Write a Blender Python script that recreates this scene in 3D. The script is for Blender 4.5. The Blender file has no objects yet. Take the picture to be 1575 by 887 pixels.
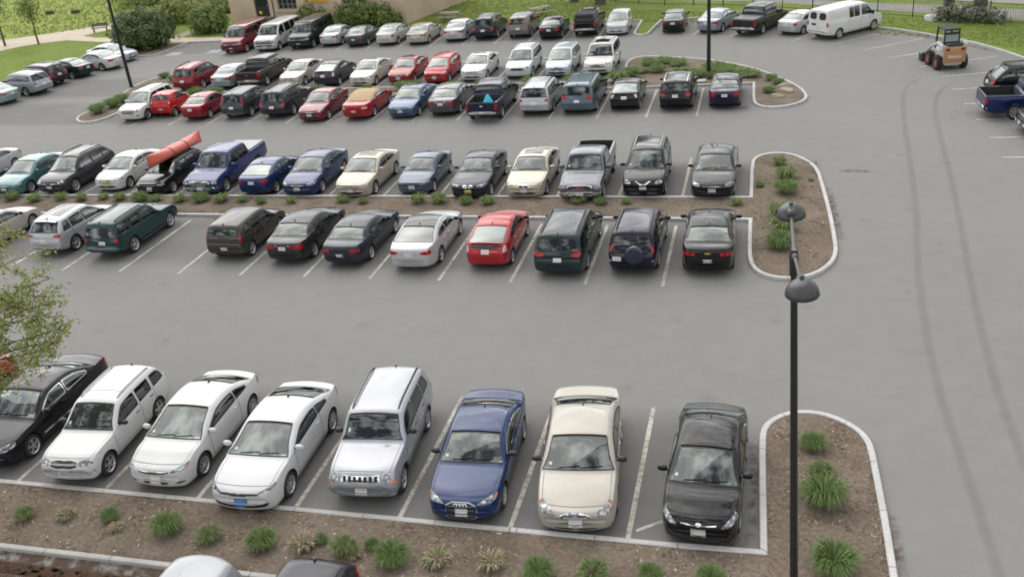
import bpy, bmesh, math, random
import numpy as np
from mathutils import Vector, Matrix
from mathutils.bvhtree import BVHTree
from mathutils.geometry import delaunay_2d_cdt

SC = bpy.context.scene
COL = SC.collection
R = math.radians
RNG = random.Random(7)

# ------------------------------------------------------------------ node helpers
def mat_new(name):
    m = bpy.data.materials.new(name); m.use_nodes = True
    nt = m.node_tree; nt.nodes.clear()
    out = nt.nodes.new('ShaderNodeOutputMaterial')
    return m, nt, out

def node(nt, typ, **kw):
    n = nt.nodes.new('ShaderNode' + typ)
    for k, v in kw.items():
        if k in n.inputs: n.inputs[k].default_value = v
        else: setattr(n, k, v)
    return n

def noise(nt, vec, scale, detail=4, rough=0.55):
    n = node(nt, 'TexNoise'); n.inputs['Scale'].default_value = scale
    n.inputs['Detail'].default_value = detail; n.inputs['Roughness'].default_value = rough
    if vec is not None: nt.links.new(vec, n.inputs['Vector'])
    return n.outputs['Fac']

def ramp(nt, fac, stops):
    r = node(nt, 'ValToRGB'); el = r.color_ramp.elements
    while len(el) > 1: el.remove(el[-1])
    el[0].position = stops[0][0]; el[0].color = (*c3(stops[0][1]), 1)
    for p, c in stops[1:]:
        e = el.new(p); e.color = (*c3(c), 1)
    nt.links.new(fac, r.inputs['Fac'])
    return r.outputs['Color']

def c3(c): return (c, c, c) if isinstance(c, (int, float)) else tuple(c)[:3]

def mix(nt, fac, a, b, mode='MIX'):
    m = node(nt, 'Mix', data_type='RGBA', blend_type=mode)
    for s, v in ((0, fac), (6, a), (7, b)):
        if isinstance(v, bpy.types.NodeSocket): nt.links.new(v, m.inputs[s])
        elif s == 0: m.inputs[0].default_value = v
        else: m.inputs[s].default_value = (*c3(v), 1)
    return m.outputs[2]

def maths(nt, op, a, b=None, clamp=False):
    m = node(nt, 'Math', operation=op, use_clamp=clamp)
    for i, v in enumerate((a, b)):
        if v is None: continue
        if isinstance(v, bpy.types.NodeSocket): nt.links.new(v, m.inputs[i])
        else: m.inputs[i].default_value = v
    return m.outputs[0]

def principled(nt, out, col, rough=0.6, metal=0.0, spec=0.5, coat=0.0, bump=None, bstr=0.3, bdist=0.02):
    p = node(nt, 'BsdfPrincipled')
    if isinstance(col, bpy.types.NodeSocket): nt.links.new(col, p.inputs['Base Color'])
    else: p.inputs['Base Color'].default_value = (*c3(col), 1)
    if isinstance(rough, bpy.types.NodeSocket): nt.links.new(rough, p.inputs['Roughness'])
    else: p.inputs['Roughness'].default_value = rough
    p.inputs['Metallic'].default_value = metal
    p.inputs['Specular IOR Level'].default_value = spec
    p.inputs['Coat Weight'].default_value = coat
    p.inputs['Coat Roughness'].default_value = 0.04
    if bump is not None:
        b = node(nt, 'Bump'); b.inputs['Strength'].default_value = bstr; b.inputs['Distance'].default_value = bdist
        nt.links.new(bump, b.inputs['Height']); nt.links.new(b.outputs[0], p.inputs['Normal'])
    nt.links.new(p.outputs[0], out.inputs[0])
    return p

def objvec(nt): return node(nt, 'TexCoord').outputs['Object']
def wpos(nt): return node(nt, 'NewGeometry').outputs['Position']

MATS = {}
def simple(name, col, rough=0.6, metal=0.0, spec=0.5, coat=0.0, var=0.0, vscale=8.0, bstr=0.0, bscale=40.0):
    if name in MATS: return MATS[name]
    m, nt, out = mat_new(name)
    c = col
    v = objvec(nt)
    if var > 0:
        f = noise(nt, v, vscale, 5)
        c = mix(nt, f, tuple(x * (1 - var) for x in c3(col)), tuple(min(1, x * (1 + var)) for x in c3(col)))
    b = noise(nt, v, bscale, 3) if bstr > 0 else None
    principled(nt, out, c, rough, metal, spec, coat, b, bstr)
    MATS[name] = m
    return m

def paint(col, metal=0.0):
    """car paint: base colour under a clear coat, with a thin film of dust"""
    key = 'paint_%.3f_%.3f_%.3f_%.1f' % (*col, metal)
    if key in MATS: return MATS[key]
    m, nt, out = mat_new(key)
    v = objvec(nt)
    f = noise(nt, v, 3.0, 6)
    d = ramp(nt, f, [(0.45, 0.0), (0.8, 0.018)])
    c = mix(nt, d, col, (0.28, 0.26, 0.23))
    rr = ramp(nt, f, [(0.3, 0.26), (0.75, 0.40)])
    p = principled(nt, out, c, rr, metal, 0.05, 1.0)
    p.inputs['Coat Weight'].default_value = 0.72 if max(col) < .06 else 0.9; p.inputs['Coat Roughness'].default_value = 0.025
    MATS[key] = m
    return m

def glass_mat(name, tint, boost):
    m, nt, out = mat_new(name)
    tr = node(nt, 'BsdfTransparent'); tr.inputs[0].default_value = (*tint, 1)
    gl = node(nt, 'BsdfAnisotropic'); gl.inputs['Roughness'].default_value = 0.02
    gl.inputs[0].default_value = (0.93, 1.0, 0.98, 1)
    fr = node(nt, 'Fresnel'); fr.inputs[0].default_value = 1.55
    f = maths(nt, 'MULTIPLY_ADD', fr.outputs[0], boost); f.node.inputs[2].default_value = 0.015; f.node.use_clamp = True
    mx = node(nt, 'MixShader')
    nt.links.new(f, mx.inputs[0]); nt.links.new(tr.outputs[0], mx.inputs[1]); nt.links.new(gl.outputs[0], mx.inputs[2])
    nt.links.new(mx.outputs[0], out.inputs[0])
    MATS[name] = m
    return m

M_GLASS = glass_mat('window_glass', (0.40, 0.50, 0.46), 1.9)
M_PRIV = glass_mat('tinted_window_glass', (0.07, 0.085, 0.085), 1.4)
M_DARK = simple('dark_interior', (0.028, 0.028, 0.028), 0.85)
M_SEAM = simple('black_seam', (0.012, 0.012, 0.012), 0.7)
M_TRIM = simple('black_trim', (0.020, 0.020, 0.021), 0.45, bstr=0.05)
M_GREY = simple('grey_plastic', (0.16, 0.165, 0.17), 0.6, var=0.1)
M_LGREY = simple('pale_grey_plastic', (0.36, 0.37, 0.38), 0.5, var=0.1)
M_CHROME = simple('chrome', (0.75, 0.76, 0.77), 0.12, 1.0)
M_ALLOY = simple('wheel_alloy', (0.50, 0.51, 0.52), 0.32, 0.8, var=0.1)
M_TYRE = simple('tyre_rubber', (0.022, 0.021, 0.020), 0.9, var=0.25, bstr=0.2)
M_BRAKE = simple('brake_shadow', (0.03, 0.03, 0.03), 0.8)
M_SEATG = simple('seat_fabric_grey', (0.17, 0.165, 0.155), 0.9, var=0.2)
M_PLATE = simple('plate_white', (0.62, 0.61, 0.60), 0.5)
M_RED = simple('tail_lens', (0.36, 0.004, 0.008), 0.2, 0.0, 0.3, 0.5, var=0.35, vscale=14)
M_PINK = simple('clear_tail_lens', (0.60, 0.42, 0.40), 0.15, 0.0, 0.6, 0.8, var=0.2, vscale=14)
M_AMBER = simple('amber_lens', (0.62, 0.17, 0.02), 0.2, 0.0, 0.5, 0.6)
M_BLUE = simple('plate_blue', (0.06, 0.18, 0.45), 0.5)
M_GOLD = simple('gold_emblem', (0.55, 0.38, 0.08), 0.3, 0.6)
M_PRED = simple('plate_red_print', (0.40, 0.05, 0.06), 0.5)
M_YEL = simple('plate_yellow', (0.62, 0.52, 0.10), 0.5)

def lens_mat():
    m, nt, out = mat_new('headlight_lens')
    v = objvec(nt)
    vo = node(nt, 'TexVoronoi'); vo.inputs['Scale'].default_value = 9.0
    nt.links.new(v, vo.inputs['Vector'])
    c = ramp(nt, vo.outputs['Distance'], [(0.08, (0.62, 0.63, 0.63)), (0.4, (0.27, 0.28, 0.285)), (0.75, (0.07, 0.07, 0.075))])
    principled(nt, out, c, 0.15, 0.35, 0.6, 1.0)
    MATS['lens'] = m
    return m
M_LENS = lens_mat()

# ------------------------------------------------------------------ mesh helpers
def mesh_obj(name, me, parent=None):
    o = bpy.data.objects.new(name, me); COL.objects.link(o)
    if parent is not None: o.parent = parent
    return o

def mesh_from(name, verts, faces, mats=(), fmat=None, smooth=True, sharp=None):
    me = bpy.data.meshes.new(name)
    me.from_pydata([tuple(v) for v in verts], [], [tuple(f) for f in faces])
    for m in mats: me.materials.append(m)
    if fmat is not None: me.polygons.foreach_set('material_index', fmat)
    me.polygons.foreach_set('use_smooth', [smooth] * len(me.polygons))
    me.update()
    if sharp is not None: me.set_sharp_from_angle(angle=R(sharp))
    return me

class MB:
    """collects verts/faces for ONE mesh"""
    def __init__(s): s.v = []; s.f = []; s.m = []
    def add(s, verts, faces, mi=0):
        b = len(s.v); s.v += [tuple(v) for v in verts]
        s.f += [tuple(i + b for i in f) for f in faces]; s.m += [mi] * len(faces)
    def box(s, c, d, mi=0, rz=0.0, rx=0.0, ry=0.0, taper=1.0, bev=0.0):
        hx, hy, hz = d[0] / 2, d[1] / 2, d[2] / 2
        rot = Matrix.Rotation(rz, 3, 'Z') @ Matrix.Rotation(ry, 3, 'Y') @ Matrix.Rotation(rx, 3, 'X')
        if bev <= 0:
            P = [(-hx, -hy, -hz), (hx, -hy, -hz), (hx, hy, -hz), (-hx, hy, -hz), (-hx * taper, -hy * taper, hz), (hx * taper, -hy * taper, hz), (hx * taper, hy * taper, hz), (-hx * taper, hy * taper, hz)]
            F = [(3, 2, 1, 0), (4, 5, 6, 7), (0, 1, 5, 4), (1, 2, 6, 5), (2, 3, 7, 6), (3, 0, 4, 7)]
        else:
            b = min(bev, hx * .95, hy * .95, hz * .95)
            P = []; F = []
            def ring(ex, ey, z):
                k = len(P)
                c0 = b if ex == hx else b * 0.999
                cc = b
                x, y = ex, ey
                P.extend([(-x + cc, -y, z), (x - cc, -y, z), (x, -y + cc, z), (x, y - cc, z), (x - cc, y, z), (-x + cc, y, z), (-x, y - cc, z), (-x, -y + cc, z)])
                return k
            t = taper
            r0 = ring(hx - b * .7, hy - b * .7, -hz); r1 = ring(hx, hy, -hz + b); r2 = ring(hx * t, hy * t, hz - b); r3 = ring((hx * t) - b * .7, (hy * t) - b * .7, hz)
            for a, c2 in ((r0, r1), (r1, r2), (r2, r3)):
                for i in range(8):
                    j = (i + 1) % 8; F.append((a + i, a + j, c2 + j, c2 + i))
            F.append(tuple(r0 + i for i in reversed(range(8)))); F.append(tuple(r3 + i for i in range(8)))
        s.add([rot @ Vector(p) + Vector(c) for p in P], F, mi)
    def tube(s, pts, rad, n=8, mi=0, cap=True):
        pts = [Vector(p) for p in pts]; k = len(pts)
        rads = rad if isinstance(rad, (list, tuple)) else [rad] * k
        V = []; F = []
        up = Vector((0, 0, 1))
        d0 = (pts[1] - pts[0]).normalized()
        if abs(d0.dot(up)) > .9: up = Vector((1, 0, 0))
        for i in range(k):
            d = ((pts[min(i + 1, k - 1)] - pts[max(i - 1, 0)])).normalized()
            a = d.cross(up)
            if a.length < 1e-6: a = d.cross(Vector((0, 1, 0)))
            a.normalize(); b = a.cross(d).normalized(); up = b
            for j in range(n):
                t = 2 * math.pi * j / n
                V.append(pts[i] + (a * math.cos(t) + b * math.sin(t)) * rads[i])
        for i in range(k - 1):
            for j in range(n):
                j2 = (j + 1) % n
                F.append((i * n + j, (i + 1) * n + j, (i + 1) * n + j2, i * n + j2))
        if cap:
            F.append(tuple(range(n))); F.append(tuple((k - 1) * n + j for j in reversed(range(n))))
        s.add(V, F, mi)
    def lathe(s, prof, n=24, mi=0, axis='z', c=(0, 0, 0), mis=None):
        V = []; F = []; FM = []
        k = len(prof)
        for j in range(n):
            t = 2 * math.pi * j / n
            for (r, h) in prof:
                if axis == 'z': V.append((c[0] + r * math.cos(t), c[1] + r * math.sin(t), c[2] + h))
                else: V.append((c[0] + r * math.cos(t), c[1] + h, c[2] + r * math.sin(t)))
        b = len(s.v); s.v += V
        for j in range(n):
            j2 = (j + 1) % n
            for i in range(k - 1):
                q = (b + j * k + i, b + j2 * k + i, b + j2 * k + i + 1, b + j * k + i + 1)
                if axis != 'z': q = q[::-1]
                s.f.append(q); s.m.append(mis[i] if mis else mi)
    def mesh(s, name, mats, smooth=True, sharp=35):
        return mesh_from(name, s.v, s.f, mats, s.m, smooth, sharp)
    def obj(s, name, mats, parent=None, smooth=True, sharp=35):
        return mesh_obj(name, s.mesh(name, mats, smooth, sharp), parent)

def tag(o, label=None, cat=None, group=None, kind=None):
    if label: o['label'] = label
    if cat: o['category'] = cat
    if group: o['group'] = group
    if kind: o['kind'] = kind
    return o

def empty(name, loc, rz=0.0, label=None, cat=None, group=None):
    o = bpy.data.objects.new(name, None); COL.objects.link(o)
    o.empty_display_size = 0.3
    o.location = loc; o.rotation_euler = (0, 0, rz)
    return tag(o, label, cat, group)

def pchip(xs, ys):
    x = np.array(xs, float); y = np.array(ys, float)
    h = np.diff(x); d = np.diff(y) / h
    m = np.zeros_like(y); m[0] = d[0]; m[-1] = d[-1]
    for i in range(1, len(x) - 1):
        if d[i - 1] * d[i] > 0:
            w1 = 2 * h[i] + h[i - 1]; w2 = h[i] + 2 * h[i - 1]
            m[i] = (w1 + w2) / (w1 / d[i - 1] + w2 / d[i])
    def f(t):
        i = int(np.clip(np.searchsorted(x, t) - 1, 0, len(x) - 2))
        s = min(max((t - x[i]) / h[i], 0.0), 1.0)
        return float((1 + 2 * s) * (1 - s) ** 2 * y[i] + s * (1 - s) ** 2 * h[i] * m[i] + s * s * (3 - 2 * s) * y[i + 1] + s * s * (s - 1) * h[i] * m[i + 1])
    return f

def chaikin(P, n=2):
    for _ in range(n):
        Q = []
        for i in range(len(P)):
            a, b = P[i], P[(i + 1) % len(P)]
            Q += [(a[0] * .78 + b[0] * .22, a[1] * .78 + b[1] * .22), (a[0] * .22 + b[0] * .78, a[1] * .22 + b[1] * .78)]
        P = Q
    return P

def fill2d(poly, res):
    """triangulated fill of a 2D polygon with interior points"""
    n = len(poly)
    P = [Vector(p) for p in poly]
    x0, x1 = min(p.x for p in P), max(p.x for p in P); y0, y1 = min(p.y for p in P), max(p.y for p in P)
    extra = []
    x = x0 + res / 2
    while x < x1:
        y = y0 + res / 2
        while y < y1:
            extra.append(Vector((x, y))); y += res
        x += res
    r = delaunay_2d_cdt(P + extra, [], [list(range(n))], 1, 1e-5)
    return [tuple(v) for v in r[0]], [tuple(f) for f in r[2]]

# ------------------------------------------------------------------ vehicle generator
class Loft:
    """a car body as sections along its length; x runs from the nose (0) to the tail (L)"""
    def __init__(s, S):
        s.S = S; s.L = L = S['L']; s.W = S['W']; s.H = S['H']; s.wh = s.W / 2
        s.T = pchip(*zip(*S['top'])); s.B = pchip(*zip(*S['belt']))
        gc = S.get('gc', .165); fz = S.get('fz', .46) + S.get('fs', 0)
        s.bot = pchip(*zip((0, fz), (.015, fz - .16), (.05, gc + .08), (.13, gc + .01), (.35, gc), (L * .5, gc - .01), (L - .6, gc + .02), (L - .2, gc + .09), (L - .04, gc + .17), (L, fz)))
        k = S.get('boxy', 0.0)
        w0 = .78 + .12 * k
        s.w = pchip(*zip((0, w0), (.08, w0 + .09), (.28, .95 + .02 * k), (.7, .987), (1.25, 1), (L - 1.3, 1), (L - .6, .972 + .02 * k), (L - .2, .895 + .075 * k), (L - .05, .83 + .12 * k), (L, .76 + .17 * k)))
        s.bf = S.get('bow', .17) ; s.br = S.get('rbow', .15)
        s.k = S.get('tumble', .36)
    def bow(s, x):
        m = .5 * s.L
        if x < m: return s.bf * (1 - x / m) ** 1.4
        return -s.br * ((x - m) / m) ** 1.6
    def P(s, x, y, z):
        return Vector((s.L / 2 - x - s.bow(x) * (y / s.wh) ** 2, y, z))
    def par(s, x):
        T = s.T(x); zs = min(s.B(x), T - .055)
        W2 = s.w(x) * s.wh; ws = W2 * .955
        g = T - zs; re = min(.105, g * .5); cr = min(.055, g * .4)
        zC = T - cr
        yE = ws - s.k * (zC - zs)
        return T, zs, W2, ws, re, cr, zC, yE
    def section(s, x):
        T, zs, W2, ws, re, cr, zC, yE = s.par(x)
        z0 = min(s.bot(x), zs - .12)
        d = zs - z0
        P = [(0, z0), (W2 * .5, z0), (W2 * .84, z0 + .005), (W2 * .935, z0 + .04), (W2 * .972, z0 + .11), (W2 * .99, z0 + d * .38), (W2, z0 + d * .60), (W2 * .998, z0 + d * .76), (W2 * .985, z0 + d * .86), (W2 * .974, z0 + d * .95), (ws, zs)]
        A = (yE + s.k * re, zC - re); C = (yE, zC); D = (yE - re, T - cr * ((yE - re) / yE) ** 2)
        for t in (.33, .66): P.append((ws + (A[0] - ws) * t + .012 * 4 * t * (1 - t) * min(1, (T - zs) / .4), zs + (A[1] - zs) * t))
        for t in (0, .33, .66, 1):
            P.append(tuple((1 - t) ** 2 * A[i] + 2 * t * (1 - t) * C[i] + t * t * D[i] for i in (0, 1)))
        for t in (.75, .5, .25, 0):
            y = D[0] * t; P.append((y, T - cr * (y / yE) ** 2))
        return P
    def qmax(s, x):
        T, zs, W2, ws, re, cr, zC, yE = s.par(x); return 1 - re / yE
    def topA(s, x):
        T, zs, W2, ws, re, cr, zC, yE = s.par(x); return zC - re
    def _top(s, x, q):
        x = min(max(x, .0), s.L)
        T, zs, W2, ws, re, cr, zC, yE = s.par(x); return s.P(x, q * yE, T - cr * q * q)
    def top(s, x, q, off=0.0):
        p = s._top(x, q)
        if off:
            a = s._top(x + .01, q) - s._top(x - .01, q); b = s._top(x, q + .02) - s._top(x, q - .02)
            n = a.cross(b); n = n if n.z > 0 else -n
            if abs(n.z) < 1e-9 and x > s.L / 2: n = Vector((-1, 0, 0))
            p = p + n.normalized() * off
        return p
    def _side(s, x, z, sg):
        x = min(max(x, 0.0), s.L); T, zs, W2, ws, re, cr, zC, yE = s.par(x)
        if z >= zs:
            t = (z - zs) / max(zC - re - zs, .01)
            y = ws - s.k * (z - zs) + .012 * 4 * t * (1 - t) * min(1, (T - zs) / .4)
        else:
            P = s.section(x)[2:11]
            zz = [p[1] for p in P]; y = float(np.interp(z, zz, [p[0] for p in P]))
        return s.P(x, sg * y, z)
    def side(s, x, z, sg, off=0.0):
        p = s._side(x, z, sg)
        if off:
            a = s._side(x + .02, z, sg) - s._side(x - .02, z, sg); b = s._side(x, z + .01, sg) - s._side(x, z - .01, sg)
            n = a.cross(b).normalized(); n = n if n.y * sg > 0 else -n
            p = p + n * off
        return p
    def stations(s):
        xs = np.linspace(0, s.L, int(s.L / .004)); t = np.array([s.T(x) for x in xs])
        t2 = np.array([s.bot(x) for x in xs])
        a = np.concatenate([[0], np.cumsum(np.hypot(np.diff(xs), np.maximum(abs(np.diff(t)), abs(np.diff(t2)))))])
        n = int(a[-1] / .062)
        return [float(v) for v in np.interp(np.linspace(0, a[-1], n), a, xs)]
    def mesh_data(s):
        V = []; F = []; X = s.stations(); K = None
        for x in X:
            P = s.section(x)
            ring = [s.P(x, y, z) for y, z in P] + [s.P(x, -y, z) for y, z in reversed(P[1:-1])]
            K = len(ring); V += ring
        for i in range(len(X) - 1):
            for j in range(K):
                j2 = (j + 1) % K
                F.append((i * K + j, (i + 1) * K + j, (i + 1) * K + j2, i * K + j2))
        m = K // 2
        for b, fl in ((0, 1), ((len(X) - 1) * K, 0)):
            for j in range(m):
                a0, a1 = b + j, b + j + 1
                c0, c1 = b + (K - j) % K, b + K - j - 1
                f = [a0, a1, c1, c0]
                f = [q for i, q in enumerate(f) if q not in f[:i]]
                if len(f) > 2: F.append(tuple(f) if fl else tuple(reversed(f)))
        return V, F

def cutter(V, F):
    me = mesh_from('cutter', V, F, [M_DARK, M_DARK, M_SEAM], [1] * len(F))
    bm = bmesh.new(); bm.from_mesh(me); bmesh.ops.recalc_face_normals(bm, faces=bm.faces); bm.to_mesh(me); bm.free()
    return me

def prism_cut(bot, top):
    n = len(bot); V = list(bot) + list(top)
    F = [tuple(range(n)), tuple(range(2 * n - 1, n - 1, -1))] + [(i, (i + 1) % n, n + (i + 1) % n, n + i) for i in range(n)]
    return cutter(V, F)

def grid_cut(G1, G2):
    """closed solid between two equal grids of points"""
    a, b = len(G1), len(G1[0]); V = [p for r in G1 for p in r] + [p for r in G2 for p in r]; N = a * b
    F = []
    ix = lambda i, j: i * b + j
    for i in range(a - 1):
        for j in range(b - 1):
            q = (ix(i, j), ix(i + 1, j), ix(i + 1, j + 1), ix(i, j + 1)); F.append(q); F.append(tuple(N + k for k in reversed(q)))
    ring = [ix(0, j) for j in range(b)] + [ix(i, b - 1) for i in range(1, a)] + [ix(a - 1, j) for j in range(b - 2, -1, -1)] + [ix(i, 0) for i in range(a - 2, 0, -1)]
    for i in range(len(ring)):
        p, q = ring[i], ring[(i + 1) % len(ring)]; F.append((p, q, N + q, N + p))
    return cutter(V, F)

def offset_poly(P, d):
    n = len(P); Q = []
    A = sum(P[i][0] * P[(i + 1) % n][1] - P[(i + 1) % n][0] * P[i][1] for i in range(n))
    sg = 1 if A > 0 else -1
    for i in range(n):
        a, b, c = Vector(P[i - 1]), Vector(P[i]), Vector(P[(i + 1) % n])
        e1 = (b - a); e2 = (c - b)
        if e1.length < 1e-6 or e2.length < 1e-6: Q.append(P[i]); continue
        n1 = Vector((e1.y, -e1.x)).normalized() * sg; n2 = Vector((e2.y, -e2.x)).normalized() * sg
        m = n1 + n2
        if m.length < .3: m = n1
        m = m.normalized() * (d / max(.45, m.normalized().dot(n1)))
        Q.append(tuple(b + m))
    return Q

WHEELS = {}
def wheel_meshes(Rw, style, wd=.205):
    key = (round(Rw, 3), style)
    if key in WHEELS: return WHEELS[key]
    h = wd / 2; rr = Rw * (.68 if style != 'truck' else .60)
    b = MB()
    b.lathe([(rr * .96, h - .03), (rr, h - .012), (rr + (Rw - rr) * .4, h), (Rw - .03, h - .012), (Rw - .006, h - .04), (Rw, 0), (Rw - .006, -h + .04), (Rw - .03, -h + .01), (rr, -h + .02)], 32, 0, 'y')
    ty = b.mesh('wheel', [M_TYRE])
    b = MB()
    b.lathe([(rr * 1.02, h - .008), (rr * .97, h - .004), (rr * .90, h - .02), (rr * .86, h - .05)], 28, 0, 'y')
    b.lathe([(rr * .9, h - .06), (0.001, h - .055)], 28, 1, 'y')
    ns = {'five': 5, 'multi': 9, 'cap': 7, 'truck': 6, 'steel': 8, 'twin': 10}[style]
    wid = {'five': .30, 'multi': .16, 'cap': .34, 'truck': .34, 'steel': .30, 'twin': .15}[style]
    for i in range(ns):
        t = 2 * math.pi * i / ns + .3
        d = Vector((math.cos(t), 0, math.sin(t))); e = Vector((-math.sin(t), 0, math.cos(t)))
        w1, w2 = wid * rr * .42, wid * rr * .62
        y1, y2 = h - .012, h - .022
        c0, c1 = d * rr * .14, d * rr * .93
        V = [c0 - e * w1 + Vector((0, y1, 0)), c0 + e * w1 + Vector((0, y1, 0)), c1 + e * w2 + Vector((0, y2, 0)), c1 - e * w2 + Vector((0, y2, 0))]
        V += [v - Vector((0, .035, 0)) for v in V]
        b.add(V, [(0, 1, 2, 3), (0, 4, 5, 1), (1, 5, 6, 2), (2, 6, 7, 3), (3, 7, 4, 0)], 0)
    b.lathe([(0.001, h - .004), (rr * .16, h - .006), (rr * .2, h - .02)], 16, 0, 'y')
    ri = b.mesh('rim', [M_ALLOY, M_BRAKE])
    WHEELS[key] = (ty, ri)
    return WHEELS[key]

def seat_mesh(kind):
    key = 'seat' + kind
    if key in WHEELS: return WHEELS[key]
    b = MB()
    if kind == 'front':
        b.box((0, 0, -.12), (.13, .46, .55), 0, ry=.0, bev=.05, taper=.9)
        b.box((-.03, 0, .25), (.10, .25, .17), 0, bev=.04)
    else:
        b.box((0, 0, -.18), (.16, 1.18, .45), 0, bev=.05, taper=.97)
        for y in (-.36, .36): b.box((-.03, y, .10), (.09, .26, .13), 0, bev=.035)
    WHEELS[key] = b.mesh('seat', [M_SEATG])
    return WHEELS[key]

def build_kit(S):
    """one model of vehicle -> a list of parts; instances share its meshes"""
    S = {k: v for k, v in S.items() if v is not None}
    Lf = Loft(S); L, W, H = S['L'], S['W'], S['H']; wh = W / 2
    V, F = Lf.mesh_data()
    base = mesh_from('body', V, F, [M_DARK, M_DARK, M_SEAM])
    bmx = bmesh.new(); bmx.from_mesh(base); bmesh.ops.recalc_face_normals(bmx, faces=bmx.faces); bmx.to_mesh(base)
    bvh = BVHTree.FromBMesh(bmx); bmx.free()
    base.update()
    vn = [v.normal.copy() for v in base.vertices]; vc = [v.co.copy() for v in base.vertices]
    kit = []
    def part(name, me, paint=False, loc=(0, 0, 0), rot=(0, 0, 0), scale=(1, 1, 1), kids=(), label=None):
        d = dict(name=name, me=me, paint=paint, loc=loc, rot=rot, scale=scale, kids=list(kids), label=label); kit.append(d); return d
    # --- mappers
    def facemap(sgn):
        def f(y, z, off):
            z = z + (S.get('fs', 0) * min(max((z - .32) / .2, 0), 1) if sgn > 0 else 0)
            kb = S.get('boxy', 0) > .35
            dm = (.26 if kb else .46) if sgn > 0 else (.17 if kb else .32)
            for it in range(14):
                h = bvh.ray_cast(Vector((sgn * (L / 2 + 1), y, z)), Vector((-sgn, 0, 0)))
                if h[0] is not None and h[0].x * sgn > L / 2 - dm - .25 * max(0, z - .95) * (1 if sgn < 0 else 0): break
                y *= .985
            if h[0] is None or h[0].x * sgn < 0:
                h = bvh.find_nearest(Vector((sgn * (L / 2 - .25), y, z)))
            return h[0] + h[1] * off
        return f
    fmap, rmap = facemap(1), facemap(-1)
    def drape(poly, mp, off, res=.06, mb=None, mi=0, edge=True):
        v, f = fill2d(poly, res); mb = mb or MB()
        pts = [mp(a, b, off) for a, b in v]
        # faces outwards
        ff = []
        for t in f:
            n = (pts[t[1]] - pts[t[0]]).cross(pts[t[2]] - pts[t[0]])
            c = mp(*v[t[0]], off + .02) - pts[t[0]]
            ff.append(t if n.dot(c) >= 0 else tuple(reversed(t)))
        mb.add(pts, ff, mi)
        return mb
    def mirror(poly): return [(-a, b) for a, b in poly]
    # --- cutters
    cuts = []
    fo, wb, Rw = S['fo'], S['wb'], S['R']
    n = 26
    for xw in (fo, fo + wb):
        c = [(L / 2 - xw + (Rw + .05) * math.cos(2 * math.pi * i / n), (Rw + .05) * math.sin(2 * math.pi * i / n)) for i in range(n)]
        cuts.append(prism_cut([Vector((a, -W, Rw + b + .01)) for a, b in c], [Vector((a, W, Rw + b + .01)) for a, b in c]))
    # side windows
    wins = []
    for wdef in S['wins']:
        xa, xb = wdef[0], wdef[1]
        sl = wdef[2] if len(wdef) > 2 else 0.0      # slant of the rear edge
        m = S.get('wm', .03); bot, top = [], []
        for i in range(17):
            x = xa + (xb - xa) * i / 16
            dT = (Lf.T(x + .02) - Lf.T(x - .02)) / .04
            zt = Lf.topA(x) - m * math.sqrt(1 + dT * dT) + .02
            zb = Lf.par(x)[1] + .03
            if sl:
                lim = zb + max(0, (xb - x)) * sl; zt = min(zt, lim) if sl > 0 else zt
            if zt - zb > .03: bot.append((x, zb)); top.append((x, zt))
        if len(bot) < 3: continue
        poly = chaikin(bot + top[::-1], 1)
        wins.append((poly, len(wdef) > 3 and wdef[3]))
        XZ = [(Lf._side(x, z, 1).x, z) for x, z in poly]
        if not S.get('noside'):
            cuts.append(prism_cut([Vector((a, -W, b)) for a, b in XZ], [Vector((a, W, b)) for a, b in XZ]))
    def toprange(x0, x1, qk, na=7, nb=9, dx=0.0, dq=0.0, off=0.0):
        G_ = []
        for i in range(na):
            x = x0 - dx + (x1 - x0 + 2 * dx) * i / (na - 1); qm = Lf.qmax(min(max(x, .02), L - .02)) * qk + dq
            G_.append([Lf.top(x, -qm + 2 * qm * j / (nb - 1), off) for j in range(nb)])
        return G_
    ws = S['ws']; bl = S.get('bl')
    w0, w1 = ws[0] + .05, ws[1] - .03
    for (x0, x1, dr) in [(w0, w1, Vector((-.42, 0, 0)))] + ([(bl[0], bl[1], Vector((.30, 0, 0)))] if bl and not S.get('norear') else []):
        G1 = toprange(x0, x1, S.get('wq', .98))
        sh = Vector((.06, 0, .03)) if dr.x < 0 else Vector((-.06, 0, .03))
        cuts.append(grid_cut([[p + sh for p in r] for r in G1], [[p + dr for p in r] for r in G1]))
    if 'bed' in S:
        x0, x1, zb = S['bed']; mbx = MB(); mbx.box((L / 2 - (x0 + x1) / 2, 0, zb + 1), (x1 - x0, W * .83, 2)); cuts.append(cutter(mbx.v, mbx.f))
    if 'step' in S:      # cut of the roof (flat box)
        pass
    ob = bpy.data.objects.new('tmp', base); COL.objects.link(ob)
    tmp = []
    for me in cuts:
        c = bpy.data.objects.new('tmpc', me); COL.objects.link(c); tmp.append(c)
        md = ob.modifiers.new('b', 'BOOLEAN'); md.object = c; md.operation = 'DIFFERENCE'; md.solver = S.get('solver', 'MANIFOLD')
    dg = bpy.context.evaluated_depsgraph_get(); ev = ob.evaluated_get(dg)
    me = bpy.data.meshes.new_from_object(ev)
    if len(me.polygons) < len(base.polygons) * .3: print('BOOLEAN FAILED', S['name'], len(me.polygons)); me = base.copy()
    for c in tmp: bpy.data.objects.remove(c)
    bpy.data.objects.remove(ob)
    bv = [v.co.copy() for v in me.vertices]; bf = [tuple(p.vertices) for p in me.polygons]; bmi = [p.material_index for p in me.polygons]
    bpy.data.meshes.remove(me)
    nb = len(bf)
    body = MB(); body.v = [tuple(v) for v in bv]; body.f = bf; body.m = bmi
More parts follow.
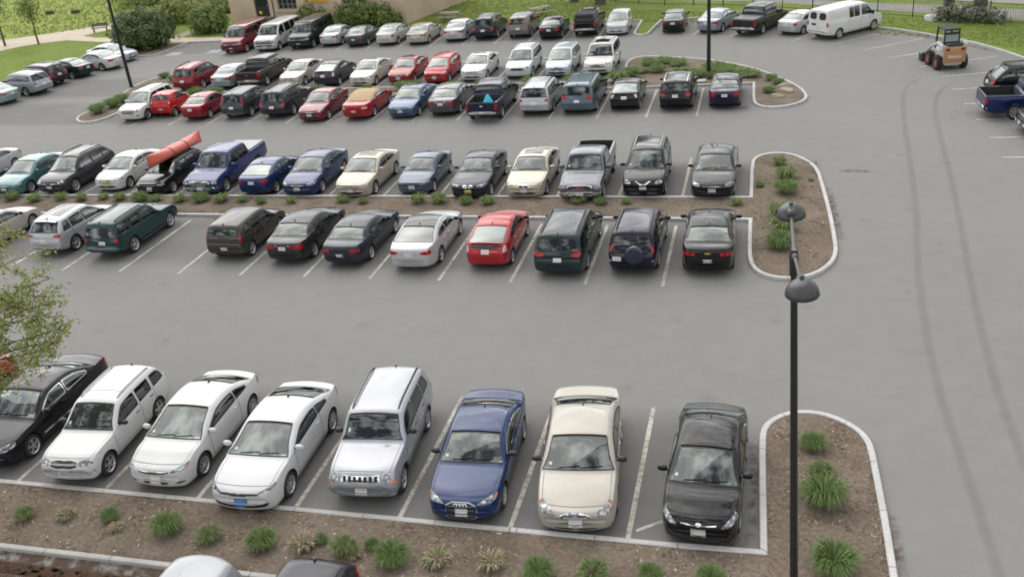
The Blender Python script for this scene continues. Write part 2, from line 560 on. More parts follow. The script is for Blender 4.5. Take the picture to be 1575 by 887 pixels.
    # --- panel gaps as part of the body surface
    def ribbon(pts, mp, wdt=.016, off=.0025, mi=2, mb=None):
        mb = mb or body; A = []
        for i, p in enumerate(pts):
            a = Vector(pts[max(i - 1, 0)]); c = Vector(pts[min(i + 1, len(pts) - 1)]); d = (c - a)
            nrm = Vector((-d.y, d.x)).normalized() * wdt / 2
            A += [mp(p[0] + nrm.x, p[1] + nrm.y, off), mp(p[0] - nrm.x, p[1] - nrm.y, off)]
        mb.add(A, [(2 * i, 2 * i + 1, 2 * i + 3, 2 * i + 2) for i in range(len(pts) - 1)], mi)
    def seg(a, b, n=10): return [(a[0] + (b[0] - a[0]) * i / n, a[1] + (b[1] - a[1]) * i / n) for i in range(n + 1)]
    gc = S.get('gc', .19)
    for sg in (1, -1):
        sm = lambda x, z, o, sg=sg: Lf.side(x, z, sg, o)
        for x in S.get('seams', []):
            zt = Lf.par(x)[1] + .02
            # avoid the wheel arch
            zlo = gc + .12
            for xw in (fo, fo + wb):
                if abs(x - xw) < Rw + .05: zlo = max(zlo, Rw + .02 + math.sqrt((Rw + .05) ** 2 - (x - xw) ** 2))
            if zt - zlo > .1: ribbon(seg((x, zlo), (x, zt)), sm)
        if S.get('seams'):
            xs = S['seams']; ribbon(seg((xs[0], gc + .12), (max(xs[0] + .3, min(xs[-1], fo + wb - Rw - .06)), gc + .12), 14), sm)
    hx0, hx1 = S.get('hoodx', (.22, ws[0] - .04))
    tm = lambda x, q, o: Lf.top(x, q, o)
    if hx1 > hx0:
        for sg in (1, -1): ribbon([(hx0 + (hx1 - hx0) * i / 14, sg * (.90 - .0 * i)) for i in range(15)], tm, .012)
        G_ = [(hx0, -.9 + 1.8 * j / 12) for j in range(13)]
        V2 = []
        for (x, q) in G_: V2 += [Lf.top(x, q, .0025), Lf.top(x + .012, q, .0025)]
        body.add(V2, [(2 * i, 2 * i + 1, 2 * i + 3, 2 * i + 2) for i in range(12)], 2)
    for xx in S.get('toplines', []):
        V2 = []
        for j in range(13):
            q = -.88 + 1.76 * j / 12; V2 += [Lf.top(xx, q, .0025), Lf.top(xx + .012, q, .0025)]
        body.add(V2, [(2 * i, 2 * i + 1, 2 * i + 3, 2 * i + 2) for i in range(12)], 2)
    bme = mesh_from('body', body.v, body.f, [M_DARK, M_DARK, M_SEAM], body.m, True)
    # normals of the skin come from the uncut surface
    nl = []
    tri = {}
    for p in bme.polygons:
        if p.index < nb and p.material_index == 0:
            for vi in p.vertices:
                co = bme.vertices[vi].co; loc, nrm, fi, d = bvh.find_nearest(co - (co - p.center) * .04)
                fv = F[fi] if fi is not None and fi < len(F) else None
                acc = Vector((0, 0, 0))
                if fv:
                    for q in fv: acc += vn[q] / max((vc[q] - co).length, 1e-4) ** 2
                if acc.length < 1e-6 or acc.normalized().dot(p.normal) < .3: acc = p.normal.copy()
                nl.append(acc.normalized())
        else:
            for vi in p.vertices: nl.append(p.normal.copy())
    bme.normals_split_custom_set(nl)
    kit_body = part('body', bme, True)
    # --- glazing
    def strip(G1, G2, mb, mi):
        a, b = len(G1), len(G1[0])
        r = lambda Gx: [Gx[0][j] for j in range(b)] + [Gx[i][b - 1] for i in range(1, a)] + [Gx[a - 1][j] for j in range(b - 2, -1, -1)] + [Gx[i][0] for i in range(a - 2, 0, -1)]
        A, B = r(G1), r(G2); n = len(A)
        mb.add(A + B, [(i, (i + 1) % n, n + (i + 1) % n, n + i) for i in range(n)], mi)
    def gridf(G_, mb, mi, flip=False):
        a, b = len(G_), len(G_[0]); f = [(i * b + j, i * b + j + 1, (i + 1) * b + j + 1, (i + 1) * b + j) for i in range(a - 1) for j in range(b - 1)]
        mb.add([p for r in G_ for p in r], f, mi)
    def glass_top(name, x0, x1, mat):
        mb = MB(); qk = S.get('wq', .98)
        dT = abs((Lf.T((x0 + x1) / 2 + .03) - Lf.T((x0 + x1) / 2 - .03)) / .06); ex = 1 / math.sqrt(1 + dT * dT)
        gridf(toprange(x0, x1, qk, dx=.008 * ex, dq=.01, off=.002), mb, 0)
        strip(toprange(x0, x1, qk, dx=-.012 * ex, dq=-.015, off=.006), toprange(x0, x1, qk, dx=.020 * ex, dq=.025, off=.005), mb, 1)
        return part(name, mb.mesh(name, [mat, M_TRIM]))
    priv = M_PRIV if S.get('privacy') else M_GLASS
    glass_top('windshield', w0, w1, M_GLASS)
    if bl: glass_top('rear_window', bl[0], bl[1], S.get('rglass', priv))
    for poly, pv in wins:
        for sg in (1, -1):
            mb = MB(); sm = lambda x, z, o, sg=sg: Lf.side(x, z, sg, o)
            drape(offset_poly(poly, .006), sm, .001, .14, mb, 0)
            A = [sm(x, z, .006) for x, z in offset_poly(poly, -.012)]; B = [sm(x, z, .005) for x, z in offset_poly(poly, .022)]; n = len(A)
            mb.add(A + B, [(i, (i + 1) % n, n + (i + 1) % n, n + i) for i in range(n)], 1)
            part('side_window', mb.mesh('side_window', [M_PRIV if pv else M_GLASS, M_CHROME if S.get('chrome_dlo') else M_TRIM]))
    if 'sunroof' in S:
        mb = MB(); x0, x1, qk = S['sunroof']
        G_ = [[Lf.top(x0 + (x1 - x0) * i / 5, qk * (-1 + 2 * j / 8), .005) for j in range(9)] for i in range(6)]
        gridf(G_, mb, 0); part('sunroof', mb.mesh('sunroof', [simple('sunroof_glass', (.02, .021, .022), .06, 0, .6)]))
    if 'roofpanel' in S:
        x0, x1, qk, mt = S['roofpanel']; mb = MB()
        gridf([[Lf.top(x0 + (x1 - x0) * i / 9, qk * (-1 + 2 * j / 10), .004) for j in range(11)] for i in range(10)], mb, 0)
        part('roof_panel', mb.mesh('roof_panel', [mt]))
    # --- lights, grille, bumper
    for nm, mp, key in (('headlight', fmap, 'head'), ('taillight', rmap, 'tail')):
        for d in S.get(key, []):
            mt = d.get('m', M_LENS if key == 'head' else M_RED)
            for sg in (1, -1):
                pl = chaikin(d['p'], d.get('r', 2)); pl = pl if sg > 0 else mirror(pl)
                mb = drape(pl, mp, .007, .05); mats = [mt]
                if 'am' in d:
                    p2 = chaikin(d['am'], 1); drape(p2 if sg > 0 else mirror(p2), mp, .011, .05, mb, 1); mats.append(d.get('amm', M_AMBER))
                part(nm, mb.mesh(nm, mats))
    for nm, mp, key in (('grille', fmap, 'grille'), ('rear_panel', rmap, 'rpanel')):
        for d in S.get(key, []):
            pl = chaikin(d['p'], d.get('r', 2)); mb = drape(pl, mp, .005, .06); mats = [d.get('m', M_TRIM), d.get('bm', M_CHROME)]
            for bar in d.get('bars', []):
                drape(chaikin(bar, d.get('br', 1)), mp, .013, .05, mb, 1)
            if d.get('ring'):
                o, w_ = offset_poly(pl, .002), d['ring']; i_ = offset_poly(pl, -w_)
                A = [mp(a, b, .012) for a, b in o]; B = [mp(a, b, .014) for a, b in i_]; n = len(A)
                mb.add(A + B, [(i, (i + 1) % n, n + (i + 1) % n, n + i) for i in range(n)], 1)
            part(d.get('name', nm), mb.mesh(nm, mats))
    for d in S.get('fbump', []): part('bumper', drape(chaikin(d['p'], 1), fmap, .012, .08).mesh('bumper', [d.get('m', M_GREY)]))
    for d in S.get('rbump', []): part('bumper', drape(chaikin(d['p'], 1), rmap, .012, .08).mesh('bumper', [d.get('m', M_GREY)]))
    for mp, sgn, key in ((fmap, 1, 'fplate'), (rmap, -1, 'rplate')):
        if key in S:
            z = S[key]; y0 = S.get(key + 'y', 0); mb = MB(); drape([(y0 - .155, z - .075), (y0 + .155, z - .075), (y0 + .155, z + .075), (y0 - .155, z + .075)], mp, .018, .08, mb, 0)
            pm = S.get(key + 'm', M_PLATE)
            if pm is M_PLATE: drape([(y0 - .11, z - .025), (y0 + .11, z - .025), (y0 + .11, z + .03), (y0 - .11, z + .03)], mp, .020, .08, mb, 1)
            part('license_plate', mb.mesh('license_plate', [pm, simple('plate_print', (.50, .40, .40), .5, var=.5, vscale=28)]))
    for d in S.get('emblem', []):
        mp = fmap if d.get('f', 1) else rmap; mb = MB()
        for pl in d['polys']: drape(pl, mp, d.get('off', .022), .05, mb, 0)
        for (cy, cz, ra, rb) in d.get('rings', []):
            o = [(cy + ra * math.cos(t * .393), cz + rb * math.sin(t * .393)) for t in range(16)]; A = [mp(a, b, .024) for a, b in o]
            B = [mp(cy + (a - cy) * .72, cz + (b - cz) * .68, .026) for a, b in o]
            mb.add(A + B, [(i, (i + 1) % 16, 16 + (i + 1) % 16, 16 + i) for i in range(16)], 0)
        part('emblem', mb.mesh('emblem', [d.get('m', M_CHROME)]))
    # --- side trim
    if 'clad' in S:
        z1, mt = S['clad']
        for sg in (1, -1):
            mb = MB()
            for xa, xb in ((fo + Rw + .06, fo + wb - Rw - .06),):
                xs = np.linspace(xa, xb, 18); A = []
                for x in xs: A += [Lf.side(x, gc + .02, sg, .006), Lf.side(x, (gc + z1) / 2, sg, .012), Lf.side(x, z1, sg, .006)]
                mb.add(A, [f for i in range(17) for f in ((3 * i, 3 * i + 3, 3 * i + 4, 3 * i + 1), (3 * i + 1, 3 * i + 4, 3 * i + 5, 3 * i + 2))], 0)
            part('side_cladding', mb.mesh('side_cladding', [mt]))
    if 'molding' in S:
        z1, mt = S['molding']
        for sg in (1, -1):
            mb = MB(); xs = np.linspace(fo + Rw + .1, fo + wb - Rw - .1, 14); A = []
            for x in xs: A += [Lf.side(x, z1 - .03, sg, .003), Lf.side(x, z1, sg, .018), Lf.side(x, z1 + .03, sg, .003)]
            mb.add(A, [f for i in range(13) for f in ((3 * i, 3 * i + 3, 3 * i + 4, 3 * i + 1), (3 * i + 1, 3 * i + 4, 3 * i + 5, 3 * i + 2))], 0)
            part('side_molding', mb.mesh('side_molding', [mt]))
    if 'arch' in S:
        for xw in (fo, fo + wb):
            for sg in (1, -1):
                mb = MB(); A = []; n = 16
                for i in range(n + 1):
                    t = math.pi * i / n; t = -.12 + (math.pi + .24) * i / n
                    for rr, off in ((Rw + .045, .02), (Rw + .085, .028), (Rw + .125, .004)):
                        A.append(Lf.side(xw - rr * math.cos(t), Rw + .01 + rr * math.sin(t), sg, off))
                mb.add(A, [f for i in range(n) for f in ((3 * i, 3 * i + 3, 3 * i + 4, 3 * i + 1), (3 * i + 1, 3 * i + 4, 3 * i + 5, 3 * i + 2))], 0)
                part('wheel_arch', mb.mesh('wheel_arch', [S['arch'] if S['arch'] != 'paint' else M_DARK]), S['arch'] == 'paint')
    # --- wheels
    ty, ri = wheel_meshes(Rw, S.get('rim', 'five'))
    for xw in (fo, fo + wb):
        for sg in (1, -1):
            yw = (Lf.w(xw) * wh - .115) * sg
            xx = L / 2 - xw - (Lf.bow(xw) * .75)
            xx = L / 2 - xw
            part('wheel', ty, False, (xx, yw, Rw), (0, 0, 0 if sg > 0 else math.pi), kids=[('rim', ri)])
    # --- mirrors
    xm = ws[0] + S.get('mirx', .40)
    for sg in (1, -1):
        mb = MB()
        zs = Lf.par(xm)[1]; p = Lf.side(xm, zs + .03, sg)
        sx, sy, sz = S.get('mir', (.075, .115, .075))
        c = p + Vector((0, sg * (sy + .015), .055))
        pr = [(math.sin(math.pi * i / 8), -math.cos(math.pi * i / 8)) for i in range(9)]
        n = 12; Vv = []; Ff = []; fm = []
        for i, (r_, h_) in enumerate(pr):
            for j in range(n):
                t = 2 * math.pi * j / n; ct, st = math.cos(t), math.sin(t)
                ex = abs(ct) ** .7 * (1 if ct > 0 else -1); ez = abs(st) ** .7 * (1 if st > 0 else -1)
                xx = c.x + sx * r_ ** .7 * ex if ex > 0 else c.x + .035 * r_ * ex
                Vv.append((xx, c.y + sy * h_, c.z + sz * r_ ** .7 * ez))
        for i in range(8):
            for j in range(n):
                j2 = (j + 1) % n; Ff.append((i * n + j, i * n + j2, (i + 1) * n + j2, (i + 1) * n + j)); fm.append(0 if math.cos(2 * math.pi * (j + .5) / n) > 0 else 1)
        for f, m_ in zip(Ff, fm): pass
        mb.v = Vv; mb.f = Ff; mb.m = fm
        mb.box(tuple(p + Vector((0, sg * .03, .02))), (.06, .10, .04), 1)
        part('side_mirror', mb.mesh('side_mirror', [M_TRIM, M_TRIM], True, 60), S.get('mirpaint', True))
    # --- handles
    for x in S.get('handles', []):
        for sg in (1, -1):
            mb = MB(); zh = Lf.par(x)[1] - .13; A = []
            for i in range(5):
                xx = x + .18 * i / 4; e = .022 if 0 < i < 4 else .004
                A += [Lf.side(xx, zh - .016, sg, .002), Lf.side(xx, zh - .01, sg, e), Lf.side(xx, zh + .01, sg, e), Lf.side(xx, zh + .016, sg, .002)]
            mb.add(A, [(4 * i + k, 4 * i + 4 + k, 4 * i + 5 + k, 4 * i + 1 + k) for i in range(4) for k in range(3)], 0)
            part('door_handle', mb.mesh('door_handle', [M_TRIM]), not S.get('blackhandle'))
    # --- roof rails / racks
    if 'rails' in S:
        x0, x1, mt = S['rails']
        for sg in (1, -1):
            mb = MB(); pts = []
            for i in range(11):
                x = x0 + (x1 - x0) * i / 10; e = .045 if 0 < i < 10 else .0
                pts.append(Lf.top(x, sg * (Lf.qmax(x) - .03), e))
            mb.tube(pts, .024, 6); part('roof_rail', mb.mesh('roof_rail', [mt]))
    for x in S.get('crossbars', []):
        mb = MB(); mb.tube([Lf.top(x, -.86 + 1.72 * i / 8, .075) for i in range(9)], .02, 6); part('crossbar', mb.mesh('crossbar', [M_TRIM]))
    if 'spoiler' in S:
        x, q, hgt, dep = S['spoiler']; mb = MB()
        pts = [Lf.top(x, -q + 2 * q * i / 10, 0) for i in range(11)]
        A = []
        for p in pts: A += [p + Vector((dep * .5, 0, .0)), p + Vector((-dep * .2, 0, hgt)), p + Vector((-dep, 0, hgt * .9)), p + Vector((-dep * .9, 0, hgt * .55)), p + Vector((0, 0, -.01))]
        mb.add(A, [(5 * i + k, 5 * i + 5 + k, 5 * i + 5 + (k + 1) % 5, 5 * i + (k + 1) % 5) for i in range(10) for k in range(5)] + [(0, 1, 2, 3, 4), (54, 53, 52, 51, 50)], 0)
        part('spoiler', mb.mesh('spoiler', [M_DARK], True, 40), True)
    if S.get('antenna'):
        mb = MB(); p = Lf.top(S['antenna'], 0, 0); mb.box(tuple(p + Vector((0, 0, .025))), (.10, .035, .06), 0, taper=.4); part('antenna', mb.mesh('antenna', [M_TRIM]))
    # --- wipers
    for q0 in ((-.55, .05), (.05, .65)):
        mb = MB(); x = w0 + .02; P1 = [Lf.top(x + .02 + .05 * i / 6, q0[0] + (q0[1] - q0[0]) * i / 6, .02) for i in range(7)]
        mb.tube(P1, .009, 4); part('wiper', mb.mesh('wiper', [M_SEAM]))
    # --- inside
    if not S.get('noseat'):
        xs = ws[1] + .22; zb = Lf.par(xs)[1]
        if xs < L - .5:
            for y in (-.36, .36): part('seat', seat_mesh('front'), False, (L / 2 - xs, y, zb + .0), (0, -.18, 0))
        xr = xs + .85
        if S.get('rearseat', True) and xr < L - .7: part('seat', seat_mesh('rear'), False, (L / 2 - xr, 0, zb + .02), (0, -.2, 0))
        mb = MB(); cx = L / 2 - (ws[1] - .33); n = 14
        ring = [Vector((cx + .10 * math.sin(2 * math.pi * i / n), .36 + .18 * math.cos(2 * math.pi * i / n), zb + .03 + .15 * math.sin(2 * math.pi * i / n))) for i in range(n + 1)]
        mb.tube(ring, .016, 5, cap=False); mb.tube([ring[0], ring[7]], .02, 5); part('steering_wheel', mb.mesh('steering_wheel', [M_TRIM]))
    if S.get('sticker', True):
        mb = MB(); x = w0 + .12; A = [Lf.top(x, -.80, -.004), Lf.top(x, -.73, -.004), Lf.top(x + .06, -.73, -.004), Lf.top(x + .06, -.80, -.004)]
        A = [p for p in (Lf.top(x, -.80, .005), Lf.top(x, -.72, .005), Lf.top(x + .07, -.72, .005), Lf.top(x + .07, -.80, .005))]
        mb.add(A, [(0, 1, 2, 3)], 0); part('sticker', mb.mesh('sticker', [simple('sticker_green', (.42, .62, .48), .5)]))
    for fn in S.get('extra', []): fn(S, Lf, part, drape, fmap, rmap, ribbon, seg)
    bpy.data.meshes.remove(base)
    for c in cuts: bpy.data.meshes.remove(c)
    return kit

KITS = {}
def place_vehicle(model, name, cat, label, group, x, y, heading, col, metal=0.0, overrides=None, scale=(1, 1, 1)):
    if model not in KITS: KITS[model] = build_kit(SPECS[model]())
    root = empty(name, (x, y, ZROAD), R(heading), label, cat, group)
    root.scale = scale
    pm = paint(col, metal)
    for d in KITS[model]:
        o = mesh_obj(d['name'], d['me'], root)
        o.location = d['loc']; o.rotation_euler = d['rot']; o.scale = d['scale']
        if d['paint']:
            o.material_slots[0].link = 'OBJECT'; o.material_slots[0].material = pm
        if overrides and d['name'] in overrides:
            o.material_slots[0].link = 'OBJECT'; o.material_slots[0].material = overrides[d['name']]
        for kn, km in d['kids']:
            k = mesh_obj(kn, km, o)
    return root
ZROAD = 0.008

# ------------------------------------------------------------------ vehicle models
def sc(P, wh, dz=0.0): return [(a * wh / .9, b + dz) for a, b in P]

def sedan(L=4.65, W=1.78, H=1.45, hood=1.22, hdr=2.02, rr=3.32, dk=4.02, hz=.93, nz=.70, dz=1.04, fo=.92, wb=2.72, R=.315, xB=None, coupe=False, **kw):
    wh = W / 2; fs = .07; nz += fs; hz = max(hz + .01, nz + .16)
    a, b = (hood, hz), (hdr, H - .065)
    li = lambda t, bu=0: (a[0] + (b[0] - a[0]) * t, a[1] + (b[1] - a[1]) * t + bu)
    c, d = (rr, H - .085), (dk, dz + .015)
    lj = lambda t, bu=0: (c[0] + (d[0] - c[0]) * t, c[1] + (d[1] - c[1]) * t + bu)
    top = [(0, .53 + fs), (.02, .60 + fs), (.06, .655 + fs), (.16, nz), (.42, nz + .07), (hood - .35, hz - .035), (hood - .04, hz - .012), li(.08, .01), li(.35, .02), li(.65, .02), li(.93, .008),
           (hdr + .12, H - .03), ((hdr + rr) / 2, H), (rr - .15, H - .045), lj(.06, .006), lj(.35, .022), lj(.65, .02), lj(.92, .004), (dk + .08, dz), (dk + (L - dk) * .6, dz - .005), (L - .12, dz - .035), (L - .05, dz - .08), (L - .02, dz - .25), (L, .60)]
    xB = xB or (hdr + (.62 if not coupe else .92))
    xe = rr + .30
    S = dict(fs=fs, L=L, W=W, H=H, top=top, belt=[(0, .66), (.4, nz + .02), (hood, hz - .03), (hdr, hz + .005), (rr, hz + .05), (dk, dz - .03), (L, dz - .05)],
             ws=(hood, hdr), bl=(rr + .06, dk - .05), fo=fo, wb=wb, R=R,
             wins=[(hood + .30, xB - .04), (xB + .05, xe)] if not coupe else [(hood + .30, xB - .03), (xB + .04, xe)],
             seams=[fo + R + .12, xB + .005, rr - .02] if not coupe else [fo + R + .12, xB + .06],
             handles=[xB - .28, rr - .28] if not coupe else [xB - .22],
             toplines=[dk + .06], antenna=rr - .12,
             head=[dict(p=sc([(.44, .585), (.82, .60), (.885, .70), (.80, .735), (.52, .665)], wh))],
             tail=[dict(p=sc([(.46, dz - .30), (.86, dz - .33), (.885, dz - .14), (.80, dz - .11), (.48, dz - .14)], wh))],
             grille=[dict(p=sc([(-.40, .55), (.40, .55), (.44, .655), (-.44, .655)], wh), bars=[sc([(-.36, .59), (.36, .59), (.37, .605), (-.37, .605)], wh)]),
                     dict(p=sc([(-.50, .30), (.50, .30), (.56, .40), (-.56, .40)], wh), name='intake')],
             fplate=.46, rplate=dz - .24, rim='five')
    S.update(kw); return S

def suv(L=4.65, W=1.83, H=1.68, hood=1.20, hdr=1.85, rr=None, gb=None, hz=1.03, nz=.80, gz=1.10, fo=.92, wb=2.66, R=.35, xB=None, xC=None, **kw):
    wh = W / 2; fs = .05 if nz > .7 else .06; nz += fs; hz = max(hz, nz + .16)
    rr = rr or L - .48; gb = gb or L - .16
    a, b = (hood, hz), (hdr, H - .08)
    li = lambda t, bu=0: (a[0] + (b[0] - a[0]) * t, a[1] + (b[1] - a[1]) * t + bu)
    c, d = (rr, H - .10), (gb, gz)
    lj = lambda t, bu=0: (c[0] + (d[0] - c[0]) * t, c[1] + (d[1] - c[1]) * t + bu)
    top = [(0, .60 + fs), (.018, .68 + fs), (.05, .74 + fs), (.13, nz), (.38, nz + .08), (hood - .35, hz - .035), (hood - .04, hz - .012), li(.08, .008), li(.35, .015), li(.65, .015), li(.93, .006),
           (hdr + .12, H - .035), (hdr + .75, H), (rr - .5, H - .02), (rr - .12, H - .05), lj(.05, .004), lj(.4, .02), lj(.7, .015), lj(.95, .002), (L - (L - gb) * .55, gz - .14), (L - .03, gz - .3), (L - .008, .78), (L, .62)]
    xB = xB or hdr + .72; xC = xC or xB + .88
    S = dict(fs=fs, L=L, W=W, H=H, top=top, belt=[(0, .70), (.4, nz + .02), (hood, hz - .03), (hdr, hz), (rr, hz + .07), (L, hz + .07)],
             ws=(hood, hdr), bl=(rr + .05, gb - .02), fo=fo, wb=wb, R=R, tumble=.27, gc=.23, fz=.52, boxy=.5, bow=.13, rbow=.07,
             wins=[(hood + .30, xB - .04), (xB + .05, xC - .04, 0, True), (xC + .06, L - .42, 1.6, True)],
             seams=[fo + R + .10, xB + .005, xC + .02], handles=[xB - .28, xC - .26], privacy=True,
             toplines=[], antenna=rr - .1, rails=(hdr + .2, rr - .05, M_TRIM),
             head=[dict(p=sc([(.48, .67), (.84, .68), (.885, .79), (.80, .83), (.50, .775)], wh))],
             tail=[dict(p=sc([(.60, .84), (.88, .82), (.885, 1.06), (.72, 1.08), (.62, 1.0)], wh))],
             grille=[dict(p=sc([(-.44, .60), (.44, .60), (.46, .76), (-.46, .76)], wh), bars=[sc([(-.42, .67), (.42, .67), (.42, .695), (-.42, .695)], wh)]),
                     dict(p=sc([(-.55, .34), (.55, .34), (.60, .45), (-.60, .45)], wh), name='intake')],
             fplate=.53, rplate=.80, rim='five')
    S.update(kw); return S

def pickup(L=5.6, W=1.93, H=1.82, hood=1.32, hdr=1.95, cab=3.55, hz=1.13, nz=.93, bz=1.22, fo=.98, wb=3.45, R=.385, xB=None, crew=True, **kw):
    wh = W / 2
    a, b = (hood, hz), (hdr, H - .08)
    li = lambda t, bu=0: (a[0] + (b[0] - a[0]) * t, a[1] + (b[1] - a[1]) * t + bu)
    top = [(0, .66), (.015, .80), (.04, .88), (.10, nz), (.38, nz + .06), (hood - .35, hz - .03), (hood - .04, hz - .01), li(.08, .008), li(.35, .015), li(.65, .015), li(.93, .006),
           (hdr + .12, H - .03), ((hdr + cab) / 2, H), (cab - .12, H - .03), (cab - .02, H - .09), (cab + .05, bz + .30), (cab + .09, bz + .06), (cab + .14, bz), (L - .06, bz), (L - .03, bz - .03), (L - .015, bz - .3), (L, .66)]
    xB = xB or hdr + (.72 if crew else 1.0)
    wins = [(hood + .30, xB - .04), (xB + .05, cab - .12)] if crew else [(hood + .30, cab - .15)]
    S = dict(L=L, W=W, H=H, top=top, belt=[(0, .85), (.4, nz + .02), (hood, hz - .03), (hdr, hz), (cab, hz + .02), (cab + .3, bz - .05), (L, bz - .05)],
             ws=(hood, hdr), bl=(cab - .01, cab + .055), fo=fo, wb=wb, R=R, tumble=.24, gc=.30, fz=.56, boxy=.9, bow=.07, rbow=.01, wins=wins, wm=.02,
             seams=[fo + R + .10, xB, cab - .03], handles=[xB - .28] + ([cab - .35] if crew else []), rearseat=False,
             bed=(cab + .20, L - .07, .80),
             head=[dict(p=sc([(.58, .74), (.86, .74), (.88, .90), (.60, .90)], wh), r=1, am=sc([(.78, .76), (.87, .76), (.87, .88), (.78, .88)], wh))],
             tail=[dict(p=sc([(.71, .78), (.86, .78), (.86, 1.12), (.71, 1.12)], wh), r=1)],
             grille=[dict(p=sc([(-.55, .70), (.55, .70), (.55, .90), (-.55, .90)], wh), r=1, bars=[sc([(-.53, .79), (.53, .79), (.53, .82), (-.53, .82)], wh)])],
             fbump=[dict(p=sc([(-.84, .46), (.84, .46), (.87, .64), (-.87, .64)], wh), m=M_CHROME)],
             rbump=[dict(p=sc([(-.87, .52), (.87, .52), (.88, .70), (-.88, .70)], wh), m=M_CHROME)],
             fplate=.54, rplate=.62, rim='truck', mir=(.09, .13, .11), sticker=True)
    S.update(kw); return S

def van(L=5.65, W=2.0, H=2.08, hood=.85, hdr=1.62, hz=1.24, nz=1.05, fo=.95, wb=3.42, R=.36, **kw):
    wh = W / 2
    a, b = (hood, hz), (hdr, H - .08)
    li = lambda t, bu=0: (a[0] + (b[0] - a[0]) * t, a[1] + (b[1] - a[1]) * t + bu)
    top = [(0, .62), (.015, .82), (.05, .95), (.12, nz), (.38, nz + .09), (hood - .2, hz - .035), (hood - .03, hz - .008), li(.08, .008), li(.35, .02), li(.65, .02), li(.93, .006),
           (hdr + .12, H - .03), (hdr + 1.2, H), (L - .5, H - .02), (L - .16, H - .05), (L - .10, H - .11), (L - .06, 1.62), (L - .03, 1.2), (L - .01, .8), (L, .62)]
    S = dict(L=L, W=W, H=H, top=top, belt=[(0, .9), (.4, nz + .02), (hood, hz - .03), (hdr, hz), (L, hz + .02)],
             ws=(hood, hdr), bl=(L - .105, L - .045), fo=fo, wb=wb, R=R, tumble=.15, gc=.28, fz=.55, boxy=.9, bow=.10, rbow=.02, wm=.03,
             wins=[(hood + .35, 2.2), (2.45, 3.4, 0, True), (3.52, 4.4, 0, True), (4.52, L - .2, 0, True)], privacy=True,
             seams=[fo + R + .1, 2.32, 3.45], handles=[2.05], hoodx=(.2, hood - .04), blackhandle=True,
             head=[dict(p=sc([(.56, .82), (.84, .82), (.86, .94), (.58, .94)], wh), r=1, am=sc([(.80, .80), (.88, .80), (.88, .95), (.80, .95)], wh))],
             tail=[dict(p=sc([(.70, .95), (.85, .95), (.85, 1.25), (.70, 1.25)], wh), r=1)],
             grille=[dict(p=sc([(-.80, .70), (.80, .70), (.82, .965), (-.82, .965)], wh), r=1, bars=[sc([(-.52, .82), (.52, .82), (.52, .845), (-.52, .845)], wh)])],
             fbump=[dict(p=sc([(-.84, .42), (.84, .42), (.87, .62), (-.87, .62)], wh), m=M_TRIM)],
             rbump=[dict(p=sc([(-.87, .45), (.87, .45), (.88, .64), (-.88, .64)], wh), m=M_GREY)],
             fplate=.52, rplate=.86, rim='steel', mir=(.08, .12, .14), mirpaint=False, rails=None)
    S.update(kw); S.pop('rails', None) if S.get('rails') is None else 0
    return S

def bow_tie(y, z, s): return [(y - .5 * s, z - .10 * s), (y - .14 * s, z - .10 * s), (y - .14 * s, z - .18 * s), (y + .14 * s, z - .18 * s), (y + .14 * s, z - .10 * s), (y + .5 * s, z - .10 * s), (y + .5 * s, z + .10 * s), (y + .14 * s, z + .10 * s), (y + .14 * s, z + .18 * s), (y - .14 * s, z + .18 * s), (y - .14 * s, z + .10 * s), (y - .5 * s, z + .10 * s)]
def ellipse(y, z, a, b, n=16): return [(y + a * math.cos(2 * math.pi * i / n), z + b * math.sin(2 * math.pi * i / n)) for i in range(n)]
def rect(y0, y1, z0, z1): return [(y0, z0), (y1, z0), (y1, z1), (y0, z1)]

def spare(S, Lf, part, drape, fmap, rmap, ribbon, seg):
    mb = MB(); p = rmap(-.12, .92, 0)
    mb.lathe([(0.001, -.19), (.26, -.19), (.33, -.165), (.35, -.12), (.35, .02)], 28, 0, 'y')
    me = mb.mesh('spare_wheel_cover', [simple('spare_cover', (.012, .014, .035), .3, 0, .5, .6)], True, 50)
    part('spare_wheel_cover', me, False, (p.x, p.y, .92), (0, 0, -math.pi / 2))

def chrome_slots(n, hw, z0, z1, f=.45): return [[(-hw + 2 * hw * (i + .5 - f / 2 * 1) / n, z0), (-hw + 2 * hw * (i + .5 + f / 2) / n, z0), (-hw + 2 * hw * (i + .5 + f / 2) / n, z1), (-hw + 2 * hw * (i + .5 - f / 2) / n, z1)] for i in range(n)]

def run_board(S, Lf, part, drape, fmap, rmap, ribbon, seg):
    for sg in (1, -1):
        mb = MB(); x0, x1 = S['fo'] + S['R'] + .12, S['fo'] + S['wb'] - S['R'] - .12
        mb.box((S['L'] / 2 - (x0 + x1) / 2, sg * (S['W'] / 2 - .01), .36), (x1 - x0, .16, .05), 0, bev=.015); part('running_board', mb.mesh('running_board', [M_LGREY if S.get('lightboard') else M_TRIM]))

def tailgate_emblem(S, Lf, part, drape, fmap, rmap, ribbon, seg):
    mb = drape(ellipse(0, 1.0, .09, .06), rmap, .012, .05); part('emblem', mb.mesh('emblem', [M_CHROME]))

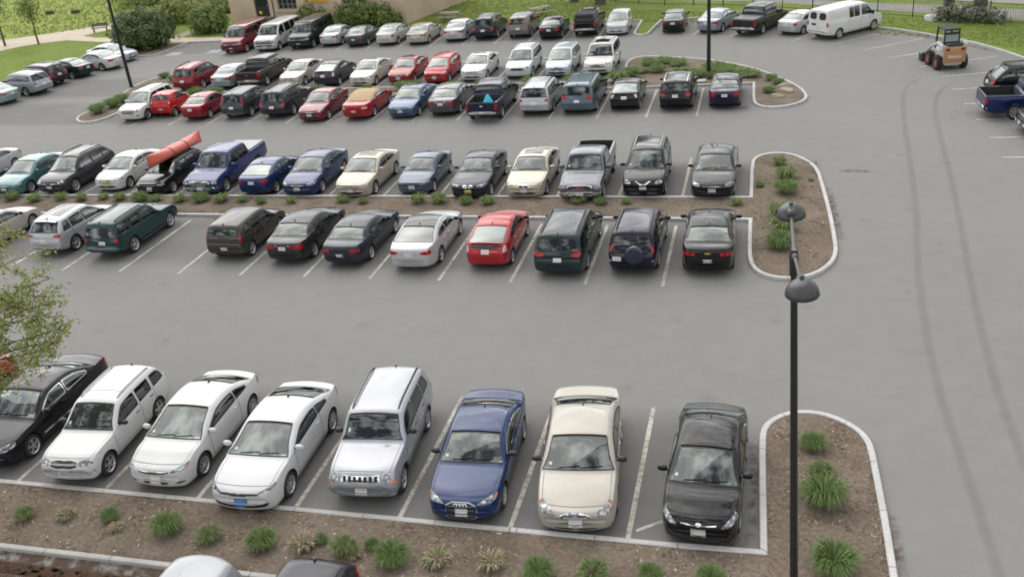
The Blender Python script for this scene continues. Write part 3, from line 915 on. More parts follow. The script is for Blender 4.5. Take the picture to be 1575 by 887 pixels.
def soft_top(S, Lf, part, drape, fmap, rmap, ribbon, seg):
    """folding fabric roof laid over the cabin"""
    x0, x1 = S['ws'][1] - .02, S['bl'][1] + .06
    mb = MB(); xs = np.linspace(x0, x1, 22); A = []; n = 15
    for x in xs:
        P = [p for p in Lf.section(x)[12:]]
        zl = Lf.par(x)[1] + (.02 if x > S['wins'][-1][1] - .1 else (Lf.topA(x) - Lf.par(x)[1]) * .93)
        P = [(y, z) for y, z in Lf.section(x)[11:] if z > zl]
        yl = Lf._side(x, zl, 1).y; P = [(yl, zl)] + P
        full = [(-y, z) for y, z in P[:-1]][::1] + [P[-1]] + [(y, z) for y, z in reversed(P[:-1])]
        # resample
        d = np.concatenate([[0], np.cumsum([math.hypot(full[i + 1][0] - full[i][0], full[i + 1][1] - full[i][1]) for i in range(len(full) - 1)])])
        for t in np.linspace(0, d[-1], n):
            y = float(np.interp(t, d, [p[0] for p in full])); z = float(np.interp(t, d, [p[1] for p in full])); q = Lf.P(x, y, z)
            A.append(q + Vector((0, .010 * (1 if y > 0 else -1 if y < 0 else 0), .012)))
    mb.add(A, [(i * n + j, (i + 1) * n + j, (i + 1) * n + j + 1, i * n + j + 1) for i in range(21) for j in range(n - 1)], 0)
    part('soft_top', mb.mesh('soft_top', [simple('beige_canvas', (.46, .34, .20), .9, var=.15, bstr=.1)]))

def tonneau(S, Lf, part, drape, fmap, rmap, ribbon, seg):
    x0, x1, zb = S['tonneau']; mb = MB()
    mb.box((S['L'] / 2 - (x0 + x1) / 2, 0, zb), (x1 - x0, S['W'] * .86, .05), 0, bev=.02)
    part('tonneau_cover', mb.mesh('tonneau_cover', [S.get('tonm', M_LGREY)]))

def round_lights(S, Lf, part, drape, fmap, rmap, ribbon, seg):
    for sg in (1, -1):
        mb = drape(ellipse(sg * .66, .80, .105, .10, 20), fmap, .02, .05); A = []
        o = ellipse(sg * .66, .80, .125, .12, 20); i_ = ellipse(sg * .66, .80, .10, .095, 20)
        A = [fmap(a, b, .012) for a, b in o]; B = [fmap(a, b, .03) for a, b in i_]
        mb.add(A + B, [(i, (i + 1) % 20, 20 + (i + 1) % 20, 20 + i) for i in range(20)], 1)
        part('headlight', mb.mesh('headlight', [M_LENS, M_LGREY]))
        mb = drape(rect(*sorted((sg * .80, sg * .89)), .68, .75), fmap, .02, .05); part('turn_signal', mb.mesh('turn_signal', [M_AMBER]))

def rear_wiper(S, Lf, part, drape, fmap, rmap, ribbon, seg):
    mb = MB(); x = S['bl'][1] - .03; mb.tube([Lf.top(x - .02 * i, -.05 + .09 * i, .02) for i in range(6)], .010, 4); part('rear_wiper', mb.mesh('rear_wiper', [M_SEAM]))

SPECS = dict(
 # ---- front row
 accord=lambda: sedan(name='accord', L=4.86, W=1.84, H=1.46, hood=1.25, hdr=2.08, rr=3.40, dk=4.15, wb=2.80, fo=.95, R=.325, rim='five', chrome_dlo=True, molding=(.42, M_CHROME)),
 blazer=lambda: suv(name='blazer', L=4.55, W=1.73, H=1.64, hood=1.30, hdr=1.98, rr=4.08, gb=4.40, hz=1.0, nz=.82, wb=2.72, fo=.80, R=.345, gc=.27, rim='five', rails=(2.2, 3.9, M_LGREY), tumble=.24, clad=(.44, M_LGREY),
    xB=2.72, xC=3.52, head=[dict(p=[(.42, .70), (.80, .70), (.83, .82), (.44, .82)], r=1)],
    grille=[dict(p=[(-.39, .66), (.39, .66), (.39, .83), (-.39, .83)], r=1, bars=[[(-.40, .735), (.40, .735), (.40, .775), (-.40, .775)]], bm=M_LGREY)],
    fbump=[dict(p=[(-.80, .42), (.80, .42), (.84, .63), (-.84, .63)], m=simple('bumper_pale', (.27, .275, .28), .5, var=.08))], fplate=.50, fplatey=-.05, toplines=[2.5], mirpaint=False, blackhandle=True, wins=[(1.62, 2.66), (2.78, 3.44), (3.60, 4.22, 2.2)], privacy=False),
 civic_coupe=lambda: sedan(name='civic_coupe', L=4.45, W=1.75, H=1.40, hood=1.02, hdr=1.98, rr=3.22, dk=3.98, hz=.92, nz=.69, dz=1.02, fo=.92, wb=2.65, coupe=True, R=.315, rim='multi', spoiler=None,
    head=[dict(p=[(.44, .575), (.78, .60), (.865, .70), (.84, .72), (.50, .64)], am=[(.79, .62), (.86, .69), (.84, .71), (.77, .66)])],
    grille=[dict(p=[(-.40, .555), (.40, .555), (.43, .64), (-.43, .64)], bars=[rect(-.40, .40, .60, .63)]), dict(p=[(-.34, .31), (.34, .31), (.36, .38), (-.36, .38)], name='intake'), dict(p=[(.55, .32), (.75, .35), (.74, .385), (.56, .37)], name='intake'), dict(p=[(-.55, .32), (-.56, .37), (-.74, .385), (-.75, .35)], name='intake')], fplate=.40),
 accord_coupe=lambda: sedan(name='accord_coupe', L=4.62, W=1.77, H=1.40, hood=1.12, hdr=2.06, rr=3.30, dk=4.15, hz=.93, nz=.70, dz=1.04, fo=.97, wb=2.70, coupe=True, R=.325, rim='multi',
    head=[dict(p=[(.46, .60), (.80, .655), (.885, .73), (.86, .74), (.60, .67), (.46, .635)])],
    grille=[dict(p=[(-.48, .57), (.48, .57), (.52, .635), (-.52, .635)], bars=[[(-.5, .575), (.5, .575), (.5, .592), (-.5, .592)]]), dict(p=[(-.60, .30), (.60, .30), (.74, .42), (.45, .37), (-.45, .37), (-.74, .42)], name='intake')], fplate=.42, fplatem=M_BLUE),
 liberty=lambda: suv(name='liberty', L=4.43, W=1.82, H=1.76, hood=1.30, hdr=1.80, rr=4.14, gb=4.34, hz=1.06, nz=.90, wb=2.65, fo=.80, R=.355, gc=.28, rim='five', boxy=.9, bow=.08, tumble=.22, rails=(1.95, 4.05, M_TRIM), privacy=True,
    xB=2.52, xC=3.36, head=[], extra=[round_lights], grille=[dict(p=[(-.50, .72), (.50, .72), (.50, .89), (-.50, .89)], r=0, m=M_CHROME, bm=M_SEAM, bars=chrome_slots(7, .47, .745, .87, .58), br=0)],
    fbump=[dict(p=[(-.86, .36), (.86, .36), (.88, .65), (-.88, .65)], m=M_GREY)], arch=M_GREY, clad=(.46, M_GREY), fplate=.50, mirpaint=False, blackhandle=True),
 audi=lambda: sedan(name='audi', L=4.82, W=1.85, H=1.43, hood=1.30, hdr=2.12, rr=3.38, dk=4.15, fo=.90, wb=2.85, R=.335, rim='twin', chrome_dlo=True, gc=.16, mirpaint=False,
    head=[dict(p=[(.40, .60), (.82, .63), (.885, .71), (.80, .735), (.46, .655)], am=[(.82, .645), (.885, .71), (.85, .735), (.79, .69)])],
    grille=[dict(p=[(-.28, .22), (.28, .22), (.40, .36), (.37, .665), (-.37, .665), (-.40, .36)], r=1, bm=M_LGREY, bars=[rect(-.34, .34, .30 + .07 * i, .308 + .07 * i) for i in range(5)], ring=.016),
            dict(p=[(.50, .24), (.80, .28), (.78, .38), (.54, .36)], name='intake'), dict(p=[(-.50, .24), (-.54, .36), (-.78, .38), (-.80, .28)], name='intake')],
    emblem=[dict(polys=[], rings=[(-.12, .60, .052, .042), (-.04, .60, .052, .042), (.04, .60, .052, .042), (.12, .60, .052, .042)])], fplate=.42),
 taurus=lambda: sedan(name='taurus', L=5.02, W=1.86, H=1.42, hood=1.25, hdr=2.15, rr=3.55, dk=4.30, hz=.93, nz=.68, dz=1.05, fo=1.05, wb=2.76, R=.32, rim='multi', bow=.24, mirpaint=False,
    head=[dict(p=[(.42, .56), (.70, .56), (.87, .66), (.86, .72), (.66, .70), (.46, .63)], am=[(.82, .64), (.89, .69), (.88, .73), (.80, .70)])],
    grille=[dict(p=ellipse(0, .575, .35, .085, 14), r=1, ring=.02, m=M_TRIM), dict(p=[(-.45, .27), (.45, .27), (.50, .33), (-.50, .33)], name='intake')],
    emblem=[dict(polys=[ellipse(0, .575, .08, .034)], off=.02, m=simple('oval_emblem', (.30, .33, .40), .3, .4))], fplate=.44),
 accent=lambda: sedan(name='accent', L=4.37, W=1.70, H=1.455, hood=1.00, hdr=1.88, rr=3.22, dk=3.88, hz=.96, nz=.72, dz=1.06, fo=.82, wb=2.57, R=.305, rim='cap', bow=.20,
    head=[dict(p=[(.42, .55), (.66, .555), (.82, .66), (.85, .755), (.80, .765), (.62, .69)])],
    grille=[dict(p=[(-.38, .60), (.38, .60), (.40, .645), (-.40, .645)], m=M_TRIM, bars=[[(-.36, .605), (.36, .605), (.38, .63), (.1, .622), (-.1, .622), (-.38, .63)]]), dict(p=[(-.50, .28), (.50, .28), (.60, .40), (-.60, .40)], name='intake')],
    emblem=[dict(polys=[ellipse(0, .63, .06, .036)])], fplate=.47),
 # ---- middle rows
 lexus=lambda: suv(name='lexus', L=4.70, W=1.85, H=1.67, hood=1.15, hdr=1.95, rr=4.0, gb=4.52, hz=1.02, R=.36, rim='five', tumble=.34, bow=.17),
 civic=lambda: sedan(name='civic', L=4.5, W=1.75, H=1.44, hood=1.00, hdr=1.90, rr=3.22, dk=3.90, fo=.88, wb=2.68, rim='multi', fplatem=M_YEL),
 wagon=lambda: suv(name='wagon', L=4.7, W=1.76, H=1.50, hood=1.18, hdr=1.92, rr=4.1, gb=4.5, hz=.96, nz=.74, gz=1.05, R=.325, gc=.20, crossbars=[2.25, 3.45], rails=(2.0, 4.0, M_TRIM), fplate=.46,
    head=[dict(p=[(.46, .60), (.82, .61), (.86, .71), (.50, .69)])], grille=[dict(p=[(-.40, .58), (.40, .58), (.42, .68), (-.42, .68)], bars=[rect(-.38, .38, .62, .635)]), dict(p=[(-.5, .32), (.5, .32), (.55, .41), (-.55, .41)], name='intake')]),
 ram=lambda: pickup(name='ram', L=5.75, W=1.97, H=1.86, hdr=1.98, cab=3.75, bed=(0, 0, 0), extra=[tonneau], tonneau=(3.93, 5.68, 1.235), grille=[dict(p=[(-.56, .70), (.56, .70), (.56, .91), (-.56, .91)], r=1, ring=.03, bars=[rect(-.54, .54, .76, .785), rect(-.54, .54, .84, .865)])]),
 gmc=lambda: pickup(name='gmc', L=5.55, W=1.93, H=1.80, cab=3.25, crew=False, grille=[dict(p=[(-.54, .73), (.54, .73), (.54, .91), (-.54, .91)], r=1, m=M_SEAM, bm=M_CHROME, ring=.025)],
    emblem=[dict(polys=[rect(-.16, -.06, .79, .85), rect(-.04, .06, .79, .85), rect(.08, .16, .79, .85)], m=simple('red_emblem', (.45, .02, .03), .3), off=.02)]),
 hatch_blue=lambda: sedan(name='hatch_blue', L=4.5, W=1.78, H=1.43, hood=1.10, hdr=1.98, rr=3.15, dk=4.10, dz=1.06, fo=.90, wb=2.68, R=.32, rim='five', tail=[dict(p=[(.44, .80), (.86, .76), (.885, .92), (.78, .95), (.46, .92)])]),
 camry=lambda: sedan(name='camry', L=4.80, W=1.82, H=1.465, hood=1.18, hdr=2.06, rr=3.42, dk=4.12, fo=.95, wb=2.78, R=.325, rim='multi', tail=[dict(p=[(.40, .80), (.84, .72), (.89, .90), (.80, .94), (.42, .90)]), dict(p=[(.22, .83), (.38, .82), (.38, .90), (.24, .90)])], rpanel=[dict(p=rect(-.30, .30, .90, .925), m=M_CHROME, r=0)]),
 acura=lambda: sedan(name='acura', L=4.73, W=1.83, H=1.44, hood=1.22, hdr=2.08, rr=3.36, dk=4.12, R=.33, rim='five', sunroof=(2.35, 2.85, .62), head=[dict(p=[(.42, .60), (.84, .60), (.885, .69), (.50, .66)])]),
 jdm=lambda: sedan(name='jdm', L=4.25, W=1.70, H=1.38, hood=1.15, hdr=1.92, rr=3.0, dk=3.62, hz=.88, nz=.66, dz=.98, fo=.85, wb=2.60, R=.295, rim='cap', head=[dict(p=[(.42, .565), (.80, .58), (.84, .645), (.44, .63)], am=[(.74, .58), (.80, .58), (.84, .645), (.76, .64)])],
    grille=[dict(p=[(-.36, .57), (.36, .57), (.36, .61), (-.36, .61)])], fplate=.46),
 bmw=lambda: sedan(name='bmw', L=4.54, W=1.82, H=1.42, hood=1.35, hdr=2.12, rr=3.30, dk=3.95, fo=.80, wb=2.76, R=.325, rim='twin', head=[dict(p=[(.38, .61), (.80, .62), (.88, .70), (.46, .68)])],
    grille=[dict(p=[(.03, .58), (.22, .58), (.24, .67), (.04, .67)], ring=.02), dict(p=[(-.03, .58), (-.04, .67), (-.24, .67), (-.22, .58)], ring=.02), dict(p=[(-.55, .31), (.55, .31), (.60, .41), (-.60, .41)], name='intake')], fplatem=M_YEL, fplate=.45),
 volvo=lambda: sedan(name='volvo', L=4.80, W=1.82, H=1.45, hood=1.28, hdr=2.08, rr=3.46, dk=4.16, R=.32, rim='multi', sunroof=(2.35, 2.85, .60), grille=[dict(p=rect(-.26, .26, .55, .67), r=1, ring=.02, bars=[rect(-.02, .02, .56, .66)]), dict(p=rect(-.5, .5, .31, .39), name='intake')]),
 rogue=lambda: suv(name='rogue', L=4.63, W=1.84, H=1.71, hood=1.12, hdr=1.95, rr=4.05, gb=4.50, nz=.82, R=.36, tumble=.32, bow=.16, sunroof=(2.3, 3.3, .66), rails=(2.2, 4.0, M_LGREY),
    grille=[dict(p=[(-.40, .64), (.40, .64), (.46, .79), (-.46, .79)], bars=[[(-.34, .785), (-.12, .65), (.12, .65), (.34, .785), (.25, .785), (.08, .69), (-.08, .69), (-.25, .785)]], br=0), dict(p=[(-.60, .36), (.60, .36), (.66, .47), (-.66, .47)], name='intake')], fbump=[dict(p=rect(-.6, .6, .30, .335), m=M_LGREY)]),
 escape=lambda: suv(name='escape', L=4.52, W=1.84, H=1.68, hood=1.02, hdr=1.95, rr=3.98, gb=4.40, gz=1.14, nz=.80, R=.36, tumble=.33, bow=.18, roofpanel=(2.1, 3.6, .66, simple('roof_glass_dark', (.03, .031, .034), .08, 0, .6)), rails=None, clad=(.40, M_GREY),
    tail=[dict(p=[(.50, .96), (.84, .92), (.885, 1.04), (.80, 1.10), (.54, 1.05)])], rbump=[dict(p=[(-.80, .36), (.80, .36), (.84, .54), (-.84, .54)], m=M_GREY)], spoiler=(4.0, .8, .02, .12)),
 explorer=lambda: suv(name='explorer', L=4.82, W=1.79, H=1.74, hood=1.36, hdr=2.02, rr=4.55, gb=4.74, hz=1.05, nz=.86, gz=1.00, wb=2.83, fo=.85, R=.365, gc=.30, rim='five', boxy=.8, bow=.09, tumble=.23, rails=(2.3, 4.3, M_TRIM), xB=2.80, xC=3.66, extra=[run_board],
    tail=[dict(p=[(.70, .86), (.885, .86), (.885, 1.06), (.72, 1.06)], r=1)], rbump=[dict(p=[(-.86, .50), (.86, .50), (.88, .70), (-.88, .70)], m=M_GREY)], rplate=.86, rplatey=-.1, wins=[(1.66, 2.76), (2.86, 3.60, 0, True), (3.74, 4.55, 5, True)]),
 cube_wagon=lambda: suv(name='cube_wagon', L=4.3, W=1.79, H=1.66, hood=.98, hdr=1.65, rr=4.02, gb=4.22, hz=1.0, nz=.80, gz=1.13, wb=2.55, fo=.80, R=.335, boxy=.5, bow=.12, rbow=.34, tumble=.30, rails=None, antenna=None, xB=2.30, xC=3.10, wins=[(1.28, 2.26), (2.36, 3.02), (3.16, 3.72, 1.5)]),
 soul=lambda: suv(name='soul', L=4.12, W=1.79, H=1.62, hood=.98, hdr=1.65, rr=3.86, gb=4.03, hz=1.0, nz=.80, gz=1.13, wb=2.55, fo=.80, R=.335, gc=.20, boxy=.9, bow=.12, tumble=.25, rails=None, xB=2.30, xC=3.10, wins=[(1.28, 2.26), (2.36, 3.02), (3.16, 3.72, 1.5)],
    tail=[dict(p=[(.72, .92), (.885, .90), (.885, 1.34), (.76, 1.34)], r=1), dict(p=rect(.60, .84, .46, .52), r=1)], rplate=.60, head=[dict(p=[(.50, .68), (.84, .68), (.88, .82), (.54, .82)])]),
 camry_old=lambda: sedan(name='camry_old', L=4.78, W=1.78, H=1.42, hood=1.30, hdr=2.12, rr=3.45, dk=4.10, hz=.93, nz=.70, dz=1.03, R=.315, rim='cap', tail=[dict(p=[(.36, .74), (.86, .72), (.88, .88), (.36, .88)], r=1, am=[(.36, .75), (.46, .75), (.46, .86), (.36, .86)], amm=M_TRIM)], rplate=.62, molding=(.52, M_TRIM)),
 optima=lambda: sedan(name='optima', L=4.85, W=1.83, H=1.455, hood=1.20, hdr=2.10, rr=3.30, dk=4.28, dz=1.06, R=.33, rim='five', chrome_dlo=True, roofpanel=(2.12, 3.28, .88, simple('roof_glass_dark', (.03, .031, .034), .08, 0, .6)), tail=[dict(p=[(.44, .82), (.84, .76), (.89, .90), (.82, .95), (.46, .91)])]),
 prius=lambda: suv(name='prius', L=4.46, W=1.74, H=1.49, hood=.95, hdr=1.85, rr=3.10, gb=4.22, hz=.96, nz=.72, gz=1.13, wb=2.70, fo=.88, R=.31, gc=.17, boxy=.2, bow=.18, tumble=.34, rails=None, xB=2.42, xC=3.25, wins=[(1.25, 2.38), (2.47, 3.45)], privacy=False, fplate=.46, rplate=.84,
    handles=[2.14, 2.98], tail=[dict(p=[(.66, .80), (.87, .78), (.88, 1.02), (.70, 1.06)], r=1, m=M_PINK)], head=[dict(p=[(.48, .58), (.74, .60), (.86, .78), (.80, .80), (.56, .68)])], spoiler=(4.17, .78, .03, .1), rpanel=[dict(p=[(-.62, .94), (.62, .94), (.64, 1.07), (-.64, 1.07)], m=simple('smoked_glass', (.03, .03, .032), .08, 0, .6), name='rear_panel')],
    grille=[dict(p=[(-.5, .32), (.5, .32), (.55, .42), (-.55, .42)], name='intake')]),
 sienna=lambda: suv(name='sienna', L=5.09, W=1.97, H=1.75, hood=.98, hdr=1.98, rr=4.72, gb=4.98, hz=1.02, nz=.78, gz=1.10, wb=3.03, fo=.95, R=.345, gc=.18, boxy=.7, bow=.16, tumble=.24, rails=(2.2, 4.6, M_TRIM), xB=2.75, xC=3.85, wins=[(1.30, 2.70), (2.80, 3.78, 0, True), (3.90, 4.80, 2.2, True)],
    tail=[dict(p=[(.50, .94), (.86, .90), (.89, 1.10), (.80, 1.12), (.52, 1.05)])], rplate=.82, extra=[rear_wiper], rbump=[dict(p=rect(-.16, .16, .44, .50), m=M_PRED)], molding=(.45, M_TRIM)),
 rav4=lambda: suv(name='rav4', L=4.6, W=1.81, H=1.70, hood=1.12, hdr=1.85, rr=4.22, gb=4.42, hz=1.02, gz=1.16, R=.355, extra=[spare], tail=[dict(p=[(.70, .96), (.885, .93), (.885, 1.20), (.76, 1.22)], r=1), dict(p=rect(.72, .86, .62, .70), r=1, m=M_LENS)], rplate=.74, rplatey=.52, rails=(2.1, 4.1, M_TRIM)),
 cruze=lambda: sedan(name='cruze', L=4.6, W=1.79, H=1.475, hood=1.10, hdr=1.98, rr=3.30, dk=4.05, dz=1.08, R=.325, rim='five', tail=[dict(p=[(.58, .80), (.86, .78), (.885, .96), (.60, .95)], r=1), dict(p=[(.40, .81), (.55, .80), (.56, .94), (.42, .93)], r=1)], rplate=.62, emblem=[dict(f=0, polys=[bow_tie(0, .91, .20)], m=M_GOLD)]),
 # ---- far rows
 equinox=lambda: suv(name='equinox', L=4.77, W=1.84, H=1.69, hood=1.15, hdr=1.95, R=.36, grille=[dict(p=[(-.46, .58), (.46, .58), (.52, .79), (-.52, .79)], bars=[rect(-.50, .50, .68, .72)], bm=M_LGREY), dict(p=[(.60, .40), (.80, .42), (.78, .50), (.62, .50)], name='intake'), dict(p=[(-.60, .40), (-.62, .50), (-.78, .50), (-.80, .42)], name='intake')]),
 smart=lambda: suv(name='smart', L=2.70, W=1.56, H=1.54, hood=.55, hdr=1.15, rr=2.40, gb=2.60, hz=.98, nz=.80, gz=1.12, wb=1.87, fo=.42, R=.29, gc=.17, boxy=.5, bow=.13, tumble=.22, rails=None, xB=1.90, xC=2.3, wins=[(.85, 1.78)], seams=[.85, 1.85], handles=[1.55], rearseat=False, privacy=False, rplate=.55, arch='paint',
    tail=[dict(p=ellipse(.64, .98, .05, .07, 10), r=0, m=M_PINK), dict(p=ellipse(.66, .82, .05, .06, 10), r=0)], bl=(2.43, 2.57)),
 crv=lambda: suv(name='crv', L=4.53, W=1.82, H=1.67, hood=1.05, hdr=1.85, rr=4.15, gb=4.42, R=.35, tail=[dict(p=[(.74, .88), (.885, .86), (.86, 1.42), (.72, 1.44), (.72, 1.1)], r=1)], rails=None, clad=(.42, M_GREY), rbump=[dict(p=[(-.84, .36), (.84, .36), (.87, .56), (-.87, .56)], m=M_GREY)]),
 cherokee=lambda: suv(name='cherokee', L=4.75, W=1.85, H=1.74, hood=1.35, hdr=1.95, rr=4.36, gb=4.62, hz=1.05, nz=.86, R=.365, boxy=.8, bow=.09),
 convertible=lambda: sedan(name='convertible', L=4.83, W=1.79, H=1.40, hood=1.25, hdr=2.05, rr=3.18, dk=3.85, coupe=True, R=.32, rim='multi', extra=[soft_top], tail=[dict(p=[(.52, .76), (.86, .74), (.88, .88), (.54, .88)], r=1, m=M_PINK)], rplate=.62, antenna=None),
 ram_rear=lambda: pickup(name='ram_rear', L=5.5, W=1.94, H=1.82, cab=3.7, extra=[tailgate_emblem], rglass=M_PRIV),
 highlander=lambda: suv(name='highlander', L=4.79, W=1.91, H=1.73, hood=1.12, hdr=1.95, R=.36, tail=[dict(p=[(.62, .90), (.88, .88), (.885, 1.02), (.70, 1.04)])], spoiler=(4.32, .75, .02, .12)),
 crx=lambda: suv(name='crx', L=4.3, W=1.70, H=1.40, hood=1.20, hdr=1.95, rr=2.95, gb=4.08, hz=.92, nz=.70, gz=1.02, R=.30, gc=.17, boxy=.6, bow=.12, rails=None, xB=2.9, xC=3.3, wins=[(1.55, 2.78), (2.88, 3.5, 1.2)], privacy=False, tumble=.34, handles=[2.5], rplate=.78, spoiler=(4.10, .8, .03, .08), rbump=[dict(p=[(-.80, .36), (.80, .36), (.84, .60), (-.84, .60)], m=M_TRIM)],
    tail=[dict(p=[(.62, .76), (.86, .74), (.88, .94), (.66, .95)], r=1, m=M_PINK)]),
 x3=lambda: suv(name='x3', L=4.65, W=1.88, H=1.67, hood=1.25, hdr=1.98, rr=4.2, gb=4.5, R=.365, rails=(2.2, 4.1, M_CHROME), crossbars=[], sunroof=(2.35, 3.3, .6), tail=[dict(p=[(.50, .90), (.86, .86), (.89, 1.04), (.56, 1.02)])], rplate=.88),
 civic_old=lambda: sedan(name='civic_old', L=4.48, W=1.72, H=1.44, hood=1.05, hdr=1.90, rr=3.22, dk=3.88, wb=2.62, fo=.86, R=.30, rim='cap', tail=[dict(p=[(.56, .74), (.86, .72), (.88, .92), (.60, .92)], r=1)]),
 accord_old=lambda: sedan(name='accord_old', L=4.70, W=1.78, H=1.43, hood=1.18, hdr=2.02, rr=3.36, dk=4.02, hz=.92, R=.31, rim='cap', tail=[dict(p=[(.46, .76), (.86, .74), (.88, .90), (.46, .90)], r=1)], rplate=.80),
 accord_sun=lambda: sedan(name='accord_sun', L=4.6, W=1.76, H=1.42, hood=1.20, hdr=1.98, rr=3.25, dk=3.92, R=.31, rim='five', sunroof=(2.25, 2.75, .6)),
 yaris=lambda: suv(name='yaris', L=4.05, W=1.70, H=1.50, hood=.85, hdr=1.75, rr=3.60, gb=3.92, hz=.98, nz=.74, gz=1.10, wb=2.5, fo=.80, R=.305, gc=.17, boxy=.1, bow=.20, tumble=.34, rails=None, xB=2.25, xC=3.0, wins=[(1.15, 2.2), (2.3, 3.1), ], privacy=False, fplate=.46, rplate=.8, head=[dict(p=[(.46, .60), (.76, .63), (.87, .80), (.80, .82), (.56, .71)])], grille=[dict(p=[(-.4, .56), (.4, .56), (.42, .63), (-.42, .63)]), dict(p=[(-.5, .32), (.5, .32), (.5, .40), (-.5, .40)], name='intake')]),
 outback=lambda: suv(name='outback', L=4.74, W=1.82, H=1.67, hood=1.10, hdr=1.95, rr=4.2, gb=4.55, R=.35, rails=(2.1, 4.1, M_LGREY), grille=[dict(p=[(-.44, .60), (.44, .60), (.48, .74), (-.48, .74)], m=M_SEAM)]),
 oldmini=lambda: suv(name='oldmini', L=4.62, W=1.78, H=1.62, hood=.90, hdr=1.95, rr=4.1, gb=4.48, hz=1.0, nz=.76, R=.33, boxy=.2, bow=.20, tumble=.33, rails=None, privacy=False),
 explorer_new=lambda: suv(name='explorer_new', L=5.0, W=1.98, H=1.78, hood=1.25, hdr=2.02, R=.38, wb=2.86, boxy=.7, sunroof=(2.35, 3.25, .62), rails=(2.1, 4.4, M_LGREY), head=[dict(p=[(.50, .72), (.84, .72), (.89, .84), (.52, .82)], am=[(.82, .74), (.89, .76), (.89, .84), (.82, .83)], amm=M_RED)]),
 express=lambda: van(name='express'),
 econoline=lambda: van(name='econoline', L=5.5, wins=[(1.2, 2.2), (2.45, 2.92, 0, True), (3.02, 3.42, 0, True)], hoodx=(.2, .8), rpanel=[], rbump=[dict(p=[(-.87, .45), (.87, .45), (.88, .64), (-.88, .64)], m=M_CHROME)], norear=True, bl=None, extra=[van_rear], arch=None),
 jeep_cap=lambda: pickup(name='jeep_cap', L=5.0, W=1.80, H=1.76, hdr=1.9, cab=3.1, hood=1.25, wb=3.0, crew=False, bz=1.15, bed=(0, 0, 0), extra=[truck_cap], R=.36),
 avalanche=lambda: pickup(name='avalanche', L=5.65, W=2.0, H=1.90, cab=3.95, hdr=2.05, bed=(0, 0, 0), extra=[tonneau], tonneau=(4.13, 5.58, 1.24), tonm=M_GREY),
 silverado=lambda: pickup(name='silverado', L=5.85, W=2.02, H=1.88, cab=3.95, hdr=2.02),
 sedan_plain=lambda: sedan(name='sedan_plain', L=4.62, W=1.77, H=1.45, rim='five'),
 sedan_boxy=lambda: sedan(name='sedan_boxy', L=4.7, W=1.77, H=1.42, hood=1.28, hdr=2.05, rr=3.4, dk=3.98, hz=.93, dz=1.02, rim='cap', tail=[dict(p=[(.40, .76), (.86, .75), (.87, .88), (.40, .88)], r=1)], rplate=.64),
)

def van_rear(S, Lf, part, drape, fmap, rmap, ribbon, seg):
    for sg in (1, -1):
        p = chaikin([(sg * .10, 1.38), (sg * .70, 1.38), (sg * .66, 1.84), (sg * .12, 1.84)], 1)
        mb = drape(p, rmap, .006, .1); part('rear_window', mb.mesh('rear_window', [simple('van_rear_glass', (.02, .022, .024), .05, 0, .6)]))
    mb = drape(rect(.12, .52, .98, 1.12), rmap, .01, .06); part('rear_panel', mb.mesh('rear_panel', [M_TRIM]))
    ribbon([(0, .66 + .08 * i) for i in range(16)], rmap, .015)

def truck_cap(S, Lf, part, drape, fmap, rmap, ribbon, seg):
    mb = MB(); L = S['L']; x0, x1 = 3.28, L - .06
    mb.box((L / 2 - (x0 + x1) / 2, 0, 1.15 + .29), (x1 - x0, S['W'] * .93, .58), 0, bev=.07, taper=.90)
    part('truck_cap', mb.mesh('truck_cap', [M_TRIM]))
    mb = MB(); mb.box((-L / 2 + .10, 0, 1.46), (.02, S['W'] * .70, .34), 0, ry=-.12); part('rear_window', mb.mesh('rear_window', [simple('van_rear_glass', (.02, .022, .024), .05, 0, .6)]))

# ------------------------------------------------------------------ camera, sky, light
CAMH = 14.7
cam = bpy.data.cameras.new('camera'); camo = bpy.data.objects.new('camera', cam); COL.objects.link(camo)
cam.sensor_width = 36; cam.lens = 36 * 1449.26 / 1575; cam.clip_end = 3000
r_ = Vector((0.9672191855552198, 0.237914466226643, -0.08879050542703744)); d_ = Vector((0.02765195366281148, -0.4462414673533183, -0.8944852834300779)); f_ = Vector((-0.2524329941836585, 0.862708096388604, -0.4381921084102544))
mw = Matrix.Identity(4)
for i in range(3): mw[i][0] = r_[i]; mw[i][1] = -d_[i]; mw[i][2] = -f_[i]
mw.translation = Vector((0, 0, CAMH)); camo.matrix_world = mw
SC.camera = camo
SC.render.resolution_x = 1024; SC.render.resolution_y = 576

SUN_EL, SUN_AZ = 50.0, -36.0            # azimuth measured from +Y towards +X
w = bpy.data.worlds.new('World'); SC.world = w; w.use_nodes = True
nt = w.node_tree; nt.nodes.clear()
out = nt.nodes.new('ShaderNodeOutputWorld')
sky = node(nt, 'TexSky', sky_type='NISHITA', sun_disc=False)
sky.sun_elevation = R(SUN_EL); sky.sun_rotation = R(SUN_AZ); sky.air_density = 1.0; sky.dust_density = 3.0; sky.ozone_density = 1.0
hs = node(nt, 'HueSaturation'); hs.inputs['Saturation'].default_value = 0.45; hs.inputs['Value'].default_value = 0.55; nt.links.new(sky.outputs[0], hs.inputs['Color'])
gv = node(nt, 'TexCoord').outputs['Generated']
mp = node(nt, 'Mapping'); mp.inputs['Scale'].default_value = (1, 1, 2.2); nt.links.new(gv, mp.inputs['Vector'])
cl = noise(nt, mp.outputs[0], 5.0, 8, .62)
clr = ramp(nt, cl, [(0.46, 0.0), (0.64, 1.0)])
bright = node(nt, 'Mix', data_type='RGBA', blend_type='MIX')
nt.links.new(clr, bright.inputs[0]); nt.links.new(hs.outputs[0], bright.inputs[6])
bright.inputs[7].default_value = (13.0, 13.0, 12.9, 1)     # lit cloud
bg = node(nt, 'Background'); bg.inputs['Strength'].default_value = 0.14
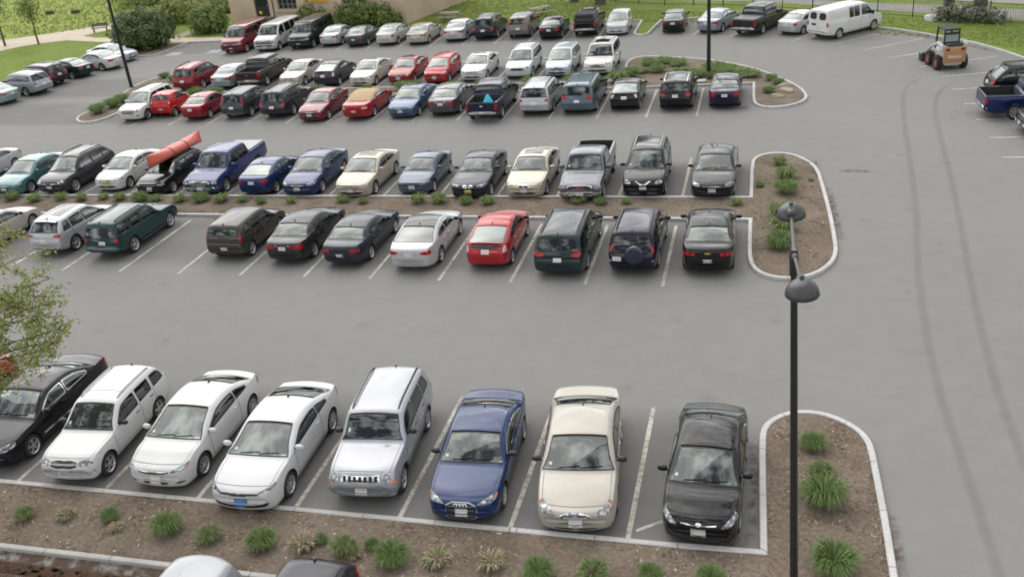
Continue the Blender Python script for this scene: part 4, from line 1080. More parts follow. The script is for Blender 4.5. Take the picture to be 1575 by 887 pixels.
nt.links.new(bright.outputs[2], bg.inputs['Color']); nt.links.new(bg.outputs[0], out.inputs[0])

sl = bpy.data.lights.new('sun', 'SUN'); sl.energy = 1.15; sl.angle = R(74); sl.color = (1.0, .975, .93)
so = bpy.data.objects.new('sun', sl); COL.objects.link(so)
az, el = R(SUN_AZ), R(SUN_EL)
sd = Vector((math.sin(az) * math.cos(el), math.cos(az) * math.cos(el), math.sin(el)))
so.rotation_euler = sd.to_track_quat('Z', 'Y').to_euler(); so.location = (0, 0, 60)
SC.view_settings.view_transform = 'Standard'; SC.view_settings.look = 'None'; SC.view_settings.gamma = 1.0
SC.view_settings.exposure = 0.58
SC.cycles.filter_width = 1.9

# ------------------------------------------------------------------ ground materials
def m_asphalt():
    m, nt, out = mat_new('asphalt'); P = wpos(nt)
    n1 = noise(nt, P, .12, 5, .6); n2 = noise(nt, P, 1.3, 6, .65); n3 = noise(nt, P, 60, 3, .6); n4 = noise(nt, P, .45, 4)
    c = ramp(nt, n1, [(.3, (.186, .184, .174)), (.7, (.203, .201, .190))])
    c = mix(nt, .30, c, ramp(nt, n2, [(.3, .42), (.7, .58)]), 'OVERLAY')
    c = mix(nt, .35, c, ramp(nt, n3, [(.3, .35), (.7, .65)]), 'OVERLAY')
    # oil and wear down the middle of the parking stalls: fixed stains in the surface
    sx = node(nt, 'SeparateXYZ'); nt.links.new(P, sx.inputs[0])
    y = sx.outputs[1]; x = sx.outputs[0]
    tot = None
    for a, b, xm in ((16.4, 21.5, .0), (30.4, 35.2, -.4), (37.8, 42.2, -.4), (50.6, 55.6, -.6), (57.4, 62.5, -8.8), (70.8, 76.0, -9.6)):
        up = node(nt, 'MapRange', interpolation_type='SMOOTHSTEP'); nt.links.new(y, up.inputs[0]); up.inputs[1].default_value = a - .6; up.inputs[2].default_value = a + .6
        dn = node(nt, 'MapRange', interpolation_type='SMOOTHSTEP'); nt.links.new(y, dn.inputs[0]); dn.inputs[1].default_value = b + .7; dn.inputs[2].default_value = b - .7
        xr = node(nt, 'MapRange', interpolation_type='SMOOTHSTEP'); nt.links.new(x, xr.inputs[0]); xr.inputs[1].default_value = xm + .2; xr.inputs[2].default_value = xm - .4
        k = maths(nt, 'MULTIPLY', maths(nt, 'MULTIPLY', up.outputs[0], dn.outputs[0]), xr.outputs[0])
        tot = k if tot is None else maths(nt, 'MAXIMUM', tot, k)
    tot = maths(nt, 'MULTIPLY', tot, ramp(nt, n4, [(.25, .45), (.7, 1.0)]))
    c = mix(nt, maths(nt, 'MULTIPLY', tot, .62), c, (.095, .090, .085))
    # drips
    vo = node(nt, 'TexVoronoi'); vo.inputs['Scale'].default_value = .55; nt.links.new(P, vo.inputs['Vector'])
    sp = ramp(nt, vo.outputs['Distance'], [(.02, 1.0), (.16, 0.0)])
    c = mix(nt, maths(nt, 'MULTIPLY', sp, .2), c, (.07, .066, .062))
    # hairline cracks
    v2 = node(nt, 'TexVoronoi', feature='DISTANCE_TO_EDGE'); v2.inputs['Scale'].default_value = .16
    wv = node(nt, 'VectorMath', operation='ADD'); nn = node(nt, 'TexNoise'); nn.inputs['Scale'].default_value = .7; nn.inputs['Detail'].default_value = 6
    nt.links.new(P, nn.inputs['Vector']); s2 = node(nt, 'VectorMath', operation='SCALE'); s2.inputs['Scale'].default_value = 2.2
    nt.links.new(nn.outputs['Color'], s2.inputs[0]); nt.links.new(P, wv.inputs[0]); nt.links.new(s2.outputs[0], wv.inputs[1]); nt.links.new(wv.outputs[0], v2.inputs['Vector'])
    ck = maths(nt, 'MULTIPLY', ramp(nt, v2.outputs['Distance'], [(.0, 1.0), (.0035, 0.0)]), ramp(nt, n1, [(.50, 0.0), (.6, .55)]))
    c = mix(nt, maths(nt, 'MULTIPLY', ck, .5), c, (.09, .085, .08))
    principled(nt, out, c, .86, 0, .35, 0, n3, .25, .004)
    return m

def m_grass(name, a, b, cc, s=1.0):
    m, nt, out = mat_new(name); P = wpos(nt)
    n1 = noise(nt, P, .22 * s, 5, .6); n2 = noise(nt, P, 2.5 * s, 6, .7); n3 = noise(nt, P, 22 * s, 3, .7)
    c = ramp(nt, n1, [(.3, a), (.55, b), (.75, cc)])
    c = mix(nt, .7, c, ramp(nt, n2, [(.25, .28), (.75, .72)]), 'OVERLAY')
    c = mix(nt, .6, c, ramp(nt, n3, [(.3, .25), (.7, .75)]), 'OVERLAY')
    principled(nt, out, c, .95, 0, .15, 0, n3, .8, .05)
    return m

def m_soil():
    m, nt, out = mat_new('mulch_soil'); P = wpos(nt)
    n1 = noise(nt, P, .6, 6, .6); n2 = noise(nt, P, 9, 6, .7); n3 = noise(nt, P, 38, 4, .7)
    c = ramp(nt, n1, [(.3, (.135, .106, .080)), (.5, (.178, .143, .110)), (.72, (.225, .188, .148))])
    c = mix(nt, .75, c, ramp(nt, n2, [(.3, .25), (.7, .75)]), 'OVERLAY')
    c = mix(nt, .45, c, ramp(nt, n3, [(.3, .2), (.7, .8)]), 'OVERLAY')
    h = maths(nt, 'ADD', n2, maths(nt, 'MULTIPLY', n3, .6))
    principled(nt, out, c, .95, 0, .15, 0, h, .8, .06)
    return m

def m_concrete(name, a, b, joint=None):
    m, nt, out = mat_new(name); P = wpos(nt)
    n1 = noise(nt, P, .9, 6, .65); n2 = noise(nt, P, 25, 4, .6)
    c = ramp(nt, n1, [(.3, a), (.7, b)])
    if joint:
        at = node(nt, 'Attribute', attribute_name='run'); fr = maths(nt, 'FRACT', maths(nt, 'DIVIDE', at.outputs['Fac'], joint))
        c = mix(nt, ramp(nt, fr, [(.0, .75), (.012, .75), (.016, 0.0)]), c, (.10, .095, .09))
        c = mix(nt, ramp(nt, noise(nt, P, 4, 6, .7), [(.55, 0.0), (.72, .45)]), c, (.22, .20, .18))
    c = mix(nt, .4, c, ramp(nt, n2, [(.3, .3), (.7, .7)]), 'OVERLAY')
    principled(nt, out, c, .85, 0, .3, 0, n2, .3, .01)
    return m

def m_linepaint(name, col):
    m, nt, out = mat_new(name); P = wpos(nt)
    n1 = noise(nt, P, 7, 6, .75); n2 = noise(nt, P, .8, 3)
    f = ramp(nt, maths(nt, 'ADD', maths(nt, 'MULTIPLY', n1, .8), maths(nt, 'MULTIPLY', n2, .35)), [(.50, .15), (.66, .88)])
    c = mix(nt, f, col, (.20, .19, .175))
    principled(nt, out, c, .8, 0, .3)
    return m

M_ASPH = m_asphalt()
M_LAWN = m_grass('lawn_grass', (.125, .175, .036), (.165, .220, .046), (.22, .26, .068))
M_SOIL = m_soil()
M_FIELD = m_grass('field_grass', (.20, .245, .055), (.245, .29, .07), (.30, .33, .10))
M_KERB = m_concrete('granite_kerb', (.40, .395, .38), (.52, .51, .49), 1.83)
M_KERB2 = m_concrete('worn_kerb', (.30, .29, .27), (.45, .44, .42), 1.83)
M_WALK = m_concrete('pale_path', (.42, .36, .28), (.52, .45, .36))
M_LINE = m_linepaint('line_paint', (.58, .55, .47))

def flat(name, pts, z, m, res=None, kind='structure', bump=0.0, seed=0):
    v, f = fill2d([tuple(p) for p in pts], res) if res else ([tuple(p) for p in pts], None)
    if f is None:
        r = delaunay_2d_cdt([Vector(p) for p in pts], [], [list(range(len(pts)))], 1, 1e-5); v = [tuple(p) for p in r[0]]; f = [tuple(t) for t in r[2]]
    rg = random.Random(seed); n0 = len(pts)
    V = [(a, b, z + (rg.uniform(0, bump) if i >= n0 else 0)) for i, (a, b) in enumerate(v)]
    f = [t if (V[t[1]][0] - V[t[0]][0]) * (V[t[2]][1] - V[t[0]][1]) - (V[t[1]][1] - V[t[0]][1]) * (V[t[2]][0] - V[t[0]][0]) > 0 else t[::-1] for t in f]
    o = mesh_obj(name, mesh_from(name, V, f, [m], None, True)); tag(o, kind=kind)
    return o

def smooth_path(P, n=2, closed=False):
    for _ in range(n):
        Q = [P[0]] if not closed else []
        for i in range(len(P) - (0 if closed else 1)):
            a, b = P[i], P[(i + 1) % len(P)]
            Q += [(a[0] * .75 + b[0] * .25, a[1] * .75 + b[1] * .25), (a[0] * .25 + b[0] * .75, a[1] * .25 + b[1] * .75)]
        if not closed: Q.append(P[-1])
        P = Q
    return P

def kerb(name, pts, width=.15, h=.13, m=None, closed=False, z0=-.05):
    """kerb stone along a line; its outer face lies on the line, its body on the left of it"""
    P = [Vector(p) for p in pts]; n = len(P); A, B = [], []
    for i in range(n):
        a = P[i - 1] if (i > 0 or closed) else P[i]; c = P[(i + 1) % n] if (i < n - 1 or closed) else P[i]
        d1 = (P[i] - a); d2 = (c - P[i])
        n1 = Vector((-d1.y, d1.x)).normalized() if d1.length > 1e-6 else None; n2 = Vector((-d2.y, d2.x)).normalized() if d2.length > 1e-6 else None
        nn = n1 if n2 is None else n2 if n1 is None else (n1 + n2).normalized()
        k = 1 / max(.5, nn.dot(n1 or nn))
        A.append(P[i]); B.append(P[i] + nn * width * k)
    b = .02
    V, F = [], []
    for p, q in zip(A, B):
        e = (q - p).normalized() * b
        V += [(p.x, p.y, z0), (p.x, p.y, h - b), (p.x + e.x, p.y + e.y, h), (q.x - e.x, q.y - e.y, h), (q.x, q.y, h - b), (q.x, q.y, z0)]
    for i in range(n - (0 if closed else 1)):
        j = (i + 1) % n
        for k in range(5): F.append((i * 6 + k, j * 6 + k, j * 6 + k + 1, i * 6 + k + 1)[::-1])
    if not closed: F += [(0, 1, 2, 3, 4, 5), tuple((n - 1) * 6 + k for k in (5, 4, 3, 2, 1, 0))]
    me = mesh_from(name, V, F, [m or M_KERB], None, True, 40); run = [0.0]
    for i in range(1, n): run.append(run[-1] + (P[i] - P[i - 1]).length)
    at = me.attributes.new('run', 'FLOAT', 'POINT'); at.data.foreach_set('value', [run[i // 6] for i in range(6 * n)])
    o = mesh_obj(name, me); tag(o, kind='structure')
    return o

# ------------------------------------------------------------------ ground, lot, paths
g = MB(); g.add([(-900, -300, 0), (900, -300, 0), (900, 1500, 0), (-900, 1500, 0)], [(0, 1, 2, 3)]); tag(g.obj('lawn', [M_LAWN]), kind='structure')
LEFT = [(-75, -10), (-64, 40), (-59.3, 52), (-57.2, 62), (-55.9, 70), (-52.3, 70.3), (-51.28, 70.13), (-50, 70.39), (-49.63, 71.69), (-49.62, 75.28), (-46, 75.25), (-31, 76.0), (-9.55, 76.24)]
ISLE = [(-9.55, 76.24), (-9.54, 71.4), (-9.3, 70.8), (-8.8, 70.55), (-8.45, 70.8), (-8.34, 71.2), (-7.84, 76.13)]
RIGHT = [(-7.84, 76.13), (-5.78, 76.26), (-2, 75.4), (2, 73.5), (5, 71.7), (7.6, 70.0), (9.05, 68.7), (10.7, 66.8), (12.11, 65.1), (13.26, 63.2), (14.54, 60.0), (15.7, 56), (16.4, 50), (16.8, 42), (17, 30), (17, -10)]
RIGHT_S = smooth_path(RIGHT, 2)
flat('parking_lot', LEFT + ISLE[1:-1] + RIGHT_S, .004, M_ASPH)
kerb('kerb_edge', LEFT[::1], .15, .12, M_KERB2)
kerb('kerb_edge', ISLE, .15, .13, M_KERB)
kerb('kerb_edge', RIGHT_S, .16, .13, M_KERB)
# footpath
PATH = [(-86, 60), (-84, 73.5), (-74.4, 80.6), (-72.1, 82.2), (-69.1, 84.5), (-66.9, 86.4), (-65, 87.8), (-61.9, 89.7), (-60, 90.3), (-52, 96), (-51, 94), (-58.5, 88.2), (-61.2, 86.6), (-63.4, 84.3), (-64.2, 82.6), (-65.0, 81.1), (-62.8, 79.9), (-59.7, 79.3), (-54.1, 78.1), (-47.5, 77.4), (-33, 77.6), (-31, 77.0), (-31.5, 76.3), (-46, 75.5), (-52.8, 75.9), (-58.2, 77), (-60.7, 77.7), (-65.5, 79.2), (-67.8, 78.3), (-69.2, 77), (-70.5, 74), (-72.5, 66), (-75, 58)]
flat('field', [(-140, 60), (-86.2, 62), (-84.2, 73.7), (-74.5, 80.8), (-72.2, 82.4), (-69.2, 84.7), (-67, 86.6), (-65.1, 88), (-62, 89.9), (-60.1, 90.5), (-52, 97), (-45, 130), (-140, 150)], .004, M_FIELD)
flat('path', PATH, .006, M_WALK)
flat('path', [(-53.4, 78.15), (-52.0, 77.9), (-51.6, 83), (-52.6, 90), (-53.8, 89.5), (-53.2, 83)], .009, m_concrete('dirt_path', (.24, .20, .15), (.32, .27, .21)))
flat('planting_bed', [(-56.0, 70.1), (-52.3, 70.45), (-50.15, 70.6), (-49.8, 71.8), (-49.78, 75.0), (-52.8, 75.6), (-55.5, 75.8)], .012, M_SOIL)
# pavement and road beyond the fence
M_FARWALK = m_concrete('far_pavement', (.20, .19, .18), (.27, .26, .24))
flat('pavement', [(-11, 86.5), (-5.4, 84.0), (-1.1, 82.6), (3.2, 79.9), (9.7, 75.6), (16.3, 71.2), (30, 61), (31.5, 63.5), (17.5, 74.4), (14, 76.7), (8.8, 78.9), (4.2, 81.6), (-1, 84.6), (-11, 90)], .006, M_FARWALK)
flat('road', [(4.0, 83.3), (10, 80.3), (18.3, 76.2), (36, 64), (44, 76), (20, 92), (4, 100), (-12, 106), (-14, 95)], .008, M_FARWALK)

# islands --------------------------------------------------------------------
CAP_F = smooth_path([(.20, 16.50), (.17, 18), (.13, 20.6), (.21, 21.27), (.53, 21.74), (.97, 22.03), (1.5, 22.1), (2.02, 21.94), (2.52, 21.54), (2.79, 21.11), (2.91, 20.6), (2.94, 19.2), (2.97, 17.9), (2.97, 16.0), (2.97, 9)], 1)
CAP_M = smooth_path([(-.45, 37.78), (-.49, 42.1), (-.25, 43.0), (.48, 43.48), (1.32, 43.32), (2.03, 42.4), (2.45, 41.2), (2.58, 38.9), (2.71, 36.2), (2.76, 33.4), (2.73, 32.3), (2.52, 31.4), (1.97, 30.5), (1.28, 30.07), (.47, 30.1), (-.11, 30.6), (-.38, 31.45), (-.42, 33.1), (-.43, 35.27)], 1)
def open_island(nm, cap, y_near, y_far, x_end, mk_near=None):
    out_ = [(x_end, y_near)] + ([(cap[-1][0], y_near)] if False else []) + cap[::-1] + [(x_end, y_far)]
    return out_
# front strip: kerb towards row one, round the cap, lower kerb
kerb('kerb_edge', ([(-5.4, 16.455), (-2, 16.46)] + CAP_F)[::-1], .16, .13, M_KERB)
kerb('kerb_edge', [(-75, 16.50), (-40, 16.48), (-20, 16.46), (-5.41, 16.455)][::-1], .16, .128, m_concrete('weathered_kerb', (.33, .32, .30), (.44, .43, .41), 1.83))
front_low = [(.2, 9), (.2, 13.9), (.0, 14.02), (-13, 14.02), (-75, 14.05)]
kerb('kerb_edge', front_low[::-1], .16, .13, M_KERB2)
soil_f = [(-75, 16.36), (-8, 16.31), (.30, 16.36), (.3, 18), (.27, 20.6)] + [(.4, 21.3), (.62, 21.63), (1.0, 21.9), (1.5, 21.97), (1.98, 21.82), (2.42, 21.45), (2.68, 21.03), (2.78, 20.6), (2.81, 19.2), (2.84, 17.9), (2.84, 9.1), (.33, 9.1), (.33, 14.1), (-13, 14.16), (-75, 14.19)]
flat('planting_bed', soil_f, .085, M_SOIL, .35, bump=.05, seed=1)
mid = [(-75, 37.76), (-20, 37.76)] + CAP_M + [(-20, 35.27), (-75, 35.25)]
kerb('kerb_edge', mid[::-1], .15, .13, M_KERB)
soil_m = [(-75, 37.63), (-.35, 37.63), (-.36, 42.1), (-.12, 42.9), (.5, 43.33), (1.25, 43.18), (1.92, 42.3), (2.31, 41.2), (2.44, 38.9), (2.57, 36.2), (2.62, 33.4), (2.58, 32.3), (2.4, 31.5), (1.9, 30.62), (1.25, 30.22), (.5, 30.25), (0, 30.7), (-.25, 31.5), (-.28, 33.1), (-.29, 35.41), (-75, 35.39)]
flat('planting_bed', soil_m, .085, M_SOIL, .5, bump=.05, seed=2)
DE_R = smooth_path([(-8.72, 57.5), (-8.75, 60.5), (-8.86, 62.5), (-8.34, 63.72), (-7.18, 63.75), (-5.41, 63.15), (-3.52, 62.3), (-2.14, 61.2), (-.6, 59.7), (.51, 57.95), (1.39, 56.35), (2.06, 54.8), (2.33, 53.4), (2.32, 52.5), (1.91, 51.6), (1.14, 51.0), (.25, 50.9), (-.4, 51.4), (-.6, 52.4), (-.63, 56.0)], 1)
DE_L = smooth_path([(-41.2, 55.6), (-41.18, 52.5), (-41.3, 51.4), (-41.75, 50.7), (-42.56, 50.6), (-43.43, 51.2), (-43.95, 52.2), (-43.9, 53.0), (-43.8, 54.8), (-44.3, 57.6), (-44.7, 59.0), (-44.9, 61.0), (-44.5, 62.2), (-43.6, 62.9), (-42.2, 62.9), (-41.4, 62.0), (-41.3, 57.5)], 1)
de = DE_R + [(-6.6, 55.75), (-12, 55.6)] + DE_L + [(-20, 57.5)]
kerb('kerb_edge', de[::-1], .15, .13, M_KERB, closed=True)
soil_de = [(p[0], p[1]) for p in offset_poly(de, -.13)]
flat('planting_bed', soil_de, .085, M_SOIL, .8, bump=.05, seed=3)

# painted lines ----------------------------------------------------------------
def line_mb(mb, a, b, wdt=.11, z=.008):
    a, b = Vector(a), Vector(b); d = (b - a).normalized(); nn = Vector((-d.y, d.x)) * wdt / 2
    k = max(1, int((b - a).length / 1.0)); 
    P = []
    for i in range(k + 1):
        p = a + (b - a) * i / k; P += [(p.x + nn.x, p.y + nn.y, z), (p.x - nn.x, p.y - nn.y, z)]
    mb.add(P, [(2 * i, 2 * i + 1, 2 * i + 3, 2 * i + 2)[::-1] for i in range(k)])
LM = MB()
XA = [-2.70 - 2.765 * i for i in range(20)]
XB = [-3.2 - 2.727 * i for i in range(20)]
XD = [-3.42 - 2.69 * i for i in range(14)]
for x in XA: line_mb(LM, (x, 16.52), (x, 21.95), .12)
for x in XB: line_mb(LM, (x, 29.4), (x, 34.85), .12); line_mb(LM, (x, 37.8), (x, 43.0), .12)
for x in XD: line_mb(LM, (x, 49.8), (x, 55.55), .12)
for x in XD[2:]: line_mb(LM, (x, 57.7), (x, 63.1), .12)
for i in range(13): line_mb(LM, (-12.1 - 2.62 * i, 70.0), (-12.1 - 2.62 * i, 75.9), .12)
for a, b in [((-5.1, 70.3), (-4.6, 72.2)), ((-2.4, 69.5), (.2, 74.2)), ((1.7, 66.9), (4.4, 71.6)), ((4.2, 65.6), (7.4, 68.4)), ((6.1, 63.76), (10.0, 66.5)), ((7.3, 61.45), (11.5, 63.6)), ((8.8, 59.0), (13.4, 61.1)), ((9.6, 56.65), (14.9, 58.0)), ((9.8, 53.95), (15.7, 54.7)), ((9.9, 51.15), (16, 51.3)), ((9.97, 48.4), (16.1, 48.4)), ((10.03, 45.56), (16.4, 45.6)), ((10.1, 42.8), (16.4, 42.8))]: line_mb(LM, a, b, .12)
line_mb(LM, (-2.55, 16.85), (-1.95, 17.3), .09)
tag(LM.obj('parking_lines', [M_LINE], smooth=False), kind='structure')
# two worn blue access markings on the far left of the lot
BM_ = MB(); M_BLUEP = m_linepaint('blue_paint', (.38, .47, .54))
for cx, cy in ((-44.7, 71.2), (-48.4, 70.9)):
    BM_.add([(cx - .6, cy - .6, .008), (cx + .6, cy - .6, .008), (cx + .6, cy + .6, .008), (cx - .6, cy + .6, .008)], [(0, 1, 2, 3)])
tag(BM_.obj('road_marking', [M_BLUEP], smooth=False), kind='structure')

# tyre marks: a soft dark film on the asphalt
def m_tyremark():
    m, nt, out = mat_new('tyre_mark')
    at = node(nt, 'Attribute', attribute_name='edge'); P = wpos(nt)
    f = maths(nt, 'MULTIPLY', at.outputs['Fac'], ramp(nt, noise(nt, P, 1.5, 5, .6), [(.3, .45), (.7, 1.0)]))
    f = maths(nt, 'MULTIPLY', f, .125)
    tr = node(nt, 'BsdfTransparent'); df = node(nt, 'BsdfDiffuse'); df.inputs[0].default_value = (.075, .072, .068, 1)
    mx = node(nt, 'MixShader'); nt.links.new(f, mx.inputs[0]); nt.links.new(tr.outputs[0], mx.inputs[1]); nt.links.new(df.outputs[0], mx.inputs[2]); nt.links.new(mx.outputs[0], out.inputs[0])
    return m
def film(name, pts, wdt, m, z=.012):
    P = [Vector(p) for p in smooth_path(pts, 3)]; V = []; E = []; n = len(P)
    for i, p in enumerate(P):
        d = (P[min(i + 1, n - 1)] - P[max(i - 1, 0)]).normalized(); nn = Vector((-d.y, d.x)); e = min(1, i / 6, (n - 1 - i) / 6)
        for k, o in enumerate((-.5, -.25, 0, .25, .5)):
            V.append((p.x + nn.x * wdt * o, p.y + nn.y * wdt * o, z)); E.append(e * (0, .8, 1, .8, 0)[k])
    F = [(i * 5 + k, i * 5 + k + 1, i * 5 + 6 + k, i * 5 + 5 + k) for i in range(n - 1) for k in range(4)]
    me = mesh_from(name, V, F, [m]); a = me.attributes.new('edge', 'FLOAT', 'POINT'); a.data.foreach_set('value', E)
    tag(mesh_obj(name, me), kind='structure')
MT = m_tyremark()
film('tyre_marks', [(8.6, 56.5), (7.7, 55.2), (7.2, 53), (6.8, 49.06), (6.3, 42.2), (5.85, 36.2), (5.3, 32), (4.95, 27.3), (4.8, 23.6), (4.93, 19.6), (5.0, 15)], .34, MT)
film('tyre_marks', [(10.2, 55.4), (9.3, 54.2), (8.8, 52.5), (8.5, 51), (8.08, 46.8), (7.63, 39.75), (7.2, 35), (6.75, 30.5), (6.35, 25.1), (6.25, 21.3), (6.4, 17)], .34, MT)
# reddish silt washed out along kerbs
def m_silt():
    m, nt, out = mat_new('silt'); at = node(nt, 'Attribute', attribute_name='edge'); P = wpos(nt)
    f = maths(nt, 'MULTIPLY', at.outputs['Fac'], maths(nt, 'MULTIPLY', ramp(nt, noise(nt, P, 3.5, 6, .7), [(.42, 0.0), (.62, 1.0)]), .62))
    tr = node(nt, 'BsdfTransparent'); df = node(nt, 'BsdfDiffuse'); df.inputs[0].default_value = (.13, .085, .06, 1)
    mx = node(nt, 'MixShader'); nt.links.new(f, mx.inputs[0]); nt.links.new(tr.outputs[0], mx.inputs[1]); nt.links.new(df.outputs[0], mx.inputs[2]); nt.links.new(mx.outputs[0], out.inputs[0])
    return m
MS = m_silt()
for i, (pts, wd) in enumerate([([(3.02, 16), (3.02, 18.2)], .45), ([(2.72, 39.2), (2.9, 33.5)], .4), ([(-24.5, 35.15), (-21.5, 35.15)], .6), ([(.02, 16.7), (.02, 21)], .3), ([(-1.2, 16.8), (0, 16.8)], .7), ([(3.2, 41.2), (4.6, 41.0)], .5), ([(-8.0, 76), (-8.7, 71)], .01), ([(-8.3, 70.9), (-7.7, 75.8)], .5), ([(8.2, 69.1), (11.5, 65.3), (13.5, 62)], .5), ([(-1.4, 51.2), (-.7, 51.2)], .5), ([(-22, 13.75), (-8, 13.75)], .9), ([(-22, 13.72), (-9, 13.72)], .8), ([(-22, 13.6), (-8, 13.6)], 1.3), ([(-22, 13.2), (-12.3, 13.1)], 1.5), ([(-22, 12.9), (-12.6, 12.9)], 1.6)]): film('silt_stain', pts, wd, MS, .015 + .0012 * i)

# ------------------------------------------------------------------ plants
def m_leaf(name, cols, rough=.6, trans=.25, nz=.6):
    m, nt, out = mat_new(name)
    ge = node(nt, 'NewGeometry'); P = ge.outputs['Position']
    rnd = ge.outputs['Random Per Island']
    n1 = noise(nt, P, nz, 4)
    k = maths(nt, 'ADD', maths(nt, 'MULTIPLY', rnd, .6), maths(nt, 'MULTIPLY', n1, .4))
    c = ramp(nt, k, [(.15, cols[0]), (.45, cols[1]), (.75, cols[2])])
    p = node(nt, 'BsdfPrincipled'); nt.links.new(c, p.inputs['Base Color']); p.inputs['Roughness'].default_value = rough; p.inputs['Specular IOR Level'].default_value = .3
    t = node(nt, 'BsdfTranslucent'); nt.links.new(c, t.inputs[0])
    mx = node(nt, 'MixShader'); mx.inputs[0].default_value = trans
    nt.links.new(p.outputs[0], mx.inputs[1]); nt.links.new(t.outputs[0], mx.inputs[2]); nt.links.new(mx.outputs[0], out.inputs[0])
    return m
M_BLADE = m_leaf('clump_blades', [(.085, .145, .042), (.145, .225, .068), (.23, .315, .12)], nz=3)
M_BLADE_Y = m_leaf('clump_blades_pale', [(.10, .155, .042), (.165, .23, .07), (.25, .31, .115)], nz=3)
M_STALK = m_leaf('dead_stalks', [(.20, .15, .10), (.30, .23, .16), (.40, .33, .25)], .9, .1, nz=3)
M_LEAF_D = m_leaf('leaves_dark', [(.040, .075, .026), (.075, .120, .040), (.125, .180, .060)], .5)
M_LEAF_M = m_leaf('leaves_mid', [(.10, .155, .042), (.17, .235, .066), (.25, .31, .10)], .5)
M_LEAF_Y = m_leaf('leaves_young', [(.15, .19, .04), (.25, .29, .075), (.36, .38, .14)], .5, .35)
M_LEAF_W = m_leaf('leaves_blossom', [(.08, .11, .05), (.15, .17, .10), (.34, .33, .29)], .6)
M_BARK = simple('bark', (.085, .068, .055), .95, var=.35, vscale=6, bstr=.6, bscale=14)

def tuft_mesh(seed, nb=150, rad=.42, hgt=.46, green=1.0, wide=.008):
    rg = random.Random(seed); mb = MB()
    for i in range(nb):
        a = rg.uniform(0, 2 * math.pi); r0 = rg.uniform(0, .16); ln = rg.uniform(.55, 1.0); dead = rg.random() > green
        rr = rad * ln * rg.uniform(.5, 1.0); hh = hgt * ln * rg.uniform(.65, 1.05)
        d = Vector((math.cos(a), math.sin(a), 0)); e = Vector((-d.y, d.x, 0)) * wide * rg.uniform(.7, 1.3)
        e = (e + Vector((0, 0, rg.uniform(-.008, .008))))
        pts = [d * r0, d * (r0 + rr * .30) + Vector((0, 0, hh * .70)), d * (r0 + rr * .66) + Vector((0, 0, hh)), d * (r0 + rr) + Vector((0, 0, hh * rg.uniform(.45, .95)))]
        wd = (.8, 1, .75, .1); V = []
        for p, w_ in zip(pts, wd): V += [p - e * w_, p + e * w_]
        mb.add(V, [(2 * k, 2 * k + 1, 2 * k + 3, 2 * k + 2) for k in range(3)], 1 if dead else 0)
    return mb
TUFTS = [tuft_mesh(s, 1300, .52, .48, .975).mesh('grass_clump', [M_BLADE, M_STALK]) for s in (1, 2, 3)] + [tuft_mesh(4, 950, .50, .42, .82).mesh('grass_clump', [M_BLADE, M_STALK])]
TUFT_Y = [tuft_mesh(s, 330, .50, .44, .97, .017).mesh('grass_clump', [M_BLADE_Y, M_STALK]) for s in (11, 12)]
DEADS = [tuft_mesh(s, 260, .40, .26, .24, .015).mesh('withered_clump', [M_BLADE, M_STALK]) for s in (21, 22)]
def plant(me, name, cat, label, group, x, y, s, z=.10, sz=None, rz=None):
    o = mesh_obj(name, me); o.location = (x, y, z); o.scale = (s, s, sz or s); o.rotation_euler = (RNG.uniform(-.06, .06), RNG.uniform(-.06, .06), RNG.uniform(0, 6.28) if rz is None else rz)
    return tag(o, label, cat, group)

GF = 'grass clumps in the front planting strip'
for (x, y, s, lab, k) in [(-17.85, 15.13, .62, 'green grass clump in front planting strip, below white boxy SUV at the left edge', 3), (-15.5, 15.4, .55, 'small ragged grass clump below the gap between white SUV and white coupe', 1), (-13.72, 15.16, .90, 'full green grass clump below first white coupe', 0),
    (-12.5, 15.05, .74, 'pale green grass clump just left of the nose of second white coupe', 3), (-11.1, 15.0, .84, 'leafy grass clump with dry centre below second white coupe', 2), (-9.05, 15.12, .78, 'grass clump partly withered on one side below silver boxy SUV', 3), (-7.8, 14.95, .92, 'wide green grass clump between silver SUV and blue sedan', 1),
    (-4.42, 15.0, .80, 'grass clump below beige sedan at the bottom edge, left one', 0), (-3.24, 15.15, .82, 'grass clump with dry stems below beige sedan, right one', 3), (-2.05, 15.3, .62, 'small low grass clump left of the black sedan stall', 1), (-.8, 15.35, .72, 'small grass clump just below the black sedan', 2), (-19.2, 15.2, .6, 'grass clump cut by the left edge of photo in front strip', 3), (-9.75, 15.35, .40, 'tiny grass sprout beside a withered clump', 1), (-8.45, 15.35, .42, 'small pale sprout left of wide green clump', 2)]:
    plant(TUFTS[k], 'grass_clump', 'grass clump', lab, GF, x, y, s)
GD = 'withered clumps in the front planting strip'
for (x, y, s, lab, k) in [(-16.75, 15.3, .75, 'withered grey-brown clump near the left end of front strip', 0), (-10.1, 15.15, .95, 'withered tan clump below gap of second coupe and silver SUV', 1), (-6.8, 15.1, .95, 'withered tan clump below blue sedan nose, left', 0), (-5.55, 15.2, .95, 'withered pale clump below blue sedan, nearer beige sedan', 1), (-15.1, 15.05, .60, 'small withered clump beside ragged grass clump', 1), (-8.75, 15.0, .55, 'small dry clump at foot of partly withered grass', 0), (-3.1, 15.0, .5, 'dry stems in front of the grass clump below beige sedan', 1)]:
    plant(DEADS[k], 'withered_clump', 'dead plant', lab, GD, x, y, s)
GC = 'grass clumps in the front island end'
